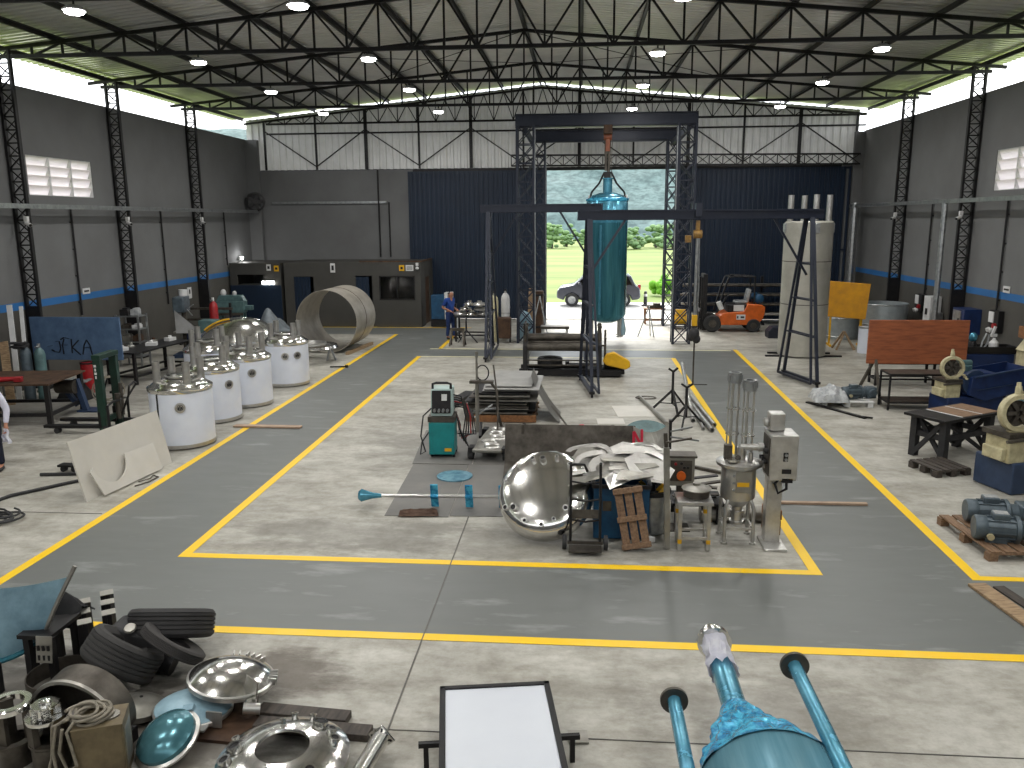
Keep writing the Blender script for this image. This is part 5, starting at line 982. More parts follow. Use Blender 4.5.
t = thing('control_box', 'grey push-button control box with orange knob on a short post', 'control box', (1.45, 11.3, 0)); m = MB(); m.box((0, 0, .88), (.38, .2, .42)); m.put('box', M.dull, t, bev=.012); m = MB(); m.box((0, -.105, .9), (.3, .01, .3)); m.box((0, .02, 1.1), (.44, .26, .03)); m.put('cover', M.grime, t)
m = MB(); m.cyl((.0, -.1, .83), (0, -.15, .83), .065); m.put('orange_knob', M.orange, t)
for x, z in ((.04, .95), (.09, .95), (-.08, 1.0), (0, 1.01)): m = MB(); m.cyl((x, -.1, z), (x, -.13, z), .02); m.put('button', M.red if x < 0 else M.blk, t)
m = MB(); m.box((0, .02, .34), (.09, .09, .68)); m.box((0, 0, .01), (.3, .3, .02)); m.put('post', M.grime, t)
t = table('steel_stool', 'square stainless stool carrying a lidded pot, before the control box', (1.56, 10.65, 0), .48, .42, .7, M.sst, M.sst, 0, .05, .05)
for x, y in ((-.19, .16), (.19, .16), (-.19, -.16), (.19, -.16)): m = MB(); m.box((x, y, .13 if y < 0 else .45), (.0525, .0525, .06)); m.put('yellow_tape', M.yelp, t)
t = thing('lidded_pot', 'dark round lidded pot standing on the stainless stool', 'pot', (1.6, 10.7, .702)); m = MB(); m.lathe([(0, 0), (.17, 0), (.18, .1), (0, .1)], n=28); m.put('pot', M.grime, t); m = MB(); m.lathe([(.19, .1), (.2, .115), (.1, .15), (.05, .16), (.05, .19), (0, .19)], n=28); m.put('lid', M.dull, t)
q = random.Random(8)
for k in range(9):
    m = MB(); L_ = q.uniform(.35, .7); m.bar((-L_/2, 0, 0), (L_/2, 0, q.uniform(-.03, .05)), q.uniform(.04, .09), .02)
    one(m, 'steel_bar', [M.blk, M.grime][k % 2], 'short dark steel bar on the scrap stack behind the stool, %s from its top' % NUM[8-k], 'bar', (1.75+q.uniform(-.15, .15), 11.75+q.uniform(-.15, .1), .335+.034*k), q.uniform(-.3, .7), 'steel bars behind the stool', smooth=False)
t = thing('scrap_stand', 'dark steel box stand under the bars behind the stool', 'stand', (1.75, 11.75, 0)); m = MB(); m.box((0, 0, .3), (.75, .6, .04)); m.put('top_plate', M.blk, t)
for x in (-.3, .3):
    for y in (-.24, .24): m = MB(); m.box((x, y, .14), (.07, .07, .28)); m.put('leg', M.blk, t)
# stainless mixer
t = thing('mixing_vessel', 'stainless mixing vessel on four legs with two tall rod cages on its lid', 'vessel', (2.2, 10.95, 0)); r = .235
m = MB(); m.lathe([(r-.01, .62), (r, .64), (r, 1.1), (r-.01, 1.1)], n=40); bd = m.put('shell', M.sst, t)
m = MB(); m.lathe([(r, .64), (.1, .5), (.1, .5)], n=40); m.cyl((0, 0, .28), (0, 0, .5), .075); m.cyl((0, 0, .24), (0, 0, .28), .1); m.cyl((0, 0, .4), (0, 0, .43), .1); m.put('bottom_cone', M.sst, t)
m = MB(); m.lathe([(r, 1.08), (r+.07, 1.09), (r+.075, 1.13), (r+.03, 1.15), (.12, 1.19), (0, 1.2)], n=40); m.put('lid', M.sst, t)
m = MB(); m.box((.02, -r-.002, .9), (.2, .012, .3)); m.put('name_plate', M.dull, bd); m = MB(); m.box((.02, -r-.01, .87), (.16, .01, .06)); m.put('yellow_label', M.yelp, bd)
for k in range(3): m = MB(); m.sph((-.1, -r+.02, .78+.1*k), .02); m.put('knob', M.galv, bd)
for k in range(4):
    a = PI/4+k*PI/2; x, y = .21*math.cos(a), .21*math.sin(a); m = MB(); m.tube([(x, y, .62), (x*1.28, y*1.28, .52), (x*1.3, y*1.3, .02)], .026, 10); m.cyl((x*1.3, y*1.3, 0), (x*1.3, y*1.3, .03), .045); m.put('leg', M.sst, t)
m = MB()
for k in range(4): a, b = PI/4+k*PI/2, PI/4+(k+1)*PI/2; m.bar((.27*math.cos(a), .27*math.sin(a), .22), (.27*math.cos(b), .27*math.sin(b), .22), .028)
m.put('leg_ring', M.sst, t)
for cx, cy, h in ((-.1, .06, 2.36), (.09, -.02, 2.27)):
    m = MB()
    for k in range(5): a = 2*PI*k/5+.3; m.cyl((cx+.072*math.cos(a), cy+.072*math.sin(a), 1.18), (cx+.072*math.cos(a), cy+.072*math.sin(a), h), .011, n=8)
    m.put('cage_rods', M.sst, t)
    for z in (1.5, 1.85): m = MB(); m.lathe([(.062, z), (.094, z), (.094, z+.012), (.062, z+.012), (.062, z)], MX.Translation((cx, cy, 0)), 20); m.put('cage_ring', M.pol, t)
    m = MB(); m.lathe([(.05, h-.14), (.09, h-.14), (.09, h), (.06, h), (.06, h-.1), (.05, h-.14)], MX.Translation((cx, cy, 0)), 20)
    for k in range(5): a = 2*PI*k/5; m.box((cx+.095*math.cos(a), cy+.095*math.sin(a), h-.07), (.02, .02, .08), rz=a)
    m.put('cage_head', M.galv, t)
m = MB(); m.cyl((0, -.1, 1.18), (0, -.1, 1.36), .055); m.cyl((-.02, -.1, 1.36), (.26, -.1, 1.36), .045); m.cyl((.22, -.1, 1.36), (.29, -.1, 1.36), .06); m.cyl((.12, -.15, 1.18), (.12, -.15, 1.3), .03); m.put('drive', M.sst, t)
m = MB(); m.box((-.17, -.06, 1.28), (.1, .1, .2)); m.sph((-.05, -.16, 1.22), .04); m.put('gauge_box', M.grime, t); m = MB(); m.lathe([(.06, 1.17), (.09, 1.18), (.09, 1.21), (0, 1.23)], MX.Translation((-.12, -.16, 0)), 18); m.put('hatch', M.pol, t)
t = thing('control_cabinet', 'tall stainless control cabinet on a column right of the mixing vessel', 'cabinet', (2.65, 10.85, 0))
m = MB(); m.box((0, 0, .5), (.2, .18, 1.0)); m.box((0, -.1, .02), (.3, .5, .04)); m.put('column', M.sst, t, bev=.008)
m = MB(); m.box((.06, -.04, 1.28), (.36, .42, .62)); cb = m.put('cabinet_box', M.sst, t, bev=.01); m = MB(); m.box((-.125, -.04, 1.28), (.012, .36, .52)); m.put('side_door', M.grime, cb)
m = MB(); m.box((.08, -.256, 1.3), (.06, .012, .12)); m.box((.1, -.256, 1.1), (.12, .012, .06)); m.put('switch_plate', M.blk, cb); m = MB(); m.cyl((.08, -.25, 1.33), (.08, -.29, 1.33), .02); m.cyl((.08, -.25, 1.27), (.08, -.29, 1.27), .02); m.put('switch', M.galv, cb)
for y in (-.14, 0, .1):
    for z, rr in ((1.35, .04), (1.2, .03)): m = MB(); m.cyl((-.13, y, z), (-.18, y, z), rr); m.put('connector', M.blk, cb)
m = MB(); m.box((.0, .05, 1.72), (.2, .2, .24)); m.cyl((-.1, .05, 1.7), (-.16, .05, 1.7), .06); m.box((0, .05, 1.6), (.12, .12, .06)); m.put('gear_motor', M.sst, t, bev=.015)
m = MB(); m.tube([(.12, -.2, .97), (.12, -.22, .85), (.02, -.2, .78), (-.02, -.16, .9), (.05, -.12, .97)], .02); m.box((.12, -.2, .97), (.14, .1, .06)); m.put('cable', M.blk, t)
m = MB(); m.bar((-.1, 0, 1.1), (-.33, 0, 1.1), .05); m.put('support_arm', M.sst, t)
m = MB(); m.bar((0, 0, .02), (1.5, .02, .02), .07, .035); one(m, 'plank', M.pink, 'long thin pale plank across the right walkway', 'plank', (2.98, 12.42, .008), smooth=False)
t = thing('wooden_block', 'short wooden block on floor behind the control cabinet column', 'block', (2.75, 11.25, 0)); m = MB(); m.box((0, 0, .3), (.22, .3, .14)); m.put('upper_block', M.wood3, t, bev=.01); m = MB(); m.box((0, 0, .11), (.2, .3, .22)); m.put('lower_block', M.wood2, t, bev=.01)
m = MB(); m.cyl((-.5, 0, .12), (.4, .05, .12), .12, n=24); one(m, 'steel_roll', M.dull, 'grey steel roll lying on floor behind the mixing vessel', 'roll', (2.3, 11.6, 0))
# long folded plate with the red letter, discs, sheets behind
m = MB(); m.plate([(-1.32, 13.95, .14), (1.0, 14.0, .3), (1.0, 14.12, .8), (-1.32, 14.12, .8)], .012)
m.plate([(-1.32, 13.95, .14), (1.0, 14.0, .3), (1.0, 13.5, .1), (-1.3, 13.4, .02)], .012); m.box((-1.0, 14.1, .4), (.05, .05, .8)); m.box((.6, 14.15, .4), (.05, .05, .8))
one(m, 'folded_plate', M.grime, 'long dark folded steel plate standing behind the dished head', 'plate', smooth=False)
t = thing('marked_offcut', 'pale curved-edge steel offcut with a red painted N', 'offcut', (0, 0, 0))
top = [(.95+.62*k/8, 13.95, .84-.13*math.sin(PI*k/8)*1.0+.04*k/8) for k in range(9)]; bot = [(1.57-.62*k/8, 13.85, .3+.15*math.sin(PI*k/8)) for k in range(9)]
m = MB(); m.plate(top+bot, .012); m.put('plate', M.dull, t, smooth=False)
T = frame((.9, 13.845, .44), (0, -1, .18), (1, 0, 0)); m = MB(); stroke(m, [(.06, .02), (.06, .32), (.2, .06), (.2, .36)], .045, T, .012); stroke(m, [(.03, -.1), (.1, -.06), (.14, -.11), (.22, -.08)], .025, T, .012); m.put('red_letter', M.redink, t, smooth=False)
for c, d, rz in (((1.0, 13.95, .12), (.06, .06, .24), 0), ((1.5, 13.95, .16), (.06, .06, .32), 0)): m = MB(); m.box(c, d); m.put('prop', M.blk, t)
for k, (x, y, r, mt, lab) in enumerate(((.95, 16.3, .38, M.dull, 'round grey steel disc lying behind the red-marked offcut'), (1.38, 16.1, .45, M.mgreen, 'round grey-green disc lying tilted behind the red-marked offcut'))):
    m = MB(); m.lathe([(0, 0), (r, 0), (r, .02), (0, .02)], frame((0, 0, 0), (0, -.3, .95) if k else (0, -.1, 1)), 40); one(m, 'steel_disc', mt, lab, 'disc', (x, y, .16 if k else .05))
for k, (x, y, w, l, rz, lab) in enumerate(((1.25, 18.6, .85, 1.1, .1, 'square white sheet on the floor left of the pipe tripod'), (.7, 17.6, .6, .5, .05, 'small pale sheet on the floor left of the square white sheet'))):
    m = MB(); m.box((0, 0, .006), (w, l, .012)); one(m, 'floor_sheet', M.mdf, lab, 'sheet', (x, y, 0), rz, smooth=False)
m = MB(); m.bar((0, 0, .02), (.25, -1.9, .1), .09, .02); one(m, 'red_strip', M.redink, 'thin red-edged strip on the floor behind the folded plate', 'strip', (.05, 17.2, 0), .2, smooth=False); m = MB(); m.plate([(0, 0, .01), (.35, -.1, .01), (.3, -1.4, .12), (.1, -1.4, .1)], .008); one(m, 'leaning_offcut', M.dull, 'pale narrow offcut beside the red-edged strip', 'offcut', (-.15, 17.2, 0), smooth=False)
q = random.Random(15)
for k in range(8):
    one(offcut(k, -.35+q.uniform(-.5, .9), 13.0+q.uniform(-.3, .5), .09+.035*k, q.uniform(.3, .55), q.uniform(-.4, .4), (q.uniform(-.2, .1), q.uniform(-.1, .1))), 'dark_offcut', [M.grime, M.blk, M.sst, M.red][k % 4 if k != 3 else 0], 'dark scrap offcut between the dished head and folded plate, %s of the layer' % NUM[k], 'offcut', smooth=False, group='dark offcuts behind the dished head')
# sheet stack on a pallet, bent plate
t = thing('wooden_pallet', 'wooden pallet under the stack of steel sheets', 'pallet', (-1.72, 18.2, 0))
for y in (-.7, 0, .7): m = MB(); m.box((0, y, .12), (1.55, .12, .03)); m.box((0, y, .015), (1.55, .1, .03)); m.put('board', M.wood, t)
for x in (-.7, 0, .7): m = MB(); m.box((x, 0, .07), (.1, 1.5, .075)); m.put('bearer', M.wood2, t)
m = MB(); m.box((0, -.82, .09), (1.55, .06, .14)); m.put('front_board', M.wood3, t)
q = random.Random(12); z = .14; nn = 14
for k in range(nn):
    w, l = (1.5-.02*k, 1.6) if k < 11 else ((1.3, 1.7) if k < 13 else (1.1, 1.9)); th_ = .035 if k < 11 else .03
    x = -1.72+q.uniform(-.12, .12)+(.12 if k > 10 else 0); m = MB(); m.box((0, 0, th_/2), (w*q.uniform(.85, 1), l, th_*.6)); m.box((-.3*w, 0, th_*.5), (.08, l*.9, th_)); m.box((.3*w, 0, th_*.5), (.08, l*.9, th_))
    one(m, 'steel_sheet', [M.grime, M.dull, M.blk, M.dull][k % 4] if k < 11 else M.mdf2, 'flat steel sheet in the pallet stack behind the platform truck, %s from the bottom' % NUM[k], 'sheet', (x, 18.25+(.45 if k > 12 else (.15 if k > 10 else 0))+q.uniform(-.08, .08), z), q.uniform(-.05, .05), 'steel sheets stacked on the pallet', smooth=False); z += th_+.012
m = MB(); m.sheet(lambda u, v: V((-1.08+.66*u**1.1, 17.35+1.1*v+.5*(1-u), .012+.95*(1-u)**1.3)), 16, 4, .012); one(m, 'bent_sheet', M.mdf2, 'bent steel sheet sliding down the right side of the sheet stack', 'sheet')
m = MB(); m.sheet(lambda u, v: V((-.6+.35*u, 17.0+.25*v, .012+.45*(1-u))), 6, 2, .012); one(m, 'narrow_sheet', M.dull, 'narrow grey strip under the bent sheet', 'sheet')
m = MB(); m.box((0, 0, .07), (.28, 1.6, .14)); one(m, 'dark_channel', M.blk, 'black steel channel on the floor left of the sheet stack', 'channel', (-2.95, 19.3, 0), -.25, bev=.01)
t = thing('pipe_jack', 'grey pipe jack stand with screw and ring before the sheet stack', 'jack', (-2.13, 16.5, .014))
m = MB(); m.cyl((0, 0, 0), (0, 0, 1.1), .04); m.cyl((0, 0, 1.1), (0, 0, 1.65), .025); m.cyl((0, 0, 1.6), (0, 0, 1.72), .035); m.put('pole', M.dull, t); m = MB(); m.box((.1, 0, 1.08), (.5, .16, .06)); m.put('head_plate', M.grime, t, bev=.01)
m = MB(); m.tube([V((.12+.13*math.cos(a), 0, 1.27+.16*math.sin(a))) for a in [2*PI*k/18 for k in range(18)]], .014, closed=True); m.put('hand_ring', M.blk, t)
m = MB(); m.tube([(.3, 0, 1.06), (.42, 0, .9), (.42, .1, .4), (.5, .1, .1)], .03); m.cyl((.5, .1, 0), (.5, .1, .1), .06); m.put('side_leg', M.grime, t); m = MB(); m.bar((-.08, 0, .45), (.45, .1, .5), .03); m.bar((-.08, 0, .3), (.3, .2, .55), .03); m.cyl((-.08, 0, 0), (-.08, 0, .06), .06); m.put('cross_bar', M.galv, t)
# pipes and tripod by the right inner line
for k, (a, b, r) in enumerate((((2.72, 21.6, .62), (2.5, 17.6, .05), .05), ((2.62, 19.8, .1), (2.78, 16.75, .06), .05), ((2.78, 20.1, .06), (2.9, 17.2, .06), .045), ((2.66, 19.0, .06), (2.62, 16.9, .05), .035))):
    m = MB(); m.pipe(a, b, r, .008, 14); one(m, 'steel_pipe', M.sst, ['steel pipe tilted up on the black tripod', 'thick steel pipe on the floor along the inner yellow line', 'steel pipe on the floor nearest the inner yellow line', 'thin steel pipe on the floor left of the thick one'][k], 'pipe', group='loose pipes by the inner yellow line')
for k, (x, y, h, s) in enumerate(((2.3, 17.3, .85, .42), (2.15, 18.6, .95, .5))):
    t = thing('black_tripod', ['black welding tripod stand, nearer of the two by the pipes', 'black welding tripod stand, farther of the two by the pipes'][k], 'tripod', (x, y, 0), .5*k, 'black tripods by the pipes'); m = MB(); m.cyl((0, 0, .2), (0, 0, h), .03); m.bar((-.12, 0, h+.08), (0, 0, h), .04); m.bar((.12, 0, h+.08), (0, 0, h), .04); m.put('pole', M.blk, t)
    for j in range(3): a = 2*PI*j/3+.2; m = MB(); m.bar((0, 0, h*.55), (s*math.cos(a), s*math.sin(a), 0), .04); m.bar((0, 0, .2), (s*.6*math.cos(a), s*.6*math.sin(a), .2), .02); m.put('leg', M.blk, t)
t = thing('pipe_with_handle', 'steel pipe with ring handle lying on the floor behind the grey-green disc', 'pipe', (1.75, 18.3, 0)); m = MB(); m.cyl((-.25, 1.7, .05), (.15, -1.0, .05), .045); m.put('pipe', M.dull, t); m = MB(); m.tube([V((-.1+.25*math.cos(a), 1.6+.15*math.sin(a), .05)) for a in [2*PI*k/18 for k in range(18)]], .015, closed=True); m.put('ring_handle', M.grime, t)
m = MB(); m.bar((0, 0, .03), (.7, -.5, .03), .07, .05); m.cyl((.7, -.5, 0), (.7, -.5, .1), .05); one(m, 'floor_bar', M.grime, 'grey bar with knob on the floor right of the control box', 'bar', (1.95, 14.3, 0))
t = thing('floor_rod_set', 'two thin rods on a dark bracket beside the red-marked offcut', 'rods', (1.62, 14.2, 0)); m = MB(); m.box((0, 0, .45), (.05, .1, .9)); m.box((0, 0, .02), (.2, .3, .04)); m.put('bracket', M.blk, t); m = MB(); m.bar((0, -.05, .6), (.5, -.1, .55), .03); m.bar((0, -.05, .7), (.4, .1, .75), .03); m.put('rod', M.galv, t)

# ---------------------------------------------------------------- right bay
t = thing('yellow_screen_board', 'yellow square board on a post near the right back wall', 'board', (9.2, 28.95, 0), -.12)
m = MB(); m.box((0, 0, 1.6), (1.34, .12, 1.22), ry=R(4)); m.put('panel', M.yelb, t, bev=.01); m = MB(); m.bar((.5, .05, 0), (.5, .05, 1.2), .08); m.bar((-.5, .05, 0), (-.5, .05, 1.2), .06); m.put('post', M.yelp, t)
for x in (-.5, .5): m = MB(); m.bar((x, -.3, .03), (x, .4, .03), .07); m.put('foot', M.yelp, t)
def ring_drum(x, y, r, h, lab):
    t = thing('galvanised_drum', lab, 'drum', (x, y, 0), 0, 'open steel drums by the right wall'); m = MB(); m.lathe([(0, .02), (r, .02), (r, h), (r-.015, h), (r-.015, .04), (0, .04)], n=44); m.put('shell', mat('zinc_sheet', (.66, .69, .70), .42, .45, c2=(.58, .61, .62)), t)
    for z in (.1, h*.5, h-.03): m = MB(); m.lathe([(r, z-.025), (r+.02, z), (r, z+.025)], n=44); m.put('hoop', M.galv, t)
ring_drum(10.7, 29.6, .76, 1.45, 'large open galvanised drum by the right wall'); ring_drum(9.75, 31.1, .72, 1.55, 'open galvanised drum half hidden behind the yellow board')
t = thing('white_drum', 'white plain drum standing left of the brown board', 'drum', (9.42, 27.5, 0)); m = MB(); m.lathe([(0, 0), (.24, 0), (.24, .85), (0, .85)], n=28); m.put('body', M.white, t); m = MB(); m.lathe([(.24, .82), (.255, .83), (.255, .87), (.22, .87)], n=28); m.put('rim', M.galv, t)
t = thing('wood_trestle', 'small wooden trestle beneath the yellow board', 'trestle', (8.95, 28.2, 0))
for a, b in (((-.3, -.2, 0), (0, 0, .6)), ((.3, -.2, 0), (0, 0, .6)), ((-.3, .3, 0), (0, .1, .6)), ((.45, .3, 0), (0, .1, .6))): m = MB(); m.bar(a, b, .06); m.put('leg', M.wood, t)
m = MB(); m.sheet(lambda u, v: V(((u-.5)*.8, (v-.5)*.6, .45*math.sin(PI*u)**.5*math.sin(PI*v)**.5*(1+.5*noise.noise(V((u*4, v*4, 17)))))), 12, 10); one(m, 'brown_sack', M.rag, 'brown sack heap on the floor left of the wooden trestle', 'sack', (8.3, 29.6, .005))
t = thing('brown_screen_board', 'long red-brown board on trestle legs by the right wall', 'board', (8.24, 20.45, 0), 0)
m = MB(); m.box((0, 0, 1.4), (2.36, .05, 1.08)); m.put('panel', M.brownb, t, bev=.006)
for s in (-1, 1):
    m = MB(); m.bar((s*.95, .04, 1.0), (s*.95-.08, -.75, 0), .06); m.bar((s*.95, .04, 1.0), (s*.95-.16, .7, 0), .06); m.bar((s*.95, .05, .88), (s*.95, .05, 1.9), .05); m.put('trestle_leg', M.grime, t)
m = MB(); m.bar((-.95, .05, .86), (.95, .05, .86), .05); m.put('cross_bar', M.blk, t)
t = thing('steel_frame_table', 'open steel frame table with lower shelf before the red-brown board', 'table', (7.9, 19.35, 0))
m = MB()
for y in (-.3, .3): m.bar((-.75, y, .84), (.75, y, .84), .035); m.bar((-.75, y, .18), (.75, y, .18), .035)
for x in (-.75, .75): m.bar((x, -.3, .84), (x, .3, .84), .035); m.bar((x, -.3, .18), (x, .3, .18), .035)
m.put('frame', M.blk, t)
for x in (-.75, .75):
    for y in (-.3, .3): m = MB(); m.bar((x, y, 0), (x, y, .84), .04); m.put('leg', M.blk, t)
m = MB(); m.box((0, 0, .205), (1.48, .58, .015)); m.put('lower_shelf', M.grime, t); m = MB(); m.box((0, 0, .86), (1.5, .62, .012)); m.put('top_sheet', M.grime, t)
table('back_bench', 'dark bench behind the steel frame table, carrying black fittings', (8.6, 22.2, 0), 1.6, .6, .7, M.blk, M.blk, 0, .06, .05)
for k in range(4): m = MB(); m.cyl((0, 0, 0), (0, 0, .28), .06); m.box((0, 0, .3), (.14, .1, .1)); one(m, 'black_fitting', M.blk, 'black fitting standing on the dark bench, %s from the left' % NUM[k], 'fitting', (8.0+.38*k, 22.15, .705), group='black fittings on the dark bench')
t = thing('white_pallet', 'small white pallet carrying a motor and plastic wrap before red-brown board', 'pallet', (6.35, 19.75, 0), -.05)
for y in (-.35, 0, .35): m = MB(); m.box((0, y, .12), (1.2, .16, .025)); m.put('board', M.wht, t)
for x in (-.52, 0, .52): m = MB(); m.box((x, 0, .05), (.12, .85, .1)); m.put('block', M.wht, t)
def gear_motor(loc, rz, label, s=1, name='gear_motor'):
    t = thing(name, label, 'motor', loc, rz, 'grey electric motors'); r = .19*s
    m = MB(); m.lathe([(0, 0), (r*.9, 0), (r, .03*s), (r, .16*s), (r*.96, .17*s)], frame((0, 0, r), (1, 0, 0)), 28); m.put('fan_cover', M.motor, t)
    m = MB(); m.lathe([(r*.93, .17*s), (r*.93, .58*s), (0, .58*s)], frame((0, 0, r), (1, 0, 0)), 28)
    for k in range(12): a = 2*PI*k/12+.1; m.box((.37*s, r*.97*math.cos(a), r+r*.97*math.sin(a)), (.4*s, .012, .03*s), rx=a+PI/2)
    m.put('stator', M.motor, t)
    m = MB(); m.box((.36*s, 0, r*2.05), (.24*s, .2*s, .12*s)); m.put('terminal_box', M.motor, t, bev=.02*s); m = MB(); m.box((.36*s, 0, r*2.05+.063*s), (.2*s, .16*s, .008)); m.put('terminal_lid', M.plast, t)
    m = MB(); m.lathe([(0, .56*s), (r*1.15, .56*s), (r*1.15, .62*s), (r*.8, .66*s), (r*.75, .8*s), (0, .8*s)], frame((0, 0, r), (1, 0, 0)), 28); m.put('flange', M.motor, t)
    m = MB(); m.box((.92*s, 0, r*.95), (.3*s, .34*s, .36*s)); m.cyl((.92*s, -.26*s, r), (.92*s, .26*s, r), .13*s, n=20); m.put('gearbox', M.motor, t, bev=.03*s)
    m = MB(); m.box((.3*s, -.12*s, .03), (.3*s, .06, .06)); m.box((.3*s, .12*s, .03), (.3*s, .06, .06)); m.put('foot', M.motor, t)
    m = MB(); m.cyl((.2*s, -r*.8, r*.6), (.2*s, -r*1.25, r*.6), .05*s); m.put('grease_cap', M.cream, t); return t
gear_motor((6.3, 19.7, .135), .15, 'dark grey motor on the small white pallet', .75)
m = MB(); m.sheet(lambda u, v: V(((u-.5)*.8, (v-.5)*.75, .42*math.sin(PI*u)**.45*math.sin(PI*v)**.45*(.75+.6*noise.noise(V((u*5, v*5, 4)))))), 22, 18); one(m, 'plastic_wrap', M.plast, 'crumpled clear plastic wrap on the small white pallet', 'wrap', (5.95, 19.55, .135))
m = MB(); m.bar((0, 0, .02), (.85, -1.57, .02), .09, .035); m.bar((.75, -1.45, .03), (1.0, -1.6, .03), .06, .03); one(m, 'steel_strip', M.blk, 'thin dark steel strip on the floor before the small white pallet', 'strip', (5.5, 19.73, .004), smooth=False)
# black timber table
t = thing('timber_table', 'black heavy timber table with cross-braced legs on the right', 'table', (6.98, 15.42, 0), R(31))
m = MB(); m.box((0, 0, .8), (1.62, .86, .05)); tp = m.put('tabletop', M.blk, t, bev=.006)
m = MB(); m.box((.0, 0, .828), (.5, .74, .008)); m.box((.54, 0, .828), (.46, .74, .008)); m.put('inlaid_panels', M.wood2, tp); m = MB(); m.box((-.265, 0, .828), (.03, .74, .01)); m.box((.28, 0, .828), (.03, .74, .01)); m.put('pale_strip', M.wht, tp)
TD = mat('black_timber', (.16, .16, .17), .6, 0, c2=(.10, .10, .11), scale=6)
for x in (-.62, .62):
    for y in (-.3, .3): m = MB(); m.box((x, y, .39), (.13, .13, .78)); m.put('leg', TD, t, bev=.006)
m = MB()
for y in (-.3, .3): m.box((0, y, .45), (1.2, .06, .1))
for x in (-.62, .62): m.box((x, 0, .45), (.06, .6, .1))
m.put('rail', TD, t)
for x in (-.62, .62): m = MB(); m.bar((x+.04, -.26, .08), (x+.04, .26, .72), .05, .08); m.bar((x-.04, .26, .08), (x-.04, -.26, .72), .05, .08); m.put('brace', TD, t)
for y in (-.3, .3): m = MB(); m.bar((-.56, y+.04, .72), (.0, y+.04, .42), .05, .08); m.bar((.0, y+.04, .42), (.56, y+.04, .08), .05, .08); m.put('brace', TD, t)
def ring_machine(loc, rz, label, trough, dx=0):
    t = thing('threading_machine', label, 'machine', loc, rz, 'blue and cream ring machines')
    m = MB(); m.box((.8, 0, .27), (1.6, .8, .52)); bs = m.put('base', M.mblue2 if not trough else M.mblue, t, bev=.02); m = MB(); m.box((.45, -.404, .36), (.36, .012, .1)); m.put('base_panel', M.mblue, bs, bev=.004)
    m = MB(); m.box((.36+dx, -.1, .74), (.42, .5, .44)); m.box((.1+dx, -.1, .66), (.1, .4, .2)); m.put('headstock', M.cream, t, bev=.015)
    m = MB(); m.box((.34+dx, -.1, .98), (.5, .56, .08)); m.tube([(.05+dx, -.38, .9), (.3+dx, -.42, .93), (.6+dx, -.38, .92)], .03); m.put('slide', M.grime, t)
    T = frame((.36+dx, -.22, 1.32), (-.25, -1, .1), (1, 0, 0)) @ MX.Scale(1.2, 4); m = MB(); m.lathe([(.19, -.06), (.245, -.06), (.26, -.03), (.26, .03), (.245, .06), (.19, .06), (.19, -.06)], T, 36); m.box((0, -.29, 0), (.26, .1, .1), T); m.put('ring', M.cream, t)
    m = MB(); m.cyl(T @ V((0, .25, 0)), T @ V((0, .36, 0)), .06, .045); m.cyl(T @ V((0, .36, 0)), T @ V((0, .41, 0)), .035); m.put('oil_cup', M.cream, t)
    m = MB()
    for k in range(6): a = 2*PI*k/6; m.box((.1*math.cos(a), .1*math.sin(a), 0), (.13, .05, .08), T, rz=a)
    m.lathe([(0, -.03), (.17, -.03), (.17, -.01), (0, -.01)], T, 24); m.put('jaws', M.sst if k < 0 else M.grime, t)
    for k in range(3): m = MB(); m.cyl(T @ V((.2+.03*k, -.16-.04*k, .06)), T @ V((.2+.03*k, -.16-.04*k, .14)), .03); m.put('knob', M.cream, t)
    m = MB(); m.lathe([(0, -.06), (.33, -.06), (.34, -.04), (.34, .06), (0, .06)], frame((.92+dx, -.36, .92), (0, -1, 0)), 36); m.put('wheel_guard', M.mblue2, t)
    m = MB(); m.box((1.0, .05, .85), (.9, .6, .6)); m.put('gear_housing', M.grime if not trough else M.mblue, t, bev=.03)
    m = MB(); m.box((.75, .2, 1.2), (.4, .3, .22)); m.cyl((.6, .2, 1.35), (1.0, .2, 1.35), .09); m.put('motor', M.mgreen, t, bev=.02)
    if trough:
        m = MB(); m.prism([(.5, .62), (.95, .45), (2.1, .7), (2.25, 1.32), (.55, 1.1)], .12, MX.Translation((0, -.42, 0)) @ MX.Rotation(PI/2, 4, 'X')); m.prism([(.5, .62), (.95, .45), (2.1, .7), (2.25, 1.32), (.55, 1.1)], .04, MX.Translation((0, .45, 0)) @ MX.Rotation(PI/2, 4, 'X')); m.box((1.4, 0, .72), (1.4, .8, .05)); m.box((2.2, 0, 1.0), (.05, .9, .6), ry=R(12)); m.put('chip_trough', M.mblue, t, bev=.01)
        m = MB(); m.bar((.6, -.56, 1.1), (2.25, -.56, 1.33), .04); m.bar((.7, -.555, .75), (1.7, -.555, .88), .02); m.put('trough_rim', M.mblue2, t)
    return t
ring_machine((6.79, 13.42, 0), R(18), 'blue and cream ring machine on a boxy blue base, nearest on the right', False, -.22)
rm2 = ring_machine((8.1, 18.7, 0), R(12), 'blue and cream ring machine with long blue trough beyond the black timber table', True, -.2); rm2.scale = (.84, .84, .84)
t = thing('tool_trolley', 'dark navy tool trolley with open tray behind the blue trough', 'trolley', (9.95, 20.75, 0)); m = MB(); m.box((0, 0, .6), (1.25, .5, 1.0)); m.put('body', M.mblue, t, bev=.015); m = MB(); m.box((0, -.24, 1.2), (1.35, .04, .16)); m.box((0, .24, 1.2), (1.35, .04, .16)); m.box((-.66, 0, 1.2), (.04, .5, .16)); m.box((.66, 0, 1.2), (.04, .5, .16)); m.box((0, 0, 1.12), (1.3, .46, .03)); m.put('tray', M.blk, t)
for x in (-.5, .5): m = MB(); m.cyl((x, -.2, .06), (x, .2, .06), .06); m.put('wheel', M.rub, t)
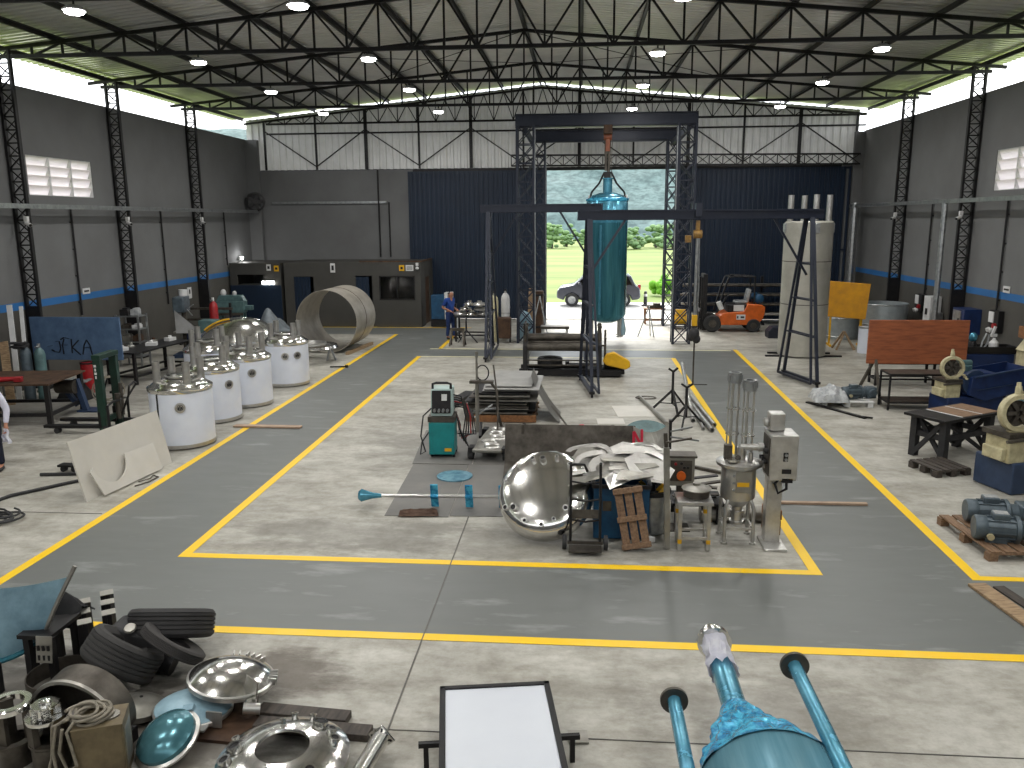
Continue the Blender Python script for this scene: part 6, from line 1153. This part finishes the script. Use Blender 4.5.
t = thing('spray_bottle', 'white spray bottle standing in the navy tool trolley tray', 'bottle', (10.15, 20.7, 1.14)); m = MB(); m.lathe([(0, 0), (.1, 0), (.11, .22), (.04, .3), (.03, .34), (0, .34)], n=16); m.put('body', M.wht, t); m = MB(); m.box((-.02, 0, .4), (.14, .05, .07)); m.bar((-.06, 0, .42), (.0, .0, .62), .05); m.put('spray_head', M.wht, t)
t = thing('blue_bottle', 'light blue capped bottle in the navy tool trolley tray', 'bottle', (9.65, 20.7, 1.14)); m = MB(); m.lathe([(0, 0), (.09, 0), (.09, .22), (.05, .28), (0, .28)], n=16); m.put('body', M.blk, t); m = MB(); m.sph((0, 0, .35), .1, (1, 1, 1.2)); m.put('cap', M.film, t)
m = MB(); m.tube([(0, 0, 0), (.04, 0, .25), (.12, 0, .45)], .02); m.tube([(.06, .05, 0), (.16, 0, .2), (.18, 0, .42)], .02); one(m, 'wrenches', M.galv, 'pair of steel levers leaning between the two bottles in the trolley', 'tools', (9.84, 20.7, 1.14))
t = thing('beige_machine', 'beige machine with clutter on top at the right edge', 'machine', (10.9, 19.6, 0)); m = MB(); m.box((0, 0, .7), (1.1, .9, 1.3)); m.put('body', M.cream, t, bev=.05); m = MB(); m.prism([(-.6, 0), (.5, 0), (.6, .3), (-.4, .3)], .8, MX.Translation((0, .4, 1.3)) @ MX.Rotation(PI/2, 4, 'X')); m.put('sloped_hood', M.cream, t, bev=.02); m = MB(); m.box((0, 0, .05), (1.2, 1.0, .1)); m.put('base', M.grime, t)
t = thing('wooden_crate', 'small open wooden crate on top of the beige machine', 'crate', (10.75, 19.5, 1.62)); m = MB()
for c, d in (((0, -.3, .14), (1.0, .03, .26)), ((0, .3, .14), (1.0, .03, .26)), ((-.5, 0, .14), (.03, .6, .26)), ((.5, 0, .14), (.03, .6, .26)), ((0, 0, .015), (1.0, .6, .03))): m.box(c, d)
m.put('sides', M.wood3, t); m = MB(); m.box((0, -.32, .26), (1.06, .03, .04)); m.box((0, -.32, .06), (1.06, .03, .04)); m.put('slats', M.wood, t)
m = MB(); m.box((0, 0, .1), (.5, .35, .2)); m.cyl((-.1, 0, .2), (-.1, 0, .32), .09); one(m, 'white_package', M.cream, 'pale package lying in the small wooden crate', 'package', (10.85, 19.5, 1.655), .2, bev=.02)
def wood_pallet(loc, rz, label, lx, ly, mt, n=6, name='wooden_pallet'):
    t = thing(name, label, 'pallet', loc, rz)
    for k in range(n): x = -lx/2+lx*(k+.5)/n; m = MB(); m.box((x, 0, .125), (lx/n*.74, ly, .022)); m.put('board', mt, t, bev=.003)
    for y in (-ly/2+.05, 0, ly/2-.05): m = MB(); m.box((0, y, .1), (lx, .1, .025)); m.put('stringer', mt, t)
    for x in (-lx/2+.06, 0, lx/2-.06):
        for y in (-ly/2+.06, 0, ly/2-.06): m = MB(); m.box((x, y, .045), (.12, .12, .09)); m.put('block', mt, t)
    return t
wood_pallet((5.93, 11.1, 0), R(4), 'wooden pallet carrying two grey motors at the right edge', 1.3, 1.36, M.wood2, 7)
wood_pallet((6.35, 14.35, 0), R(18), 'dark flat pallet left of the nearest ring machine', .7, .7, M.dwood, 5, 'dark_pallet')
gear_motor((5.32, 10.85, .14), -.2, 'grey gear motor lying on the wooden pallet, nearer of the two', .86)
gear_motor((5.5, 11.5, .14), -.14, 'grey gear motor lying on the wooden pallet, farther of the two', .86)
m = MB(); m.box((0, 0, .02), (.22, 1.7, .035)); one(m, 'old_plank', M.wood, 'old worn plank lying on the floor at the right edge', 'plank', (4.95, 8.78, .004), R(8), smooth=False, bev=.004)
m = MB(); m.box((0, 0, .012), (.14, 1.5, .02)); one(m, 'thin_plank', M.dwood, 'thin dark strip on floor right of the old worn plank', 'strip', (5.2, 8.85, .004), R(10), smooth=False)

# ---------------------------------------------------------------- foreground
t = thing('framed_board', 'black framed white panel lying on low bars in the foreground', 'board', (-.6, 5.78, 0), R(9.3))
m = MB(); m.box((0, 0, .3), (.9, 1.5, .03)); m.put('white_panel', M.board, t, smooth=False)
m = MB()
for x in (-.465, .465): m.box((x, 0, .3), (.05, 1.6, .06))
for y in (-.775, .775): m.box((0, y, .3), (.98, .05, .06))
m.put('frame', M.blk, t, bev=.006)
for y in (-.45, .12): m = MB(); m.bar((-.66, y, .23), (.66, y, .23), .04); m.bar((-.6, y, 0), (-.6, y, .22), .04); m.bar((.6, y, 0), (.6, y, .22), .04); m.put('support_bar', M.blk, t)
m = MB(); m.box((0, 0, .012), (.17, .17, .02)); one(m, 'grey_plate', M.dull, 'small square grey plate on floor right of the framed panel', 'plate', (.02, 6.3, .002), .1, smooth=False)
# blue wrapped vessel lying down, its legs pointing into the hall
t = thing('wrapped_vessel', 'blue film wrapped steel vessel lying in the foreground, legs pointing away', 'vessel', (1.27, 4.72, .73))
Tn = frame((0, 0, 0), (0, 1, 0), (1, 0, 0))
m = MB(); m.lathe([(.5, -2.2), (.5, 0), (.485, .02)], Tn, 64); m.lathe([(0, -2.2), (.5, -2.2)], Tn, 64); m.put('shell', mat('filmed_shell', (.52, .72, .78), .22, .4, c2=(.36, .58, .66), scale=2, stretch=(5, .3, 5)), t)
m = MB()
def wrapf(u, v):
    a = 2*PI*u; r = .512*(1-v)**1.1+.125*(1-(1-v)**1.1); q = (.045*noise.noise(V((math.cos(a)*4, math.sin(a)*4, v*5)))+.03*noise.noise(V((math.cos(a)*11, math.sin(a)*11, v*9))))*math.sin(PI*min(1, .08+v*.95))
    return V(((r+q)*math.cos(a)-.06*v, -.012+.95*v+.03*math.sin(7*a)*(1-v)*v, (r+q)*math.sin(a)))
m.sheet(wrapf, 140, 50); m.put('crinkled_film', M.crink, t)
m = MB(); m.cyl((-.06, .2, 0), (-.06, 1.62, 0), .095, n=24); m.put('outlet_pipe', M.film, t)
m = MB(); m.lathe([(.1, 1.95), (.15, 1.96), (.15, 2.02), (.1, 2.03), (.1, 2.14), (0, 2.14)], MX.Translation((-.06, 0, 0)) @ Tn, 24); m.cyl((-.06, 1.6, 0), (-.06, 1.98, 0), .08); m.put('outlet_flange', M.pol, t)
m = MB(); m.sheet(lambda u, v: V((-.06+(.125+.035*noise.noise(V((math.cos(6.283*u)*3, math.sin(6.283*u)*3, v*4)))-.02*math.sin(3*v))*math.cos(6.283*u), 1.5+.5*v+.05*noise.noise(V((math.cos(6.283*u)*2, math.sin(6.283*u)*2, 7))), (.125+.035*noise.noise(V((math.cos(6.283*u)*3, math.sin(6.283*u)*3, v*4+9)))-.02*math.sin(3*v))*math.sin(6.283*u))), 36, 14, .006); m.put('tied_cloth', M.cloth, t)
for a in (R(50), R(171), R(289)):
    x, z = .535*math.cos(a), .535*math.sin(a); m = MB(); m.cyl((x, -.55, z), (x, .93, z), .052, n=20); lg = m.put('leg', M.film, t); m = MB(); m.cyl((x, .92, z), (x, .95, z), .105, n=28); m.cyl((x, .95, z), (x, .96, z), .07, n=20); m.put('foot_plate', M.grime, lg)
for y in (-1.6, -.4): m = MB(); m.prism([(-.45, -.73), (.45, -.73), (.45, -.35), (.3, -.405), (.1, -.495), (-.1, -.495), (-.3, -.405), (-.45, -.35)], .1, MX.Translation((0, y+.05, 0)) @ MX.Rotation(PI/2, 4, 'X')); m.put('wooden_saddle', M.wood3, t)
# holed dished head on planks, square-flanged tube
for k, (x, y, rz) in enumerate(((-2.45, 6.42, -.08), (-2.3, 6.22, -.06))):
    m = MB(); m.box((0, 0, .035), (.85+.2*k, .16, .07)); one(m, 'dark_plank', M.dwood, ['dark plank under the holed dished head, farther one', 'dark plank under the holed dished head, nearer one'][k], 'plank', (x, y, 0), rz, smooth=False, bev=.006)
t = thing('holed_dished_head', 'polished dished head with large central hole and short nozzles in the foreground', 'dished head', (-2.36, 5.68, .0), 0); T = rot((0, 0, .085), R(2), 0, 0); Rr = .53; h_ = .11; hole = .205
pf = [(hole, .15), (hole+.01, .165)]+[(hole+(Rr-hole)*i/10, .06+h_*(1-((hole+(Rr-hole)*i/10)/Rr)**3.2)) for i in range(1, 11)]+[(Rr, 0), (Rr-.012, 0), (Rr-.014, .05)]+[(hole+(Rr-.02-hole)*i/10, .048+h_*(1-((hole+(Rr-hole)*i/10)/Rr)**3.2)) for i in range(9, 0, -1)]+[(hole, .14), (hole, .15)]
m = MB(); m.lathe(pf, T, 64); m.put('shell', M.pol, t)
for r_, a, s in ((.40, 1.02, 1.25), (.43, .68, .8), (.42, .36, .9), (.48, 1.35, .6), (.48, 1.7, .6), (.44, 2.25, 0), (.33, 1.9, .5), (.40, 3.2, 1.15), (.46, 3.5, 1.0), (.46, 2.9, .6), (.44, 3.9, .8), (.40, 5.6, 1), (.42, 4.8, 1)):
    z = .06+h_*(1-(r_/Rr)**3.2); p = T @ V((r_*.946*math.cos(a), r_*.946*math.sin(a), z-.015)); n_ = V((math.cos(a)*.35, math.sin(a)*.35, 1)).normalized()
    if s == 0: m = MB(); m.lathe([(0, .012), (.05, .012), (.05, .016), (0, .018)], frame(p, (math.cos(a)*.6, math.sin(a)*.6, 1)), 20); m.put('port_hole', M.blk, t); continue
    m = MB(); m.pipe(p, p+n_*.06, .045*s, .009, 18); m.lathe([(.045*s, .045), (.053*s, .045), (.053*s, .06), (.045*s, .06)], frame(p, n_), 18); nn_ = m.put('nozzle', M.pol, t); m = MB(); m.cyl(p, p+n_*.05, .035*s, n=14); m.put('bore', M.blk, nn_)
t = thing('flanged_tube', 'polished tube with square end flange between dished head and framed panel', 'tube', (-1.62, 5.85, 0)); a, b = V((-.12, -.55, .1)), V((0, .12, .16)); m = MB(); m.pipe(a, b, .075, .006, 24); m.pipe(a+V((.0, .1, .0)), b, .05, .005, 20); m.put('tube', M.pol, t); T = frame(b, b-a, (1, 0, .8)); m = MB(); m.box((0, 0, 0), (.17, .17, .018), T); fl_ = m.put('square_flange', M.pol, t, bev=.004); m = MB()
for x in (-.06, .06):
    for y in (-.06, .06): m.cyl(T @ V((x, y, -.0105)), T @ V((x, y, .0105)), .012, n=10)
m.put('bolt_holes', M.blk, fl_); m = MB(); m.box((-.1, -.4, .015), (.2, .1, .03)); m.put('chock', M.grime, t)
# lids and the manway head
m = MB(); m.plate([(-3.75, 6.05, .03), (-2.75, 5.98, .03), (-2.7, 6.5, .03), (-3.7, 6.75, .03)], .03); one(m, 'rusty_plate', M.rust, 'rusty brown plate on the floor under the polished manway lid', 'plate', smooth=False)
def lid(name, label, c, Rr, h, mt, tilt, lip=.05):
    t = thing(name, label, 'lid', c); T = rot((0, 0, 0), tilt[0], tilt[1], 0); m = MB(); m.lathe(dish(Rr, h, lip, .006, 12), T, 48); m.put('shell', mt, t); return t, T
t, T = lid('blue_dished_end', 'dull blue filmed lid under the polished manway lid', (-3.45, 6.36, .06), .33, .09, M.film2, (R(-4), R(3))); m = MB(); m.lathe([(.332, 0), (.345, .01), (.345, .035), (.332, .045)], T, 48); m.put('rim', M.sst, t); m = MB(); m.box((.28, -.2, .06), (.14, .02, .14), T); m.box((.2, -.3, .03), (.12, .1, .015), T); m.put('bracket', M.sst, t)
t, T = lid('grey_dished_end', 'small dull grey lid between the dark hoop and the blue lid', (-4.0, 6.36, .04), .25, .06, M.dull, (R(-6), R(6))); m = MB(); m.cyl(T @ V((.02, .05, .1)), T @ V((.02, .05, .115)), .015); m.put('plug', M.blk, t)
t, T = lid('teal_dished_end', 'glossy teal filmed lid tilted towards the camera below the blue lid', (-3.43, 5.86, .13), .25, .09, mat('teal_lid_film', (.33, .52, .56), .22, .5, c2=(.24, .42, .46), scale=5), (R(22), R(-14)), .05); m = MB(); m.lathe([(.252, -.03), (.28, -.02), (.28, .0), (.252, .01)], T, 40); m.put('rim', M.sst, t); m = MB(); m.box((.1, .27, 0), (.1, .06, .04), T); m.put('hinge_lug', M.film2, t); m = MB(); m.box((0, .1, -.06), (.3, .1, .12)); m.put('chock', M.grime, t)
t, T = lid('manway_hatch', 'polished manway lid with clamp lugs on top of the lid pile', (-3.2, 6.62, .22), .37, .1, M.pol, (R(-3), R(8)), .05)
m = MB(); m.lathe([(.37, -.01), (.39, 0), (.39, .04), (.37, .05)], T, 48); m.put('rim', M.sst, t)
for a in (1.2, 1.5, 1.85, .35, .1):
    m = MB(); x, y = .38*math.cos(a), .38*math.sin(a)
    for s in (-.028, .028): m.box((x-s*math.sin(a), y+s*math.cos(a), .05), (.07, .012, .06), T, rz=a)
    m.put('clamp_lug', M.sst, t)
m = MB(); m.box((.28, -.23, .09), (.18, .014, .2), T, rz=R(-38)); m.box((.31, -.27, -.06), (.12, .014, .2), T, rz=R(52)); m.put('hinge_plate', M.pol, t); m = MB(); m.pipe(T @ V((.26, -.34, -.04)), T @ V((.4, -.3, -.04)), .05, .008, 16); m.put('hinge_tube', M.sst, t)
# tyres and the junk behind
tyre('tyre', 'large black tyre at the back of the foreground pile by the yellow line', .42, .29, frame((-4.15, 7.38, .36), (-.036, .425, .824)), mat('tyre_rubber', (.19, .185, .185), .75, 0, c2=(.15, .145, .145), scale=3), .55)
tyre('tyre', 'worn black tyre leaning in front of the dark square posts', .36, .31, frame((-4.33, 6.78, .35), (.385, .45, .725)), mat('worn_rubber', (.21, .205, .20), .75, 0, c2=(.17, .165, .16), scale=3), .55)
tyre('tyre', 'narrow black tyre leaning on the worn tyre', .33, .12, frame((-3.93, 6.98, .36), (.43, .43, .70)), mat('old_rubber', (.23, .22, .215), .75, 0, c2=(.18, .17, .165), scale=3), .5)
t = thing('dark_gear_case', 'dark square gear case with pale round cap between the tyres', 'gear case', (-4.38, 7.12, 0)); m = MB(); m.box((0, 0, .24), (.5, .3, .46), ry=R(12)); m.put('case', M.rub, t, bev=.04); m = MB(); m.lathe([(0, 0), (.06, 0), (.05, .02), (0, .03)], frame((.02, -.13, .5), (.1, -.5, 1)), 20); m.put('round_cap', M.dull, t); m = MB(); m.cyl((.2, -.1, .2), (.42, -.1, .12), .12); m.put('side_hub', M.blk, t)
q = 0
for gx, gy, hh in ((-4.82, 7.38, .45), (-4.95, 7.58, .46), (-5.07, 7.77, .47), (-4.95, 7.17, .45), (-5.08, 7.36, .46), (-5.2, 7.56, .47)):
    t = thing('square_post', 'black square tube post with pale cap plate, %s of the %s row of three' % (['nearest', 'middle', 'farthest'][q % 3], 'right' if q < 3 else 'left'), 'post', (gx, gy, 0), .1, 'black square posts in the foreground'); q += 1
    m = MB(); m.box((-.026, 0, hh/2), (.05, .09, hh)); m.box((.026, 0, hh/2), (.05, .09, hh)); m.put('tube', M.blk, t, bev=.004); m = MB(); m.box((0, 0, hh+.008), (.13, .11, .008), rx=R(4), rz=.5); m.put('cap_plate', M.dull, t)
m = MB(); m.sheet(lambda u, v: V(((u-.5)*.42+.05*noise.noise(V((u*3, v*3, 0))), (v-.5)*.4, .56+.16*math.sin(PI*u)*math.sin(PI*v)+.05*noise.noise(V((u*5, v*5, 3)))-.25*abs(v-.5))), 14, 12, .01); one(m, 'black_tarp', M.rub, 'crumpled black cover on top of the low stand behind the blue sheet', 'cover', (-5.28, 7.35, -.03))
t = thing('low_stand', 'black low stand with perforated pale plate under the black cover', 'stand', (-5.22, 6.98, 0))
for x, y in ((-.1, -.15), (.16, -.18), (-.1, .3), (.08, .3)): m = MB(); m.box((x, y, .24), (.06, .06, .48)); m.put('leg', M.blk, t)
m = MB(); m.box((0, .05, .48), (.34, .5, .04)); m.put('top_plate', M.blk, t); m = MB(); m.box((.12, -.23, .38), (.16, .012, .26), rx=R(-8)); pp = m.put('perforated_plate', M.dull, t); m = MB()
for k in range(6): m.box((.07+.05*(k % 3), -.245, .3+.1*(k//3)), (.022, .012, .05))
m.put('slots', M.blk, pp)
# blue curved sheet on stand
t = thing('blue_curved_sheet', 'large curved pale blue filmed sheet propped on black legs at the left edge', 'sheet', (0, 0, 0))
A_, B_, C_, D_ = V((-4.93, 7.0, 1.02)), V((-5.26, 6.95, .36)), V((-6.1, 6.55, .34)), V((-6.2, 7.0, .86))
def bsh(u, v): p = A_.lerp(D_, u).lerp(B_.lerp(C_, u), v); return p-V((0, -.05, .16))*math.sin(PI*u)*(.4+.6*v)+V((0, -.06, -.02))*math.sin(PI*v)
m = MB(); m.sheet(bsh, 20, 14, .012); m.put('sheet', M.film2, t)
m = MB(); m.tube([bsh(0, k/8)+V((.01, 0, .01)) for k in range(-1, 9)], .022); m.put('edge_tube', M.dull, t); m = MB(); m.tube([bsh(k/10, 1) for k in range(11)], .03); m.put('lower_edge', M.filmt, t)
for x, y, h in ((-5.34, 6.9, .32), (-5.5, 6.6, .3), (-5.95, 6.62, .3)): m = MB(); m.box((x, y, h/2), (.07, .07, h)); m.put('leg', M.blk, t)
m = MB(); m.lathe([(.3, 0), (.31, 0), (.31, .17), (.3, .17), (.3, 0)], n=44); one(m, 'steel_hoop', M.grime, 'dark steel hoop standing on floor behind the arched shell', 'hoop', (-4.93, 6.72, .002))
t = thing('arched_shell', 'dark arched half shell with pale rim behind the coiled cable box', 'shell', (-4.2, 5.95, .06), R(-6)); m = MB(); m.lathe([(.39, -.12), (.402, -.12), (.402, .12), (.39, .12), (.39, -.12)], frame((0, 0, .22), (0, 1, .12), (1, 0, 0)), 40, PI-.35, 2*PI+.35); m.lathe([(0, .11), (.39, .11), (.39, .09), (0, .09)], frame((0, 0, .22), (0, 1, .12), (1, 0, 0)), 40, PI-.35, 2*PI+.35); m.put('shell', M.grime, t); m = MB(); m.lathe([(.39, -.14), (.42, -.14), (.42, -.11), (.39, -.11), (.39, -.14)], frame((0, 0, .22), (0, 1, .12), (1, 0, 0)), 40, PI-.35, 2*PI+.35); m.put('rim', M.dull, t); m = MB(); m.box((0, 0, -.02), (.8, .24, .16)); m.put('base', M.blk, t)
t = thing('cable_box', 'ochre rusty box with open side in the lower left foreground', 'box', (-3.83, 5.6, 0), R(20)); m = MB()
for c, d in (((0, -.14, .24), (.36, .02, .48)), ((0, .14, .24), (.36, .02, .48)), ((-.18, 0, .24), (.02, .28, .48)), ((.18, 0, .24), (.02, .28, .48)), ((0, 0, .48), (.38, .3, .015)), ((0, 0, .01), (.38, .3, .02))): m.box(c, d)
m.put('case', M.ochre, t, bev=.004); m = MB(); m.box((.192, 0, .25), (.006, .2, .34)); m.put('side_panel', M.dull, t); m = MB(); m.cyl((.08, 0, .487), (.08, 0, .5), .07); m.put('top_cap', M.dull, t)
m = MB(); m.tube(coil((0, 0, .5), .14, 6, 5, .012, (1, .9), 16, .4), .013); m.tube([(-.12, -.05, .54), (-.2, -.14, .5), (-.22, -.18, .3), (-.18, -.22, .12), (-.25, -.25, .02)], .013); m.tube([(-.05, -.12, .54), (-.08, -.19, .48), (-.02, -.2, .2), (-.1, -.2, .15), (-.16, -.19, .3), (-.12, -.18, .5)], .013); m.tube([(-.1, -.1, .54), (-.26, -.1, .46), (-.28, -.12, .2), (-.3, -.2, .03), (-.4, -.3, .02)], .013); one(m, 'coiled_cable', M.rope, 'tangle of pale grey cable coiled over the ochre box', 'cable', (-3.9, 5.58, .0))
t = thing('impeller_pump', 'steel impeller pump on a dark pedestal in the lower left corner', 'pump', (-4.3, 5.62, 0)); m = MB(); m.lathe([(0, 0), (.14, 0), (.14, .22), (.12, .24)], n=28); m.put('pedestal', M.grime, t); m = MB()
for k in range(3): a = 2*PI*k/3; m.box((.12*math.cos(a), .12*math.sin(a), .34), (.05, .1, .22), rz=a)
m.lathe([(.1, .24), (.155, .24), (.155, .26), (.1, .26)], n=28); m.put('lantern', M.grime, t); m = MB(); m.lathe([(0, .45), (.16, .45), (.165, .47), (.16, .485), (0, .485)], n=32); m.put('top_flange', M.pol, t); m = MB()
for k in range(8): a = 2*PI*k/8; m.box((.07*math.cos(a), .07*math.sin(a), .53), (.1, .02, .075), rz=a+.5)
m.lathe([(0, .485), (.05, .485), (.045, .6), (.02, .61), (0, .61)], n=20); m.lathe([(0, .565), (.1, .565), (.1, .575), (0, .575)], n=24); m.put('impeller', M.pol, t)
t = thing('flanged_pedestal', 'dark flanged ring pedestal at the left edge, beside the impeller pump', 'pedestal', (-4.64, 5.66, 0)); m = MB(); m.lathe([(.06, 0), (.13, 0), (.13, .2), (.11, .2)], n=28); m.put('base', M.grime, t); m = MB()
for k in range(3): a = 2*PI*k/3+.4; m.box((.11*math.cos(a), .11*math.sin(a), .36), (.04, .1, .32), rz=a)
m.lathe([(.1, .2), (.17, .2), (.17, .225), (.1, .225)], n=28); m.put('lantern', M.grime, t); m = MB(); m.lathe([(.11, .5), (.17, .5), (.17, .54), (.16, .55), (.11, .55), (.11, .5)], n=36); m.put('top_ring', M.pol, t)
q = random.Random(44)
m = MB()
for k in range(16): x, y = q.uniform(-4.9, -3.5), q.uniform(5.5, 7.4); m.box((x, y, .008), (q.uniform(.02, .07), q.uniform(.01, .04), .012), rz=q.random()*3)
o = m.put('floor_debris', M.grime, None, smooth=False); tag(o, 'small metal chips scattered on the floor among the foreground junk', 'debris', None, 'stuff')

# ---------------------------------------------------------------- people
def skin(name, nodes, edges, m_, parent, sub=2, smooth=True):
    me = bpy.data.meshes.new(name); ks = list(nodes); me.from_pydata([nodes[k][0] for k in ks], [(ks.index(a), ks.index(b)) for a, b in edges], [])
    o = bpy.data.objects.new(name, me); COL.objects.link(o); o.modifiers.new('skin', 'SKIN'); sv = me.skin_vertices[0].data
    for i, k in enumerate(ks): r = nodes[k][1]; sv[i].radius = (r, r) if not isinstance(r, tuple) else r; sv[i].use_root = (i == 0)
    s = o.modifiers.new('sub', 'SUBSURF'); s.levels = s.render_levels = sub
    dg = bpy.context.evaluated_depsgraph_get(); me2 = bpy.data.meshes.new_from_object(o.evaluated_get(dg)); bpy.data.objects.remove(o); me2.name = name
    me2.polygons.foreach_set('use_smooth', [True]*len(me2.polygons)); me2.materials.clear(); me2.materials.append(m_)
    o = bpy.data.objects.new(name, me2); COL.objects.link(o); o.parent = parent; return o
def person(label, loc, rz, J, shirt, trous, sleeve, hair_full, shoe=None):
    """J: joints sh/el/wr/hip/kn/an for L,R in metres, y forward = -Y"""
    t = thing('person', label, 'person', loc, rz); N = {}; Ed = []
    def add(k, p, r, prev=None): N[k] = (V(p), r); (Ed.append((prev, k)) if prev else None)
    hd = V(J['head'])
    add('pel', J['pel'], .115); add('waist', V(J['pel']).lerp(V(J['chest']), .5), .115, 'pel'); add('chest', J['chest'], .125, 'waist'); add('nb', V(J['chest']).lerp(hd, .45), .062, 'chest'); add('chin', hd+V((0, .0, -.07)), .07, 'nb'); add('skull', hd+V((0, .02, .03)), .088, 'chin'); add('crown', hd+V((0, .02, .085)), .07, 'skull'); add('nose', hd+V((0, -.105, -.005)), .016, 'skull')
    for s in 'LR':
        add('ear'+s, hd+V(((.092 if s == 'L' else -.092), .02, 0)), .016, 'skull')
        add('sh'+s, J['sh'+s], .062, 'chest'); add('el'+s, J['el'+s], .044, 'sh'+s); add('wr'+s, J['wr'+s], .03, 'el'+s)
        d = (V(J['wr'+s])-V(J['el'+s])).normalized(); pa = V(J['wr'+s])+d*.06; sd_ = d.cross(V((0, 0, 1)) if abs(d.z) < .8 else V((0, 1, 0))).normalized(); cu = d.cross(sd_).normalized()
        add('pa'+s, pa, .034, 'wr'+s)
        for i in range(4): o_ = (i-1.5)*.019; L_ = (.062, .072, .068, .052)[i]; b = pa+d*.04+sd_*o_; add('f%d%s' % (i, s), b, .0095, 'pa'+s); add('g%d%s' % (i, s), b+d*L_*.55+cu*.008, .0085, 'f%d%s' % (i, s)); add('h%d%s' % (i, s), b+d*L_*.85+cu*.035, .0075, 'g%d%s' % (i, s))
        add('th'+s, pa-d*.02+sd_*.035, .011, 'pa'+s); add('ti'+s, pa+d*.025+sd_*.05+cu*.015, .009, 'th'+s)
        add('hip'+s, J['hip'+s], .088, 'pel'); add('kn'+s, J['kn'+s], .056, 'hip'+s); add('an'+s, J['an'+s], .038, 'kn'+s); add('to'+s, V(J['an'+s])+V((0, -.15, -.045)), .03, 'an'+s)
    skin('body', N, Ed, M.skin, t)
    C = {}; E2 = []
    def c(k, p, r, prev=None): C[k] = (V(p), r); (E2.append((prev, k)) if prev else None)
    P_ = V(J['pel']); c('chest', J['chest'], (.165, .135)); c('waist', P_.lerp(V(J['chest']), .5), (.155, .135), 'chest'); c('hem', P_+V((0, 0, .0)), (.165, .14), 'waist'); c('neck', V(J['chest']).lerp(hd, .33), .075, 'chest')
    for s in 'LR':
        c('sh'+s, J['sh'+s], .08, 'chest'); e = V(J['el'+s]); w = V(J['wr'+s])
        if sleeve == 'long': c('el'+s, e, .06, 'sh'+s); c('wr'+s, e.lerp(w, .92), .043, 'el'+s)
        else: c('el'+s, V(J['sh'+s]).lerp(e, .85), .066, 'sh'+s)
    skin('shirt', C, E2, shirt, t)
    C = {}; E2 = []; c('pel', P_+V((0, 0, .02)), (.16, .14)); c('belt', P_+V((0, 0, .1)), (.155, .135), 'pel')
    for s in 'LR': c('hip'+s, J['hip'+s], .108, 'pel'); c('kn'+s, J['kn'+s], .076, 'hip'+s); c('an'+s, V(J['an'+s])+V((0, 0, .01)), .064, 'kn'+s)
    skin('trousers', C, E2, trous, t)
    for s in 'LR':
        a = V(J['an'+s]); skin('shoe', {'a': (a+V((0, .03, -.03)), .05), 'b': (a+V((0, -.07, -.045)), .048), 'c': (a+V((0, -.17, -.055)), .04)}, [('a', 'b'), ('b', 'c')], shoe or M.rub, t)
    m = MB(); m.sph(hd+V((0, .035, .06 if hair_full else .03)), .098, (.98, 1.0, .8 if hair_full else .55), 16); m.put('hair', M.hair, t)
    for s in (-.034, .034): m = MB(); m.sph(hd+V((s, -.083, .022)), .011); m.put('eye', M.ink, t)
    m = MB(); m.box(hd+V((0, -.082, -.055)), (.045, .012, .009)); m.put('mouth', M.rag, t)
    return t
ST = dict(pel=(0, 0, .94), chest=(0, -.0, 1.3), head=(0, -.05, 1.6), shL=(.19, 0, 1.42), shR=(-.19, 0, 1.42), elL=(.26, .05, 1.12), elR=(-.26, .05, 1.12), wrL=(.2, -.2, .98), wrR=(-.2, -.2, .98), hipL=(.09, 0, .88), hipR=(-.09, 0, .88), knL=(.1, -.03, .49), knR=(-.1, .0, .49), anL=(.11, .0, .1), anR=(-.11, .04, .1))
J1 = dict(ST); J1.update(head=(0, -.07, 1.6), elR=(-.27, .12, 1.15), wrR=(-.16, -.12, 1.04), wrL=(.12, -.24, 1.05), anL=(.12, -.08, .1), knL=(.11, -.07, .49))
pb = person('person in blue workwear standing by the trestle table, turned right with bent arms', (-4.85, 30.0, 0), R(62), J1, M.cblue, mat('blue_trousers', (.13, .22, .42), .85, c2=(.09, .16, .32), scale=7), 'short', False); pb.scale = (1.06, 1.06, 1.06)
J2 = dict(ST); J2.update(elL=(.3, .02, 1.12), wrL=(.3, -.1, .86), wrR=(-.2, -.2, .95))
pw = person('person in white shirt and navy trousers at the left edge, holding a white rag', (-10.52, 13.3, 0), R(15), J2, M.cwhite, M.cnavy, 'long', True)
m = MB(); m.sheet(lambda u, v: V((.09*(u-.5)*(1+1.2*v)+.02*math.sin(9*v), .05*math.sin(6*u)*(.3+v), -.26*v)), 10, 10, .006); o = m.put('white_rag', M.cloth, None); o.location = (-10.16, 13.2, .82); tag(o, 'white rag hanging from the hand of the person at the left edge', 'rag')
